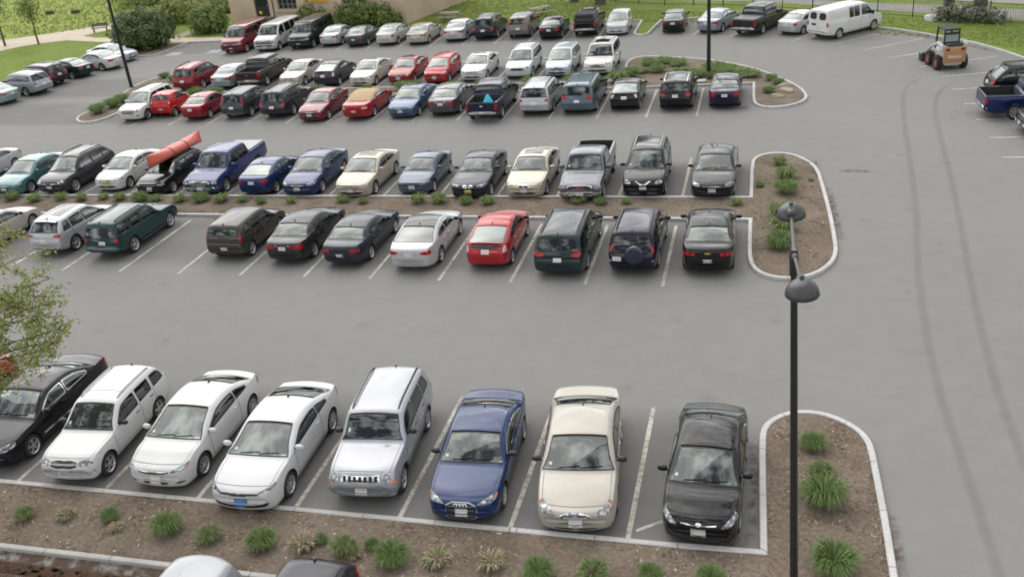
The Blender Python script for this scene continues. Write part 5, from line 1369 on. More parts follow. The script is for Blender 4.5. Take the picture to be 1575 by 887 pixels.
for (x, y, s, lab, k) in [(1.45, 20.4, .78, 'grass clump nearest the rounded tip of the front island', 0), (1.6, 19.35, .70, 'middle small grass clump behind the large one in front island', 3), (1.6, 18.3, 1.18, 'largest round grass clump in the front island beside the lamp post', 1), (1.70, 16.15, 1.12, 'large grass clump at bottom edge right of the lamp post', 2)]:
    plant(TUFTS[k], 'grass_clump', 'grass clump', lab, GC, x, y, s)
GM = 'grass clumps in the middle island end'
for (x, y, s, lab, k) in [(.78, 41.7, .85, 'leafy clump at the far tip of the middle island', 1), (1.05, 39.9, 1.25, 'wide bright clump second from far tip of middle island', 0), (1.0, 38.2, 1.15, 'clump beside the far lamp head in the middle island', 2), (.75, 35.6, 1.25, 'clump just below the far lamp head in middle island', 0), (.85, 34.3, 1.3, 'tall clump between the lamp heads in middle island', 1), (.72, 32.7, 1.2, 'nearest clump at the near end of middle island', 2), (2.05, 39.6, .35, 'tiny sprout near right kerb of the middle island', 1), (-.05, 38.9, .45, 'small sprout near left kerb of the middle island', 2)]:
    plant((TUFT_Y + TUFTS)[k], 'grass_clump', 'grass clump', lab, GM, x, y, s)
GB = 'grass clumps between the second and third rows'
MIDROW = [(-36.5, 37.0, 1.0, 'beside the beige car at the left edge'), (-35.0, 36.8, 1.1, 'behind the beige car, second from left edge'), (-33.6, 37.0, 1.0, 'between teal sedan and silver SUV'), (-32.4, 37.0, .9, 'below the grey crossover, left of its front wheel'), (-31.2, 37.1, .8, 'small, below the grey crossover'), (-30.2, 37.0, 1.0, 'below the white sedan in the second row, left'), (-29.0, 36.9, 1.1, 'right of the white sedan in the second row'), (-28.1, 36.9, .9, 'below the black wagon carrying the canoe'), (-26.8, 36.9, 1.0, 'below the left headlight of the blue pickup'), (-25.65, 36.9, 1.1, 'below the middle of the blue pickup'), (-24.55, 36.9, 1.1, 'below the right headlight of the blue pickup'), (-23.5, 36.9, .8, 'left, below the dark blue hatchback'), (-22.4, 36.7, .7, 'right, below the dark blue hatchback'), (-20.9, 36.8, .7, 'below the blue sedan, left of its plate'), (-18.4, 36.9, .9, 'below beige sedan in second row, left'), (-17.35, 36.8, .7, 'low and ragged, below beige sedan in second row'), (-14.7, 36.9, 1.1, 'behind silver sedan with the black roof, left'), (-13.75, 36.95, 1.15, 'behind silver sedan with the black roof, right'), (-12.5, 36.8, .8, 'small, left of red hatchback roof'), (-11.5, 36.8, 1.0, 'just behind the red hatchback'), (-7.45, 36.95, 1.0, 'under the nose of the grey pickup'), (-6.5, 36.8, .8, 'right of the dark green minivan roof'), (-5.45, 36.9, .65, 'behind the navy SUV, small'), (-.95, 36.8, .75, 'behind the black sedan beside the island cap')]
for i, (x, y, s, lab) in enumerate(MIDROW): plant(TUFT_Y[i % 2] if i % 3 else TUFTS[i % 4], 'grass_clump', 'grass clump', 'green grass clump ' + lab, GB, x, y, s * .86)
GE = 'grass clumps on the far islands'
FARP = [(-42.7, 52.7, 1.3, 'left tip of far island, nearest to the white SUV'), (-42.5, 54.0, 1.3, 'left tip of far island, second one'), (-42.7, 55.3, 1.2, 'beside the foot of the left lamp post'), (-43.6, 62.0, 1.0, 'far corner of the left island tip'), (-42.2, 61.0, 1.1, 'left of the dark red SUV'), (-39.6, 56.4, 1.2, 'behind the small red two-seater'), (-37.6, 56.5, 1.2, 'behind the dark red sedan'), (-36.0, 56.5, 1.1, 'between dark red sedan and silver sedan'), (-30.0, 56.6, 1.1, 'behind the dark grey crossover'), (-28.5, 56.6, 1.1, 'behind the beige sedan in fifth row'), (-25.0, 56.6, .9, 'behind the maroon sedan'), (-22.6, 56.6, 1.3, 'left, between red convertible and blue sedan'), (-21.7, 56.7, 1.2, 'right, between red convertible and blue sedan'), (-19.2, 56.6, 1.0, 'below the red hatchback in the fifth row'), (-17.2, 56.6, 1.1, 'left of the navy pickup cab'), (-13.9, 56.6, 1.6, 'between navy pickup and silver SUV'), (-11.2, 56.6, 1.7, 'between silver SUV and blue-grey minivan'), (-8.6, 56.9, 1.7, 'right of the blue-grey minivan'), (-8.0, 58.0, 1.4, 'left side of the big far island')]
for i, (x, y, s, lab) in enumerate(FARP): plant((TUFTS + TUFT_Y)[i % 6], 'grass_clump', 'grass clump', 'grass clump at ' + lab if 'island' in lab else 'grass clump ' + lab, GE, x, y, s)
# dense planting round the right lamp post
rg = random.Random(5); GH = 'leafy plants on the big far island'
for i in range(40):
    t = rg.random(); x = -7.6 + 6.8 * t + rg.uniform(-.2, .2); ymax = 62.9 - 3.4 * t - .5 * t * t; y = rg.uniform(58.2 - 1.2 * t, ymax - .3)
    plant((TUFT_Y + TUFT_Y + TUFTS[:1])[i % 5], 'leafy_plant', 'plant', 'leafy green plant in the dense bed round the right lamp post', GH, x, y, rg.uniform(.9, 1.6), sz=rg.uniform(.5, 1.0))
for (x, y, lab) in [(.4, 56.6, 'farther'), (.8, 55.6, 'middle'), (.3, 53.9, 'nearest')]: plant(TUFTS[1], 'grass_clump', 'grass clump', 'grass clump at the right end of far island, %s of three' % lab, 'grass clumps at the right end of the far island', x, y, .85, sz=.7)

# stones and slabs
def stone(name, label, c, d, seed, m, group=None):
    rg = random.Random(seed); bm = bmesh.new(); bmesh.ops.create_icosphere(bm, subdivisions=3, radius=1)
    ph = [rg.uniform(0, 6) for _ in range(6)]
    for v in bm.verts:
        k = 1 + .13 * math.sin(3 * v.co.x + ph[0]) + .11 * math.sin(4 * v.co.y + ph[1]) + .08 * math.sin(5 * v.co.z + ph[2] + 2 * v.co.x)
        v.co = Vector((v.co.x * k * d[0], v.co.y * k * d[1], max(v.co.z, -.4) * k * d[2]))
    me = bpy.data.meshes.new(name); bm.to_mesh(me); bm.free(); me.materials.append(m); me.polygons.foreach_set('use_smooth', [True] * len(me.polygons))
    o = mesh_obj(name, me); o.location = c; o.rotation_euler = (0, 0, rg.uniform(0, 3)); tag(o, label, 'rock', group)
M_STONE = simple('pale_stone', (.40, .38, .34), .9, var=.25, bstr=.4); M_ROCKD = simple('tan_stone', (.30, .26, .20), .9, var=.3, bstr=.5)
stone('boulder', 'white boulder on lawn beside the fence shrub', (11.2, 72.0, .1), (.55, .38, .32), 1, simple('white_stone', (.62, .61, .58), .8, var=.1))
stone('rock', 'flat tan rock beside the nearest clump on far island', (1.3, 54.1, .12), (.55, .3, .16), 2, M_ROCKD); stone('rock', 'flat tan rock near the right kerb of the far island', (1.15, 55.2, .12), (.5, .28, .14), 3, M_ROCKD)
stone('rock', 'small flat tan rock between the three clumps', (.75, 53.0, .12), (.45, .25, .12), 4, M_ROCKD)
stone('boulder', 'grey-tan boulder at the foot of the right lamp post', (-2.6, 57.3, .15), (.42, .3, .28), 6, M_ROCKD)
mb = MB(); mb.box((-3.75, 56.5, .16), (.85, .5, .12), 0, rz=.15, bev=.03); tag(mb.obj('paving_slab', [M_STONE]), 'pale loose slab lying behind kerb beside black SUV', 'slab')

# chips and pebbles in the mulch: too many to count
rg = random.Random(9); mb = MB(); ms = [simple('chip_pale', (.42, .37, .30), .9), simple('chip_brown', (.16, .11, .075), .95), simple('chip_dark', (.085, .062, .045), .95), simple('chip_tan', (.28, .22, .16), .95)]
def chip(x, y, z, s):
    a = rg.uniform(0, 6.28); l = s * rg.uniform(.6, 1.6); w_ = s * rg.uniform(.2, .45); t = rg.uniform(-.5, .5); u = rg.uniform(-.4, .4)
    d = Vector((math.cos(a), math.sin(a), t * .5)) * l; e = Vector((-math.sin(a), math.cos(a), u * .5)) * w_; c = Vector((x, y, z + abs(d.z) * .5 + abs(e.z) * .5)); h = Vector((0, 0, s * .18))
    V = [c - d - e, c + d - e, c + d + e, c - d + e]; V += [v + h for v in V]
    mb.add(V, [(4, 5, 6, 7), (0, 1, 5, 4), (1, 2, 6, 5), (2, 3, 7, 6), (3, 0, 4, 7)], rg.choices((0, 1, 2, 3), (.05, .40, .22, .33))[0])
for i in range(9000):
    x = rg.uniform(-20, .3); y = rg.uniform(14.25, 16.28); chip(x, y, .10, rg.uniform(.012, .035))
for i in range(55):
    x = rg.uniform(-20, .3); y = rg.uniform(14.3, 16.25); mb.box((x, y, .11), (rg.uniform(.03, .07), rg.uniform(.02, .05), .025), 0, rz=rg.uniform(0, 3))
for i in range(4200):
    x = rg.uniform(.32, 2.8); y = rg.uniform(14.5, 21.6)
    if y > 20.8 and (x - 1.5) ** 2 + (y - 20.8) ** 2 > 1.1: continue
    chip(x, y, .10, rg.uniform(.012, .035))
for i in range(2600):
    x = rg.uniform(-.2, 2.4); y = rg.uniform(31, 42.6); chip(x, y, .10, rg.uniform(.02, .045))
for i in range(2600):
    x = rg.uniform(-36, -.4); y = rg.uniform(35.5, 37.55); chip(x, y, .10, rg.uniform(.02, .045))
tag(mb.obj('mulch_chips', ms, smooth=False), kind='stuff')

# ------------------------------------------------------------------ leaf masses
def leaf_cloud(blobs, n, size, seed, mb=None, mi=0, gap=.0):
    """leaf faces through the volume of several lumps"""
    rg = random.Random(seed); mb = mb or MB(); tot = sum(b[3] * b[4] * b[5] for b in blobs)
    for (cx, cy, cz, rx, ry, rz) in blobs:
        k = max(6, int(n * rx * ry * rz / tot)); ph = [rg.uniform(0, 6.28) for _ in range(6)]
        for i in range(k):
            while True:
                v = Vector((rg.uniform(-1, 1), rg.uniform(-1, 1), rg.uniform(-1, 1)))
                if .05 < v.length < 1: break
            r = v.length; u = v / r
            lump = 1 + .34 * math.sin(4 * u.x + ph[0]) * math.sin(5 * u.y + ph[1]) + .16 * math.sin(9 * u.z + ph[2] + 3 * u.x) + .1 * math.sin(14 * u.x + 11 * u.y + ph[3])
            rr = (r ** .45) * lump
            p = Vector((cx + u.x * rr * rx, cy + u.y * rr * ry, cz + u.z * rr * rz))
            if p.z < .03: p.z = .03 + rg.random() * .1
            nrm = (u + Vector((rg.uniform(-.8, .8), rg.uniform(-.8, .8), rg.uniform(-.3, 1.0)))).normalized()
            a = nrm.orthogonal().normalized(); b = nrm.cross(a); t = rg.uniform(0, 6.28); a, b = a * math.cos(t) + b * math.sin(t), b * math.cos(t) - a * math.sin(t)
            s = size * rg.uniform(.6, 1.35)
            mb.add([p - a * s, p - b * s * .5 + nrm * s * .12, p + a * s, p + b * s * .5 + nrm * s * .12], [(0, 1, 2, 3)], mi)
    return mb

def limb(mb, a, b, r0, r1, rg, bend=.12, n=5):
    a, b = Vector(a), Vector(b); L_ = (b - a).length; o1 = Vector((rg.uniform(-1, 1), rg.uniform(-1, 1), rg.uniform(-.4, .6))) * bend * L_
    P = [a + (b - a) * t + o1 * math.sin(math.pi * t) * (.8) for t in [i / n for i in range(n + 1)]]
    mb.tube(P, [r0 + (r1 - r0) * i / n for i in range(n + 1)], 7); return P

def bush(name, cat, label, blobs, n, size, seed, m, group=None, stem=True):
    c = blobs[0]; root = empty(name, (c[0], c[1], 0), 0, label, cat, group)
    B = [(b[0] - c[0], b[1] - c[1], b[2], b[3], b[4], b[5]) for b in blobs]
    leaf_cloud(B, n, size, seed).obj('foliage', [m], root, True, None)
    rg = random.Random(seed); mb = MB()
    for b in B[:5]: limb(mb, (b[0] * .3, b[1] * .3, 0), (b[0], b[1], b[2]), .06, .02, rg)
    mb.obj('stem', [M_BARK], root)
    return root

# big round bush and its neighbours at the lot's left corner
bush('bush', 'bush', 'large dark green bush at the left corner of lot beside silver sedan', [(-53.4, 73.0, 1.3, 1.7, 1.5, 1.4), (-52.2, 73.5, 1.1, 1.3, 1.2, 1.2), (-54.6, 74.0, 1.5, 1.5, 1.4, 1.5), (-53.2, 74.8, 1.8, 1.7, 1.4, 1.3), (-51.8, 74.7, 1.4, 1.2, 1.2, 1.3), (-54.0, 72.0, .8, 1.0, .9, .8)], 14000, .13, 31, M_LEAF_D)
bush('bush', 'bush', 'dark green bush at the left corner of the beige building', [(-50.0, 79.6, 1.2, 1.5, 1.2, 1.3), (-48.9, 79.6, 1.4, 1.1, 1.0, 1.3), (-51.0, 80.2, 1.0, 1.0, .9, 1.0)], 5600, .13, 32, M_LEAF_M)
bush('bush', 'bush', 'tall shrub against the beige building behind the grey sedans', [(-35.5, 79.4, 1.1, 1.5, .8, 1.2), (-34.2, 79.2, 1.3, 1.3, .8, 1.3), (-36.5, 79.7, .8, .9, .7, .8)], 4600, .12, 33, M_LEAF_M)
bush('bush', 'bush', 'small shrub at the right corner of the beige building', [(-32.4, 79.0, .9, 1.0, .7, .9), (-31.6, 79.2, .6, .8, .6, .6)], 1700, .14, 34, M_LEAF_M)
bush('bush', 'bush', 'sparse shrub below the yellow sign on beige building', [(-40.5, 81.0, 1.0, .9, .5, .9), (-38.9, 80.6, .9, .5, .4, .8)], 900, .15, 35, M_LEAF_M)
bush('bush', 'bush', 'whitish flowering shrub along the fence between two tree trunks', [(12.2, 71.7, .55, 1.0, .6, .65), (13.6, 70.9, .6, 1.1, .6, .7), (14.8, 70.2, .45, .8, .5, .5)], 1700, .12, 36, M_LEAF_W)
GS = 'shrubs beyond the footpath'
SHR = [(-60.2, 83.5, 1.2, 1.7, 1.2, M_LEAF_Y, 'mid green shrub behind the left lamp post'), (-57.0, 86.0, 1.5, 2.2, 1.5, M_LEAF_Y, 'wide light shrub behind the large dark bush'), (-63.5, 92.5, 2.0, 3.2, 2.2, M_LEAF_M, 'shrub at top edge left of the left lamp post'), (-58.0, 95.0, 2.2, 3.4, 2.2, M_LEAF_M, 'dark shrub at top edge above the large bush'), (-53.6, 98.0, 2.0, 3.2, 2.0, M_LEAF_M, 'shrub at top edge left of the building'), (-55.0, 91.0, 1.0, 2.2, 1.2, M_LEAF_Y, 'low yellow green shrub on slope left of the building'), (-50.6, 90.5, 1.5, 1.9, 1.6, M_LEAF_D, 'dark shrub beside the left wall of the building'), (-68, 97, 1.6, 3.0, 1.8, M_LEAF_Y, 'pale shrub in the meadow at top left')]
for i, (x, y, z, rx, rz, m, lab) in enumerate(SHR): bush('shrub', 'shrub', lab, [(x, y, z * .8, rx, rx * .7, rz * .8), (x + rx * .7, y + .3, z * .7, rx * .7, rx * .6, rz * .7), (x - rx * .7, y - .2, z * .6, rx * .7, rx * .5, rz * .6)], 2600, .19, 40 + i, m, GS)

# meadow tufts: uncounted tall grass
mb = MB(); rg = random.Random(77)
M_MEADOW = m_leaf('meadow_grass', [(.20, .25, .07), (.25, .30, .085), (.31, .35, .12)], .8, .3, nz=.25)
def blade(x, y, h, s):
    a = rg.uniform(0, 6.28); d = Vector((math.cos(a), math.sin(a), 0)); e = Vector((-d.y, d.x, 0)) * s
    p = Vector((x, y, 0)); q = p + d * h * .35 + Vector((0, 0, h * .8)); r = p + d * h * .8 + Vector((0, 0, h * .75))
    mb.add([p - e, p + e, q + e * .8, q - e * .8, r], [(0, 1, 2, 3), (3, 2, 4)])
for i in range(7000):
    x = rg.uniform(-108, -56); t = (x + 86) / 26.0; lo = 74 + 13.5 * t + (8 if x > -62 else 0) if x > -86 else 70
    y = rg.uniform(max(lo + 1.2, 72), 116)
    if x > -60 and y < 92: continue
    blade(x, y, rg.uniform(.10, .34), rg.uniform(.05, .12))
for i in range(6000):
    x = rg.uniform(-30, -14); y = rg.uniform(77.2, 95); 
    if x < -29 and y < 82: continue
    blade(x, y, rg.uniform(.06, .16), rg.uniform(.03, .07))
for i in range(5000):
    t = rg.random(); x = -14 + 30 * t; y = rg.uniform(76.8 - 11 * t * t - 4 * t, 82.5 - 11.5 * t)
    blade(x, y, rg.uniform(.05, .14), rg.uniform(.03, .06))
tag(mb.obj('meadow_grass', [M_MEADOW], None, True, None), kind='stuff')

# ------------------------------------------------------------------ trees
def tree(label, x, y, h, r, crown, n, size, seed, m, group=None, lean=(0, 0), limbs=7, name='tree'):
    rg = random.Random(seed); root = empty(name, (x, y, 0), 0, label, 'tree', group); mb = MB()
    top = Vector((lean[0], lean[1], h * .62))
    mb.tube([(0, 0, -.1), (0, 0, .12), (top.x * .1, top.y * .1, h * .12), (top.x * .45 + .05, top.y * .45, h * .34), top], [r * 1.5, r * 1.15, r, r * .82, r * .45], 10)
    B = []
    for (cx, cy, cz, rx, ry, rz) in crown:
        a = top * rg.uniform(.55, .95); P = limb(mb, a, (cx, cy, cz), r * .35, r * .08, rg)
        for k in range(3):
            e = Vector((cx, cy, cz)) + Vector((rg.uniform(-1, 1) * rx, rg.uniform(-1, 1) * ry, rg.uniform(-.6, 1) * rz)) * .8; limb(mb, P[3], e, r * .12, r * .03, rg, n=3)
        B.append((cx, cy, cz, rx, ry, rz))
    mb.obj('trunk', [M_BARK], root)
    leaf_cloud(B, int(n * (.45 if limbs == 5 else 1)), size, seed + 1).obj('crown', [m], root, True, None)
    return root
def crown_of(h, w_, seed, k=9):
    rg = random.Random(seed); C_ = []
    for i in range(k):
        a = i * 2.4; t = (i + .5) / k; rr = w_ * math.sqrt(1 - (2 * t - 1) ** 2) * .62
        C_.append((rr * math.cos(a), rr * math.sin(a), h * (.45 + .5 * t), w_ * .45, w_ * .45, h * .13))
    return C_
GT = 'mature trees on the far lawn'
tree('tall tree at the right corner of the beige building, trunk in view', -31.2, 81.2, 12, .30, crown_of(12, 4.2, 3), 4200, .20, 51, M_LEAF_M, GT, limbs=5)
tree('tree trunk on far lawn, left of the two behind the dark pickup', -16.8, 86.5, 13, .34, crown_of(13, 4.5, 4), 4200, .20, 52, M_LEAF_D, GT)
tree('broad tree trunk on far lawn directly behind the dark capped pickup', -14.1, 84.5, 14, .42, crown_of(14, 5.0, 5), 4800, .20, 53, M_LEAF_D, GT)
tree('left tree trunk of two at the flowering shrub by the fence', 12.4, 73.3, 13, .33, crown_of(13, 4.4, 6), 4200, .20, 54, M_LEAF_M, GT, limbs=5)
tree('right tree trunk of two at the flowering shrub by the fence', 14.4, 72.9, 14, .42, crown_of(14, 4.6, 7), 4200, .20, 55, M_LEAF_M, GT, limbs=5)
GY = 'young trees along the footpath'
tree('slender young tree with thin crown beside the pale footpath', -67.7, 78.0, 5.6, .085, [(.1, 0, 2.6, .9, .8, .7), (-.6, .1, 3.3, .9, .8, .8), (.5, -.1, 3.6, .9, .8, .8), (-.2, 0, 4.3, .8, .7, .8), (.1, 0, 5.0, .55, .5, .7)], 1000, .12, 56, M_LEAF_M, GY)
tree('young tree cut off by the left edge beside the footpath', -71.4, 77.8, 6, .10, [(-.2, 0, 3.6, 1.0, .9, .8), (.3, 0, 4.4, 1.0, .9, .8), (0, 0, 5.2, .8, .7, .7)], 700, .13, 57, M_LEAF_M, GY)
tree('thin sapling with pale trunk left of the building, nearer the path', -56.0, 83.0, 5.5, .07, [(0, 0, 3.6, .9, .8, .8), (.2, .1, 4.5, .8, .8, .8)], 600, .13, 58, M_LEAF_Y, GY)
tree('thin sapling with pale trunk left of the building, nearer the wall', -54.2, 84.2, 5.5, .07, [(0, 0, 3.6, .9, .8, .8), (-.2, .1, 4.5, .8, .8, .8)], 600, .13, 59, M_LEAF_Y, GY)

# near tree at the left edge: only one side of its crown is in view
rg = random.Random(61); root = empty('tree', (-19.2, 15.2, .12), 0, 'near young tree with loose yellow green leaves at the left edge', 'tree')
mb = MB(); base = Vector((0, 0, 0)); O = Vector((-19.0, 15.2, .08))
mb.tube([(0, 0, -.1), (.05, 0, 1.2), (.25, .05, 2.8), (.55, .0, 4.4), (.8, 0, 6.2), (.95, 0, 8.0)], [.13, .115, .10, .08, .05, .02], 10)
tw = []
ENDS = [(-14.85, 15.3, 5.25), (-15.1, 15.0, 5.75), (-15.0, 15.6, 6.35), (-15.3, 15.2, 7.0), (-15.5, 15.5, 7.5), (-15.2, 15.3, 4.75), (-15.9, 15.2, 4.4), (-16.3, 15.4, 5.3), (-16.2, 14.9, 6.3), (-15.9, 15.0, 8.1), (-16.4, 15.6, 7.3), (-17.0, 15.2, 3.9), (-15.6, 15.8, 5.6), (-16.8, 14.9, 8.6), (-14.98, 15.15, 5.0), (-15.35, 15.4, 6.0)]
for e in ENDS:
    e = Vector(e) + Vector((.06, 0, .30)) - O; zz = max(1.8, e.z - rg.uniform(.6, 1.6)); a = Vector((.25 + .12 * (zz - 2.8), 0, zz))
    P = limb(mb, a, e, .030, .008, rg, .10, 7)
    for k in range(13):
        p0 = P[rg.randint(3, 7)]; q = p0 + Vector((rg.uniform(-.5, .55), rg.uniform(-.55, .55), rg.uniform(-.45, .4))); limb(mb, p0, q, .008, .003, rg, .1, 3); tw.append((p0, q))
mb.obj('trunk', [M_BARK], root)
mb = MB()
for p0, q in tw:
    for k in range(rg.randint(34, 58)):
        c = p0.lerp(q, rg.uniform(.2, 1.12)) + Vector((rg.uniform(-.16, .16), rg.uniform(-.16, .16), rg.uniform(-.14, .12)))
        nrm = Vector((rg.uniform(-.8, .8), rg.uniform(-.8, .8), rg.uniform(.1, 1))).normalized(); a = nrm.orthogonal().normalized(); b = nrm.cross(a); t = rg.uniform(0, 6.28); a, b = a * math.cos(t) + b * math.sin(t), b * math.cos(t) - a * math.sin(t)
        s = rg.uniform(.030, .058)
        mb.add([c - a * s, c - b * s * .5, c + a * s * 1.1, c + b * s * .5], [(0, 1, 2, 3)])
leaf_cloud([(-2.2, .3, 8.2, 2.2, 2.0, 1.8), (-.6, .6, 9.6, 2.3, 2.0, 1.5), (-3.2, .8, 6.6, 1.9, 1.7, 1.5), (-1.8, 1.0, 11.0, 2.0, 1.8, 1.3)], 3800, .08, 63, mb)
mb.obj('crown', [M_LEAF_Y], root, True, None)

# ------------------------------------------------------------------ lamp posts
M_POLE = simple('bronze_black_metal', (.016, .015, .015), .38, .2, .5, .2, var=.2)
M_LAMPG = simple('lamp_dome_grey', (.040, .040, .044), .42, .2, .5, .3, var=.15)
def lamp_post(label, x, y, H, group, heads, lean=(0, 0), r=.075):
    root = empty('street_lamp', (x, y, 0), 0, label, 'street lamp', group); root.rotation_euler = (lean[1], lean[0], 0)
    mb = MB(); mb.lathe([(.24, .0), (.24, .13), (.22, .15), (.001, .15)], 20); mb.obj('footing', [M_KERB2], root)
    mb = MB(); mb.lathe([(.15, .15), (.15, .19), (.11, .25), (r * 1.15, .29)], 18); mb.obj('base_cover', [M_POLE], root)
    mb = MB(); n = 14; mb.tube([(0, 0, .15 + (H - .15) * i / n) for i in range(n + 1)], [r * (1.15 - .35 * i / n) for i in range(n + 1)], 14); mb.obj('pole', [M_POLE], root)
    mb = MB(); mb.lathe([(r * .95, H - .45), (r * 1.05, H - .40), (r * 1.05, H - .05), (.045, H + .03), (.001, H + .03)], 14); mb.obj('pole_cap', [M_POLE], root)
    for h in heads:
        h = Vector(h); d = Vector((h.x, h.y, 0)).normalized(); rr = .25
        mb = MB(); mb.tube([(d.x * .03, d.y * .03, H - .08), (d.x * .35, d.y * .35, H - .02), tuple(Vector((h.x, h.y, h.z + .02)) - d * (rr - .08))], [.036, .030, .028], 10); mb.box((d.x * .12, d.y * .12, H - .06), (.14, .10, .12), 0, rz=math.atan2(d.y, d.x), bev=.03); mb.obj('arm', [M_LAMPG], root)
        mb = MB(); c = (h.x, h.y, h.z)
        mb.lathe([(rr - .03, -.10), (rr, -.095), (rr + .012, -.07), (rr + .004, -.03), (rr * .95, .02), (rr * .84, .075), (rr * .66, .12), (rr * .42, .15), (rr * .2, .162), (.001, .165)], 28, 0, 'z', c)
        b2 = Vector((h.x, h.y, h.z + .06)) - d * (rr * .75); mb.box(tuple(b2), (.22, .15, .14), 0, rz=math.atan2(d.y, d.x), bev=.04)
        dome = mb.obj('lamp_shade', [M_LAMPG], root, True, 50)
        mb = MB(); mb.lathe([(rr - .02, -.099), (rr * .6, -.13), (.001, -.14)], 24, 0, 'z', c); mb.obj('lens', [simple('lamp_lens', (.45, .45, .42), .25)], dome)
        mb = MB(); pc = Vector((h.x, h.y, h.z + .165)); mb.lathe([(.035, -.02), (.038, .02), (.03, .05), (.001, .06)], 14, 0, 'z', tuple(pc - d * .06)); mb.obj('photocell', [simple('photocell', (.035, .09, .085), .3)], dome)
    return root
LG = 'street lamps of the lot'
lamp_post('tall black lamp post with two grey dome heads in the foreground strip', .88, 14.75, 8.05, LG, [(.09, -1.42, 8.05), (-.02, 1.62, 8.09)], lean=(-.040, 0), r=.072)
lamp_post('leaning-looking black lamp post at left tip of the far island', -44.7, 59.37, 8.1, LG, [(0, -1.5, 8.1), (0, 1.5, 8.1)], r=.11)
lamp_post('black lamp post standing in dense planting on the big far island', -3.24, 57.87, 8.1, LG, [(0, -1.5, 8.1), (0, 1.5, 8.1)], r=.11)

# ------------------------------------------------------------------ building
ang = math.atan2(-3.54, 15.4); BL = 20.2
def m_render():
    m, nt, out = mat_new('beige_render'); P = wpos(nt); n1 = noise(nt, P, .5, 5); n2 = noise(nt, P, 30, 4)
    c = ramp(nt, n1, [(.3, (.50, .39, .285)), (.7, (.60, .48, .36))]); principled(nt, out, c, .9, 0, .2, 0, n2, .3, .01); return m
M_REND = m_render()
bld = empty('beige_building', (-50.1, 84.1, 0), ang, 'beige rendered single storey building behind the parked vans', 'building')
HB, DB = 5.2, 11.0
def wall_with_openings(mb, L_, H_, holes):
    xs = sorted({0, L_} | {h[0] for h in holes} | {h[1] for h in holes}); zs = sorted({0, H_} | {h[2] for h in holes} | {h[3] for h in holes})
    for i in range(len(xs) - 1):
        for j in range(len(zs) - 1):
            cx, cz = (xs[i] + xs[i + 1]) / 2, (zs[j] + zs[j + 1]) / 2
            if any(h[0] < cx < h[1] and h[2] < cz < h[3] for h in holes): continue
            mb.add([(xs[i], 0, zs[j]), (xs[i + 1], 0, zs[j]), (xs[i + 1], 0, zs[j + 1]), (xs[i], 0, zs[j + 1])], [(0, 1, 2, 3)])
    for (a, b, c, d) in holes:
        mb.add([(a, 0, c), (b, 0, c), (b, .22, c), (a, .22, c)], [(0, 3, 2, 1)]); mb.add([(a, 0, d), (b, 0, d), (b, .22, d), (a, .22, d)], [(0, 1, 2, 3)])
        mb.add([(a, 0, c), (a, 0, d), (a, .22, d), (a, .22, c)], [(0, 3, 2, 1)]); mb.add([(b, 0, c), (b, 0, d), (b, .22, d), (b, .22, c)], [(0, 1, 2, 3)])
HOLES = [(3.15, 4.90, .62, 2.95), (5.95, 8.25, 1.25, 3.2), (13.45, 15.35, 1.70, 3.2)]
mb = MB(); wall_with_openings(mb, BL, HB, HOLES)
mb.add([(0, 0, 0), (0, DB, 0), (0, DB, HB), (0, 0, HB)], [(0, 3, 2, 1)][::-1]); mb.add([(BL, 0, 0), (BL, DB, 0), (BL, DB, HB), (BL, 0, HB)], [(0, 1, 2, 3)]); mb.add([(0, DB, 0), (BL, DB, 0), (BL, DB, HB), (0, DB, HB)], [(0, 3, 2, 1)])
mb.obj('wall', [M_REND], bld, False)
mb = MB(); mb.box((BL / 2, DB / 2, HB + .12), (BL + .5, DB + .5, .24), 0, bev=.04); mb.obj('roof', [simple('roof_felt', (.12, .115, .11), .9, var=.2)], bld)
M_WGL = simple('building_glass', (.025, .03, .032), .06, 0, .6); M_FRAME = simple('dark_window_frame', (.035, .034, .033), .5)
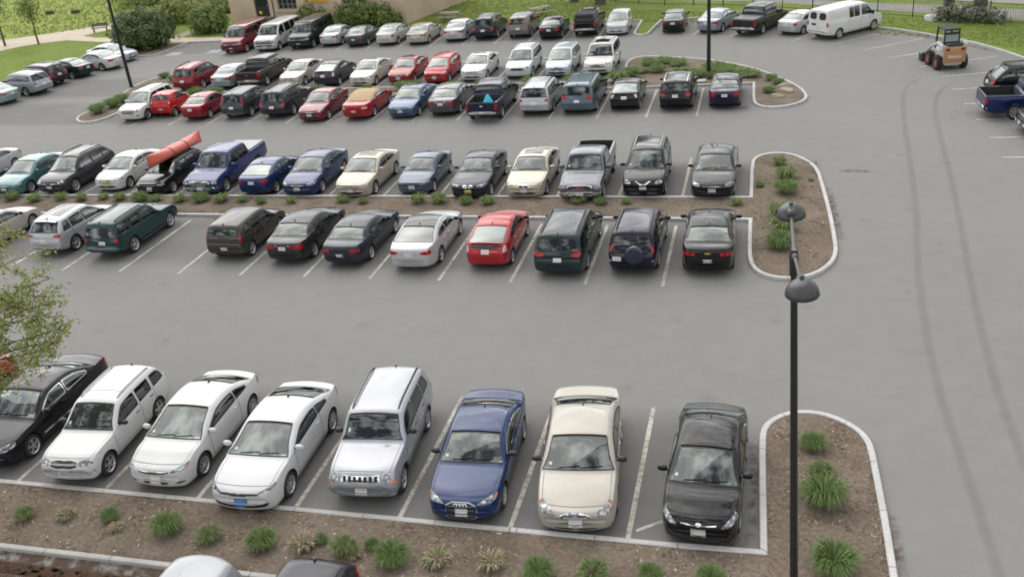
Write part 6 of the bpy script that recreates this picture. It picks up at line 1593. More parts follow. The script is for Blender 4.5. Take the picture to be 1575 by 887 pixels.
for k, (a, b, c, d) in enumerate(HOLES):
    if k == 0:
        mb = MB(); mb.box(((a + b) / 2, .14, (c + d) / 2), (b - a, .06, d - c), 0, bev=.01); dr = mb.obj('door', [M_FRAME], bld)
        mb = MB(); mb.box(((a + b) / 2, .10, (c + d) / 2 + .3), (b - a - .5, .03, (d - c) - 1.2)); mb.obj('door_glass', [M_WGL], dr)
        mb = MB(); mb.box((b - .25, .08, c + 1.0), (.05, .06, .16), 0, bev=.01); mb.obj('handle', [M_ALLOY], dr)
        mb = MB(); mb.box((a + .55, .09, c + .35), (.34, .02, .26), 0, bev=.008); mb.obj('notice', [simple('yellow_notice', (.65, .52, .08), .5)], dr)
        mb = MB(); mb.box(((a + b) / 2, -.7, .31), (2.6, 1.4, .62), 0, bev=.02); mb.box(((a + b) / 2, -1.6, .16), (2.6, .4, .32), 0, bev=.02); mb.obj('steps', [M_KERB2], bld)
        continue
    mb = MB(); fw = .09
    for cx, cz, sx, sz in [((a + b) / 2, c + fw / 2, b - a, fw), ((a + b) / 2, d - fw / 2, b - a, fw), (a + fw / 2, (c + d) / 2, fw, d - c - 2 * fw), (b - fw / 2, (c + d) / 2, fw, d - c - 2 * fw)]: mb.box((cx, .15, cz), (sx, .08, sz))
    for t in (.25, .5, .75): mb.box((a + (b - a) * t, .15, (c + d) / 2), (.05, .06, d - c - 2 * fw))
    for t in (.25, .5, .75): mb.box(((a + b) / 2, .152, c + (d - c) * t), (b - a - 2 * fw, .05, .04))
    fr = mb.obj('window', [simple('pale_window_frame', (.25, .24, .22), .5)], bld, False)
    mb = MB(); mb.box(((a + b) / 2, .19, (c + d) / 2), (b - a - .1, .02, d - c - .1)); mb.obj('pane', [M_WGL], fr)
    mb = MB(); mb.box(((a + b) / 2, -.05, c - .13), (b - a + .3, .14, .24), 0, bev=.015); mb.obj('sill', [simple('stone_sill', (.42, .36, .29), .8, var=.1)], fr)
mb = MB(); mb.box((11.0, -.03, 2.35), (1.9, .05, 1.0), 0, bev=.01); mb.obj('wall_panel', [simple('ochre_panel', (.60, .36, .06), .5)], bld)
mb = MB(); mb.box((9.35, -.025, 2.15), (.45, .04, .5), 0, bev=.01); mb.obj('wall_panel', [simple('ochre_panel', (.60, .36, .06), .5)], bld)
mb = MB(); mb.tube([(5.45, -.07, 0.05), (5.45, -.07, HB)], .055, 8); mb.obj('drainpipe', [simple('brown_pipe', (.16, .11, .075), .6)], bld)
mb = MB(); mb.box((17.0, -.12, .35), (.5, .2, .7), 0, bev=.03); mb.obj('meter_box', [M_GREY], bld)

# ------------------------------------------------------------------ fence
M_FENCE = simple('black_fence_metal', (.012, .012, .012), .5)
FP = smooth_path([(-15, 86.8), (-9.7, 83.2), (-5.4, 81.9), (-1.1, 80.3), (3.25, 77.6), (9.7, 73.6), (16.3, 69.9), (24, 63.5)], 2)
fr = empty('iron_fence', (FP[0][0], FP[0][1], 0), 0, 'long black metal fence between far lawn and pavement', 'fence'); O = Vector((FP[0][0], FP[0][1], 0))
cum = [0]
for a, b in zip(FP, FP[1:]): cum.append(cum[-1] + math.hypot(b[0] - a[0], b[1] - a[1]))
def fpt(s): return Vector((float(np.interp(s, cum, [p[0] for p in FP])), float(np.interp(s, cum, [p[1] for p in FP])), 0)) - O
k = 0; s = 0.0
while s < cum[-1]:
    p = fpt(s); mb = MB(); mb.box(tuple(p + Vector((0, 0, .66))), (.07, .07, 1.36), 0, bev=.01); mb.lathe([(.05, 1.34), (.05, 1.38), (.001, 1.43)], 8, 0, 'z', tuple(p)); mb.obj('post', [M_FENCE], fr); s += 2.6
mb = MB()
for z in (.10, 1.26): mb.tube([fpt(s_) + Vector((0, 0, z)) for s_ in np.linspace(0, cum[-1], 60)], .022, 5)
mb.obj('rail', [M_FENCE], fr)
mb = MB(); s = .1
while s < cum[-1]:
    p = fpt(s); mb.tube([p + Vector((0, 0, .12)), p + Vector((0, 0, 1.25))], .008, 4, cap=False); s += .16
o = mb.obj('pickets', [M_FENCE], fr); o['kind'] = 'stuff'

# ------------------------------------------------------------------ picnic tables, bench, board
M_WOOD = simple('grey_wood', (.30, .26, .21), .9, var=.25, vscale=4, bstr=.3)
def picnic(label, x, y, rz, group):
    root = empty('picnic_table', (x, y, 0), rz, label, 'picnic table', group)
    mb = MB()
    for i in range(5): mb.box((0, -.30 + .15 * i, .745), (1.85, .138, .04), 0, bev=.006)
    mb.obj('tabletop', [M_WOOD], root)
    for sg in (-1, 1):
        mb = MB()
        for i in range(2): mb.box((0, sg * (.62 + .145 * i), .45), (1.85, .135, .04), 0, bev=.006)
        mb.obj('seat', [M_WOOD], root)
    for sx in (-.62, .62):
        mb = MB()
        for sg in (-1, 1): mb.tube([(sx, sg * .72, 0), (sx, sg * .18, .72)], .042, 4)
        mb.box((sx + .05, 0, .40), (.04, 1.5, .10)); mb.box((sx + .05, 0, .70), (.04, .7, .09)); mb.obj('leg', [M_WOOD], root)
GP = 'picnic tables on the far lawn'
picnic('weathered picnic table on lawn behind the white sedan, square to the lot', -26.6, 80.0, -.05, GP)
picnic('weathered picnic table set at a slant behind the brown crossover', -18.6, 80.3, .75, GP)
def bench(label, x, y, rz, m):
    root = empty('bench', (x, y, 0), rz, label, 'bench', None)
    mb = MB(); [mb.box((0, -.16 + .16 * i, .45), (1.5, .14, .045), 0, bev=.01) for i in range(3)]; mb.obj('seat', [m], root)
    mb = MB(); [mb.box((0, .30 + .03 * i, .62 + .16 * i), (1.5, .04, .13), 0, bev=.01) for i in range(2)]; mb.obj('backrest', [m], root)
    for sx in (-.6, .6):
        mb = MB(); mb.box((sx, -.16, .21), (.07, .07, .43)); mb.box((sx, .26, .43), (.07, .07, .86)); mb.obj('leg', [m], root)
M_BENCHB = simple('dark_bench', (.09, .06, .055), .7, var=.2)
bench('brown wooden bench in the fork of the footpath', -64.0, 82.6, .5, M_BENCHB)
for (x, y, lab) in ((-80.0, 95.4, 'left'), (-76.2, 95.0, 'right')):
    mb = MB(); mb.tube([(-.5, 0, .22), (-.2, .03, .24), (.2, -.02, .23), (.48, .02, .20)], [.19, .22, .21, .17], 10); o = mb.obj('log', [M_BARK]); o.location = (x, y, 0); o.rotation_euler = (0, 0, .3); tag(o, 'short dark log lying in the meadow at top left, the %s one' % lab, 'log', 'logs in the meadow')

# ------------------------------------------------------------------ skid steer loader
def skid(x, y, rz):
    root = empty('skid_steer_loader', (x, y, ZROAD), rz, 'orange and white skid steer loader parked by the right kerb', 'loader')
    MW = simple('loader_white', (.48, .47, .44), .4, 0, .5, .4, var=.1); MO = simple('loader_orange', (.40, .215, .10), .4, 0, .5, .4, var=.12); MK = simple('loader_black', (.022, .022, .024), .5)
    MR = simple('loader_rim_red', (.42, .09, .06), .5)
    mb = MB(); mb.box((-.15, 0, .62), (2.0, 1.0, .66), 0, bev=.06); mb.box((-.80, 0, 1.05), (.75, 1.30, .62), 0, bev=.08); mb.obj('body', [MW], root)
    rd = MB(); rd.box((-1.19, 0, .92), (.10, 1.26, .92), 0, bev=.03); rd = rd.obj('rear_door', [MO], root)
    mb = MB(); mb.box((-1.25, 0, 1.12), (.03, .95, .34), 0, bev=.01); 
    for sg in (-1, 1):
        m2 = MB(); m2.box((-1.262, sg * .42, 1.22), (.03, .20, .13), 0, bev=.01); m2.obj('taillight', [simple('loader_lamp', (.07, .02, .02), .3)], rd)
    # lettering on the rear door
    cu = bpy.data.curves.new('lettering', 'FONT'); cu.body = 'Bobcat'; cu.size = .26; cu.align_x = 'CENTER'; cu.extrude = .004
    to = bpy.data.objects.new('t', cu); COL.objects.link(to); dg = bpy.context.evaluated_depsgraph_get(); me = bpy.data.meshes.new_from_object(to.evaluated_get(dg)); bpy.data.objects.remove(to); bpy.data.curves.remove(cu)
    me.materials.clear(); me.materials.append(simple('letter_white', (.75, .74, .70), .5)); o = mesh_obj('lettering', me, rd); o.location = (-1.247, 0, .72); o.rotation_euler = (math.pi / 2, 0, -math.pi / 2)
    mb = MB(); mb.box((-.98, 0, 1.42), (.55, .86, .16), 0, ry=.12, bev=.04); mb.obj('engine_cover', [MK], root)
    mb = MB()
    for sy in (-.43, .43):
        for sx, zz in ((-.62, 1.0), (.55, .75)): mb.tube([(sx, sy, zz), (sx + (.06 if sx < 0 else -.10), sy * .92, 2.16)], .055, 6)
        mb.box((-.05, sy, 1.35), (1.05, .03, .18))
    mb.box((-.05, 0, 2.19), (1.25, .92, .11), 0, bev=.05); mb.box((-.60, 0, 1.98), (.06, .84, .12)); mb.box((-.62, 0, 1.45), (.06, .84, .12)); mb.obj('cab', [MK], root)
    mb = MB(); mb.box((-.59, 0, 1.72), (.015, .76, .40)); mb.obj('cab_glass', [simple('loader_glass', (.30, .36, .33), .1, 0, .6)], root)
    mb = MB(); mb.box((-.1, 0, 1.05), (.5, .5, .12), 0, bev=.04); mb.box((-.30, 0, 1.35), (.12, .48, .5), 0, bev=.04); mb.obj('seat', [MK], root)
    for sg in (-1, 1):
        mb = MB(); mb.tube([(-1.0, sg * .66, 1.42), (-.5, sg * .70, 1.50), (.5, sg * .70, 1.05), (1.15, sg * .66, .62), (1.3, sg * .6, .35)], .085, 6); mb.box((-.95, sg * .66, 1.28), (.34, .15, .42), 0, bev=.05); mb.obj('lift_arm', [MW], root)
    mb = MB(); mb.box((1.40, 0, .30), (.10, 1.6, .50), 0, bev=.02); mb.box((1.65, 0, .06), (.55, 1.6, .05)); [mb.box((1.62, sg * .79, .25), (.5, .04, .38)) for sg in (-1, 1)]; mb.obj('bucket', [MK], root)
    for sx in (-.68, .52):
        for sg in (-1, 1):
            b = MB(); Rw, h = .41, .145
            b.lathe([(.22, h - .02), (.26, h), (.36, h), (.40, h - .02), (Rw, h - .05), (Rw, -h + .05), (.36, -h), (.22, -h)], 26, 0, 'y')
            for k in range(18):
                t = 2 * math.pi * k / 18; b.box((Rw * math.cos(t), .03 * (1 if k % 2 else -1), Rw * math.sin(t)), (.035, .20, .05), 0, ry=-t)
            w_ = b.obj('wheel', [M_TYRE], root); w_.location = (sx, sg * .72, Rw); w_.rotation_euler = (0, 0, 0 if sg > 0 else math.pi)
            b = MB(); b.lathe([(.24, h - .015), (.23, h - .05), (.10, h - .07), (.09, h - .03), (.001, h - .03)], 20, 0, 'y'); b.obj('rim', [MR], w_)
skid(10.15, 59.1, R(103))

# ------------------------------------------------------------------ vehicles: model, name, category, label, group, x, y, heading, colour, metallic, length scale
CARS = [
    ('civic', 'sedan', 'car', 'red car at the left edge hidden behind near tree leaves', 'cars parked in the front row', -23.75, 19.30, -90.0, (0.330, 0.012, 0.016), 0.20, 0.980),
    ('accord', 'sedan', 'car', 'black sedan with purple sheen, second in the front row beside boxy white SUV', 'cars parked in the front row', -20.49, 19.18, -89.3, (0.010, 0.008, 0.012), 0.10, 1.015),
    ('blazer', 'suv', 'suv', 'white boxy SUV with grey bumper and roof rails in the front row', 'cars parked in the front row', -17.63, 18.58, -86.2, (0.540, 0.540, 0.530), 0.00, 0.970),
    ('civic_coupe', 'coupe', 'car', 'white two door coupe between white SUV and the other white coupe', 'cars parked in the front row', -14.93, 18.85, -89.2, (0.540, 0.540, 0.530), 0.00, 1.045),
    ('accord_coupe', 'coupe', 'car', 'white coupe with blue front plate, nose over the kerb', 'cars parked in the front row', -12.21, 18.38, -88.4, (0.540, 0.540, 0.545), 0.00, 1.045),
    ('liberty', 'suv', 'suv', 'upright silver SUV with slotted grille and grey bumper', 'cars parked in the front row', -9.42, 18.89, -84.7, (0.330, 0.340, 0.370), 0.30, 0.985),
    ('audi', 'sedan', 'car', 'metallic blue sedan with large ringed grille in the front row', 'cars parked in the front row', -6.71, 18.71, -86.7, (0.002, 0.022, 0.095), 0.10, 0.970),
    ('taurus', 'sedan', 'car', 'beige sedan with small oval grille in the front row', 'cars parked in the front row', -4.12, 18.86, -83.9, (0.365, 0.340, 0.295), 0.10, 1.015),
    ('accent', 'sedan', 'car', 'small black sedan beside the front island kerb', 'cars parked in the front row', -1.04, 18.60, -92.0, (0.005, 0.005, 0.006), 0.10, 1.030),
    ('cube_wagon', 'hatchback', 'car', 'silver roof of a car at the bottom edge, below the second white coupe', 'cars in the nearest row', -11.10, 11.30, -90.0, (0.300, 0.310, 0.325), 0.20, 0.980),
    ('yaris', 'hatchback', 'car', 'dark roof of a car at the bottom edge, below silver SUV', 'cars in the nearest row', -8.75, 11.95, -90.0, (0.024, 0.024, 0.032), 0.15, 0.980),
    ('sedan_plain', 'sedan', 'car', 'silver white sedan cut off by the left edge in second row', 'cars parked in the second row', -41.22, 40.78, -90.4, (0.440, 0.450, 0.455), 0.20, 0.940),
    ('camry', 'sedan', 'car', 'teal sedan in second row', 'cars parked in the second row', -37.18, 39.72, -90.7, (0.065, 0.170, 0.180), 0.30, 0.970),
    ('lexus', 'suv', 'suv', 'dark grey crossover between teal sedan and white sedan', 'cars parked in the second row', -34.54, 39.81, -90.8, (0.032, 0.030, 0.035), 0.15, 0.970),
    ('civic', 'sedan', 'car', 'white sedan with yellow front plate left of canoe car', 'cars parked in the second row', -31.69, 40.29, -90.6, (0.540, 0.540, 0.530), 0.00, 0.955),
    ('wagon', 'station_wagon', 'car', 'black wagon carrying the red canoe', 'cars parked in the second row', -28.84, 39.71, -89.1, (0.008, 0.009, 0.011), 0.10, 0.940),
    ('ram', 'pickup_truck', 'pickup truck', 'blue violet crew cab pickup with pale bed cover', 'cars parked in the second row', -26.02, 40.22, -89.3, (0.020, 0.036, 0.125), 0.15, 0.955),
    ('hatch_blue', 'hatchback', 'car', 'dark blue fastback parked tail towards camera in second row', 'cars parked in the second row', -23.23, 39.64, 90.6, (0.010, 0.030, 0.105), 0.30, 0.955),
    ('camry', 'sedan', 'car', 'blue sedan between dark blue fastback and beige sedan', 'cars parked in the second row', -20.90, 39.84, -89.4, (0.012, 0.032, 0.105), 0.15, 0.985),
    ('acura', 'sedan', 'car', 'beige sedan with sunroof beside the blue sedan in second row', 'cars parked in the second row', -18.09, 39.63, -90.6, (0.400, 0.355, 0.280), 0.25, 0.985),
    ('jdm', 'sedan', 'car', 'small low blue grey sedan with slim lights in second row', 'cars parked in the second row', -15.28, 39.81, -90.4, (0.055, 0.085, 0.125), 0.30, 0.970),
    ('bmw', 'sedan', 'car', 'dark navy sedan with double kidney grille', 'cars parked in the second row', -12.50, 39.49, -89.7, (0.018, 0.021, 0.036), 0.15, 0.985),
    ('volvo', 'sedan', 'car', 'cream sedan with upright grille between navy sedan and grey pickup', 'cars parked in the second row', -10.00, 39.71, -89.5, (0.430, 0.390, 0.310), 0.25, 0.985),
    ('gmc', 'pickup_truck', 'pickup truck', 'grey pickup with chrome bumper and red letter grille', 'cars parked in the second row', -7.45, 39.57, -89.3, (0.110, 0.120, 0.135), 0.30, 0.970),
    ('rogue', 'suv', 'suv', 'black crossover with V shaped chrome grille in second row', 'cars parked in the second row', -4.85, 39.77, -89.2, (0.007, 0.007, 0.008), 0.10, 1.000),
    ('accord', 'sedan', 'car', 'dark grey sedan beside middle island, facing the camera', 'cars parked in the second row', -1.92, 39.77, -90.8, (0.016, 0.016, 0.018), 0.10, 1.000),
    ('camry', 'sedan', 'car', 'pale beige sedan cut off by the left edge in third row', 'cars parked in the third row, tails to the camera', -33.44, 32.38, 90.2, (0.420, 0.400, 0.350), 0.25, 0.970),
    ('escape', 'suv', 'suv', 'silver crossover with dark roof panel left of the green SUV', 'cars parked in the third row, tails to the camera', -29.30, 32.69, 90.3, (0.400, 0.410, 0.430), 0.30, 0.955),
    ('explorer', 'suv', 'suv', 'dark green SUV next to the empty stall in third row', 'cars parked in the third row, tails to the camera', -26.30, 32.57, 90.0, (0.010, 0.042, 0.042), 0.15, 0.955),
    ('soul', 'hatchback', 'car', 'boxy olive grey hatchback with tall tail lamps', 'cars parked in the third row, tails to the camera', -20.72, 32.49, 89.4, (0.048, 0.044, 0.036), 0.20, 0.955),
    ('camry', 'sedan', 'car', 'charcoal sedan between boxy hatchback and navy sedan', 'cars parked in the third row, tails to the camera', -17.98, 32.53, 89.9, (0.024, 0.024, 0.026), 0.15, 0.970),
    ('camry_old', 'sedan', 'car', 'older navy sedan with wide tail lamps in third row', 'cars parked in the third row, tails to the camera', -15.47, 32.34, 89.2, (0.018, 0.024, 0.036), 0.15, 0.970),
    ('optima', 'sedan', 'car', 'silver sedan with black glass roof', 'cars parked in the third row, tails to the camera', -12.63, 32.19, 90.9, (0.440, 0.440, 0.450), 0.25, 0.985),
    ('prius', 'hatchback', 'car', 'bright red hatchback with split rear glass in third row', 'cars parked in the third row, tails to the camera', -9.75, 32.31, 90.7, (0.360, 0.014, 0.022), 0.15, 0.970),
    ('sienna', 'minivan', 'minivan', 'dark green minivan in third row', 'cars parked in the third row, tails to the camera', -6.93, 32.10, 90.1, (0.014, 0.028, 0.029), 0.15, 0.955),
    ('rav4', 'suv', 'suv', 'navy SUV with spare wheel on its tailgate', 'cars parked in the third row, tails to the camera', -4.32, 32.26, 89.6, (0.005, 0.006, 0.018), 0.10, 0.985),
    ('cruze', 'sedan', 'car', 'black sedan with gold emblem on boot beside the middle island', 'cars parked in the third row, tails to the camera', -1.75, 32.48, 90.8, (0.007, 0.007, 0.007), 0.10, 1.030),
    ('equinox', 'suv', 'suv', 'white crossover at the left tip of far island, facing camera', 'cars parked in the fourth row', -38.83, 52.74, -89.9, (0.540, 0.540, 0.530), 0.00, 0.955),
    ('smart', 'hatchback', 'car', 'tiny bright red two seater in fourth row', 'cars parked in the fourth row', -37.10, 52.83, 90.8, (0.460, 0.016, 0.018), 0.00, 0.985),
    ('civic_old', 'sedan', 'car', 'dark red sedan right of the tiny red two seater', 'cars parked in the fourth row', -34.36, 52.60, 90.7, (0.220, 0.012, 0.024), 0.20, 0.955),
    ('crv', 'suv', 'suv', 'dark slate crossover with tall tail lamps in fourth row', 'cars parked in the fourth row', -31.58, 52.86, 90.0, (0.034, 0.040, 0.046), 0.15, 0.955),
    ('cherokee', 'suv', 'suv', 'dark navy grey SUV left of the maroon sedan', 'cars parked in the fourth row', -28.76, 52.86, 89.8, (0.022, 0.027, 0.037), 0.15, 0.970),
    ('sedan_plain', 'sedan', 'car', 'maroon sedan facing camera between dark SUV and red convertible', 'cars parked in the fourth row', -25.93, 51.98, -89.8, (0.150, 0.018, 0.028), 0.30, 0.985),
    ('convertible', 'convertible', 'car', 'red convertible with closed beige fabric roof', 'cars parked in the fourth row', -23.14, 52.20, 89.9, (0.300, 0.012, 0.018), 0.10, 0.970),
    ('acura', 'sedan', 'car', 'blue sedan facing camera in fourth row', 'cars parked in the fourth row', -20.32, 52.41, -90.7, (0.050, 0.090, 0.190), 0.30, 0.970),
    ('camry', 'sedan', 'car', 'grey sedan tail to camera left of the navy pickup', 'cars parked in the fourth row', -17.94, 52.74, 89.6, (0.075, 0.080, 0.085), 0.30, 0.985),
    ('ram_rear', 'pickup_truck', 'pickup truck', 'navy pickup with cyan bundle in its bed', 'cars parked in the fourth row', -15.14, 51.78, 90.6, (0.008, 0.013, 0.036), 0.15, 0.985),
    ('highlander', 'suv', 'suv', 'silver SUV between navy pickup and blue grey minivan', 'cars parked in the fourth row', -12.36, 52.45, 89.1, (0.400, 0.410, 0.420), 0.30, 0.970),
    ('sienna', 'minivan', 'minivan', 'blue grey minivan in fourth row', 'cars parked in the fourth row', -9.93, 52.78, 89.1, (0.085, 0.125, 0.155), 0.30, 0.985),
    ('crx', 'hatchback', 'car', 'black hatchback with sloping rear glass and spoiler', 'cars parked in the fourth row', -7.45, 52.98, 90.3, (0.007, 0.011, 0.011), 0.10, 0.985),
    ('x3', 'suv', 'suv', 'black SUV with pale roof rails left of the last navy sedan in fourth row', 'cars parked in the fourth row', -4.61, 52.91, 89.6, (0.007, 0.007, 0.010), 0.10, 0.985),
    ('sedan_plain', 'sedan', 'car', 'dark navy sedan last in the fourth row beside island', 'cars parked in the fourth row', -2.03, 53.12, 90.1, (0.010, 0.013, 0.036), 0.15, 0.985),
    ('highlander', 'suv', 'suv', 'dark red SUV at the left end of fifth row', 'cars parked in the fifth row', -39.37, 60.10, 89.9, (0.210, 0.012, 0.018), 0.20, 0.970),
    ('camry', 'sedan', 'car', 'pale blue silver sedan between dark red SUV and dark pickup', 'cars parked in the fifth row', -36.58, 60.30, 89.7, (0.300, 0.360, 0.390), 0.30, 0.955),
    ('ram_rear', 'pickup_truck', 'pickup truck', 'charcoal pickup with open bed in fifth row', 'cars parked in the fifth row', -34.47, 60.78, 91.0, (0.032, 0.030, 0.030), 0.15, 1.000),
    ('accord_old', 'sedan', 'car', 'beige sedan facing camera right of the charcoal pickup', 'cars parked in the fifth row', -31.38, 60.42, -90.6, (0.460, 0.430, 0.370), 0.20, 0.970),
    ('prius', 'hatchback', 'car', 'dark grey fastback tail to camera between two pale sedans', 'cars parked in the fifth row', -28.67, 60.03, 89.8, (0.036, 0.036, 0.045), 0.15, 0.970),
    ('accord_sun', 'sedan', 'car', 'ivory sedan with open sunroof in fifth row', 'cars parked in the fifth row', -25.93, 59.88, -90.6, (0.520, 0.500, 0.440), 0.10, 0.985),
    ('accord_sun', 'sedan', 'car', 'red sedan with sunroof facing camera in fifth row', 'cars parked in the fifth row', -23.35, 60.26, -89.7, (0.260, 0.016, 0.012), 0.15, 0.985),
    ('yaris', 'hatchback', 'car', 'rounded bright red hatchback facing camera in fifth row', 'cars parked in the fifth row', -20.81, 59.92, -90.4, (0.360, 0.016, 0.024), 0.10, 0.985),
    ('accord_sun', 'sedan', 'car', 'white sedan with sunroof in fifth row', 'cars parked in the fifth row', -18.35, 60.51, -90.3, (0.540, 0.540, 0.530), 0.00, 0.985),
    ('outback', 'suv', 'suv', 'white crossover with roof rails left of pale blue people carrier', 'cars parked in the fifth row', -15.40, 60.86, -89.5, (0.520, 0.530, 0.540), 0.10, 0.970),
    ('oldmini', 'minivan', 'minivan', 'pale blue rounded people carrier in fifth row', 'cars parked in the fifth row', -12.74, 60.75, -90.4, (0.420, 0.500, 0.540), 0.20, 0.985),
    ('explorer_new', 'suv', 'suv', 'large white SUV with dark sunroof at the end of fifth row', 'cars parked in the fifth row', -10.21, 61.23, -89.9, (0.560, 0.555, 0.530), 0.00, 0.970),
    ('express', 'van', 'van', 'maroon passenger van, leftmost of the three vans', 'cars parked in the back row', -42.18, 72.37, -90.0, (0.170, 0.012, 0.030), 0.10, 0.980),
    ('express', 'van', 'van', 'white passenger van between maroon van and green van', 'cars parked in the back row', -39.28, 72.60, -90.0, (0.520, 0.520, 0.510), 0.00, 0.980),
    ('express', 'van', 'van', 'dark green passenger van beside the beige building', 'cars parked in the back row', -36.47, 73.07, -90.0, (0.008, 0.018, 0.018), 0.10, 0.980),
    ('sedan_boxy', 'sedan', 'car', 'silver sedan just right of the green van', 'cars parked in the back row', -34.16, 73.28, 90.0, (0.450, 0.460, 0.470), 0.20, 0.980),
    ('sedan_boxy', 'sedan', 'car', 'dark grey sedan second to the right of the green van', 'cars parked in the back row', -31.65, 72.64, 90.0, (0.055, 0.062, 0.066), 0.30, 0.980),
    ('civic_old', 'sedan', 'car', 'silver white sedan in back row between grey sedan and beige sedan', 'cars parked in the back row', -29.04, 72.58, 90.0, (0.480, 0.480, 0.470), 0.20, 0.980),
    ('sedan_boxy', 'sedan', 'car', 'beige older sedan in back row', 'cars parked in the back row', -26.36, 72.44, 90.0, (0.430, 0.410, 0.360), 0.20, 0.980),
    ('camry', 'sedan', 'car', 'white silver sedan in front of the square picnic table', 'cars parked in the back row', -23.48, 73.16, 90.0, (0.460, 0.470, 0.480), 0.20, 0.980),
    ('cherokee', 'suv', 'suv', 'dark slate SUV in back row left of the brown crossover', 'cars parked in the back row', -21.09, 73.33, 90.0, (0.018, 0.022, 0.029), 0.15, 0.980),
    ('crv', 'suv', 'suv', 'brown grey crossover in front of slanted picnic table', 'cars parked in the back row', -18.34, 73.40, 90.0, (0.150, 0.140, 0.125), 0.20, 0.980),
    ('accord_old', 'sedan', 'car', 'dark sedan with bright rear glass right of brown crossover', 'cars parked in the back row', -15.71, 72.43, 90.0, (0.012, 0.013, 0.018), 0.10, 0.980),
    ('jeep_cap', 'pickup_truck', 'pickup truck', 'dark pickup with black bed cap in back row', 'cars parked in the back row', -13.12, 73.27, 90.0, (0.010, 0.010, 0.013), 0.10, 0.980),
    ('yaris', 'hatchback', 'car', 'white hatchback facing camera beside the grass island', 'cars parked in the back row', -10.75, 72.82, -90.0, (0.500, 0.510, 0.520), 0.00, 0.980),
    ('civic_old', 'sedan', 'car', 'dark grey sedan just right of the grass island', 'cars parked in the back row', -6.56, 72.89, 90.0, (0.013, 0.016, 0.016), 0.10, 0.980),
    ('camry', 'sedan', 'car', 'silver blue sedan behind the right lamp post', 'cars parked in the back row', -3.34, 72.44, 70.0, (0.260, 0.300, 0.360), 0.30, 0.980),
    ('avalanche', 'pickup_truck', 'pickup truck', 'black crew cab pickup with bed cover in back row', 'cars parked in the back row', -0.35, 71.36, 65.0, (0.013, 0.014, 0.015), 0.10, 0.980),
    ('civic_old', 'sedan', 'car', 'silver sedan left of the big white van', 'cars parked in the back row', 2.57, 70.50, 55.0, (0.440, 0.450, 0.460), 0.20, 0.980),
    ('econoline', 'van', 'van', 'big white cargo van at the right end of back row', 'cars parked in the back row', 5.25, 68.95, 45.0, (0.600, 0.600, 0.590), 0.00, 0.980),
    ('lexus', 'suv', 'suv', 'black crossover behind the blue pickup at the right edge', 'cars parked along the right kerb', 13.40, 52.60, 3.0, (0.007, 0.007, 0.008), 0.10, 0.980),
    ('silverado', 'pickup_truck', 'pickup truck', 'dark blue pickup cut by the right edge, tail to the lot', 'cars parked along the right kerb', 13.06, 49.21, 2.0, (0.003, 0.012, 0.070), 0.10, 0.980),
    ('silverado', 'pickup_truck', 'pickup truck', 'black pickup nosing in at right edge below blue pickup', 'cars parked along the right kerb', 14.20, 46.20, 181.0, (0.007, 0.007, 0.008), 0.10, 0.980),
    ('accord', 'sedan', 'car', 'black car corner at right edge, lowest of that line', 'cars parked along the right kerb', 14.00, 43.40, 181.0, (0.010, 0.010, 0.012), 0.10, 0.980),
    ('accord_old', 'sedan', 'car', 'pale green silver sedan at left edge by the lawn', 'cars parked along the left lawn', -54.46, 56.54, 170.0, (0.240, 0.330, 0.310), 0.30, 0.980),
    ('outback', 'suv', 'suv', 'silver blue crossover second from left edge along lawn', 'cars parked along the left lawn', -53.72, 59.05, 170.0, (0.300, 0.330, 0.370), 0.30, 0.980),
    ('x3', 'suv', 'suv', 'black plum crossover between silver blue crossover and dark green sedan', 'cars parked along the left lawn', -54.25, 61.59, 170.0, (0.032, 0.013, 0.019), 0.15, 0.980),
    ('accord_old', 'sedan', 'car', 'dark green sedan along the left lawn', 'cars parked along the left lawn', -53.56, 64.01, 170.0, (0.010, 0.032, 0.032), 0.15, 0.980),
    ('camry', 'sedan', 'car', 'white sedan along the left lawn beside the left lamp post', 'cars parked along the left lawn', -52.59, 66.47, 170.0, (0.540, 0.540, 0.530), 0.00, 0.980),
    ('sedan_plain', 'sedan', 'car', 'silver sedan nose out, last along the left lawn by bush', 'cars parked along the left lawn', -53.07, 69.10, -8.0, (0.420, 0.460, 0.530), 0.25, 0.980),
]
for c in CARS: place_vehicle(c[0], c[1], c[2], c[3], c[4], c[5], c[6], c[7], c[8], c[9], None, (c[10],) * 3)

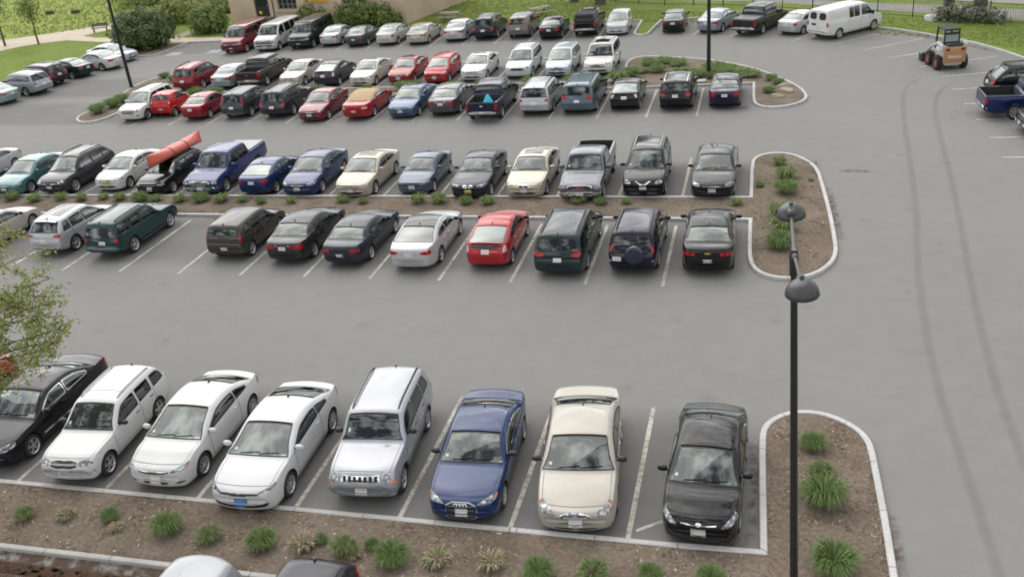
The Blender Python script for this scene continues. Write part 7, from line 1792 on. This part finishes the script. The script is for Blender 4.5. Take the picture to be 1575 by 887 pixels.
# canoe lying keel up on the wagon's roof bars
def canoe(x, y, z, rz, L_=4.3, Wd=.84, Dp=.36):
    root = empty('canoe', (x, y, z), rz, 'red canoe tied upside down on the black wagon roof', 'canoe'); root.rotation_euler = (0, .0, rz)
    V = []; F = []; n, k = 40, 17
    for i in range(n + 1):
        t = -1 + 2 * i / n; b = (1 - abs(t) ** 2.3) ** .75 * Wd / 2 + .012; sh = .20 * abs(t) ** 3; dp = Dp + sh * .45
        for j in range(k):
            a = math.pi * j / (k - 1); cy = -math.cos(a); e = abs(math.sin(a)) ** (.62 + .4 * abs(t))
            V.append((t * L_ / 2 * (1 - .02 * math.sin(a) * abs(t) ** 6), b * cy * (1 - .12 * math.sin(a) * abs(t)), dp * e - sh * .9 * (1 - math.sin(a)) + 0))
    for i in range(n):
        for j in range(k - 1): F.append((i * k + j, (i + 1) * k + j, (i + 1) * k + j + 1, i * k + j + 1)[::-1])
    me = mesh_from('hull', V, F, [simple('canoe_red', (.50, .085, .055), .42, 0, .5, .3, var=.12)], None, True)
    h = mesh_obj('hull', me, root); sm = h.modifiers.new('s', 'SOLIDIFY'); sm.thickness = .02; sm.offset = 0
    for sg in (1, -1):
        mb = MB(); mb.tube([(V[i * k + (0 if sg < 0 else k - 1)]) for i in range(n + 1)], .022, 6); mb.obj('gunwale', [simple('gunwale_dark', (.16, .04, .03), .5)], root)
    mb = MB(); mb.tube([(-2.1, 0, Dp + .015), (-1, 0, Dp + .004), (1, 0, Dp + .004), (2.1, 0, Dp + .015)], .016, 6); mb.obj('keel', [simple('canoe_red', (.50, .085, .055), .42)], root)
    for xx in (-.55, .60):
        mb = MB(); P = []
        for j in range(13):
            a = math.pi * j / 12; P.append((xx, -math.cos(a) * (Wd / 2 + .02), Dp * abs(math.sin(a)) ** .62 + .012))
        mb.tube(P, .014, 5); mb.obj('strap', [M_TRIM], root)
    return root
canoe(-28.78, 40.3, 1.50, R(-95))
# cyan bundle in the pickup bed
bm = bmesh.new(); bmesh.ops.create_cone(bm, segments=9, radius1=.34, radius2=.05, depth=.55, cap_ends=True); bmesh.ops.subdivide_edges(bm, edges=bm.edges, cuts=2, use_grid_fill=True)
rg = random.Random(3)
for v in bm.verts: v.co += Vector((rg.uniform(-.035, .035), rg.uniform(-.035, .035), rg.uniform(-.02, .02)))
me = bpy.data.meshes.new('tarp_bundle'); bm.to_mesh(me); bm.free(); me.materials.append(simple('cyan_tarp', (.05, .50, .66), .5)); me.polygons.foreach_set('use_smooth', [True] * len(me.polygons))
o = mesh_obj('tarp_bundle', me); o.location = (-14.95, 50.05, 1.12); tag(o, 'small bright cyan tarp bundle in the bed of the navy pickup', 'tarp')
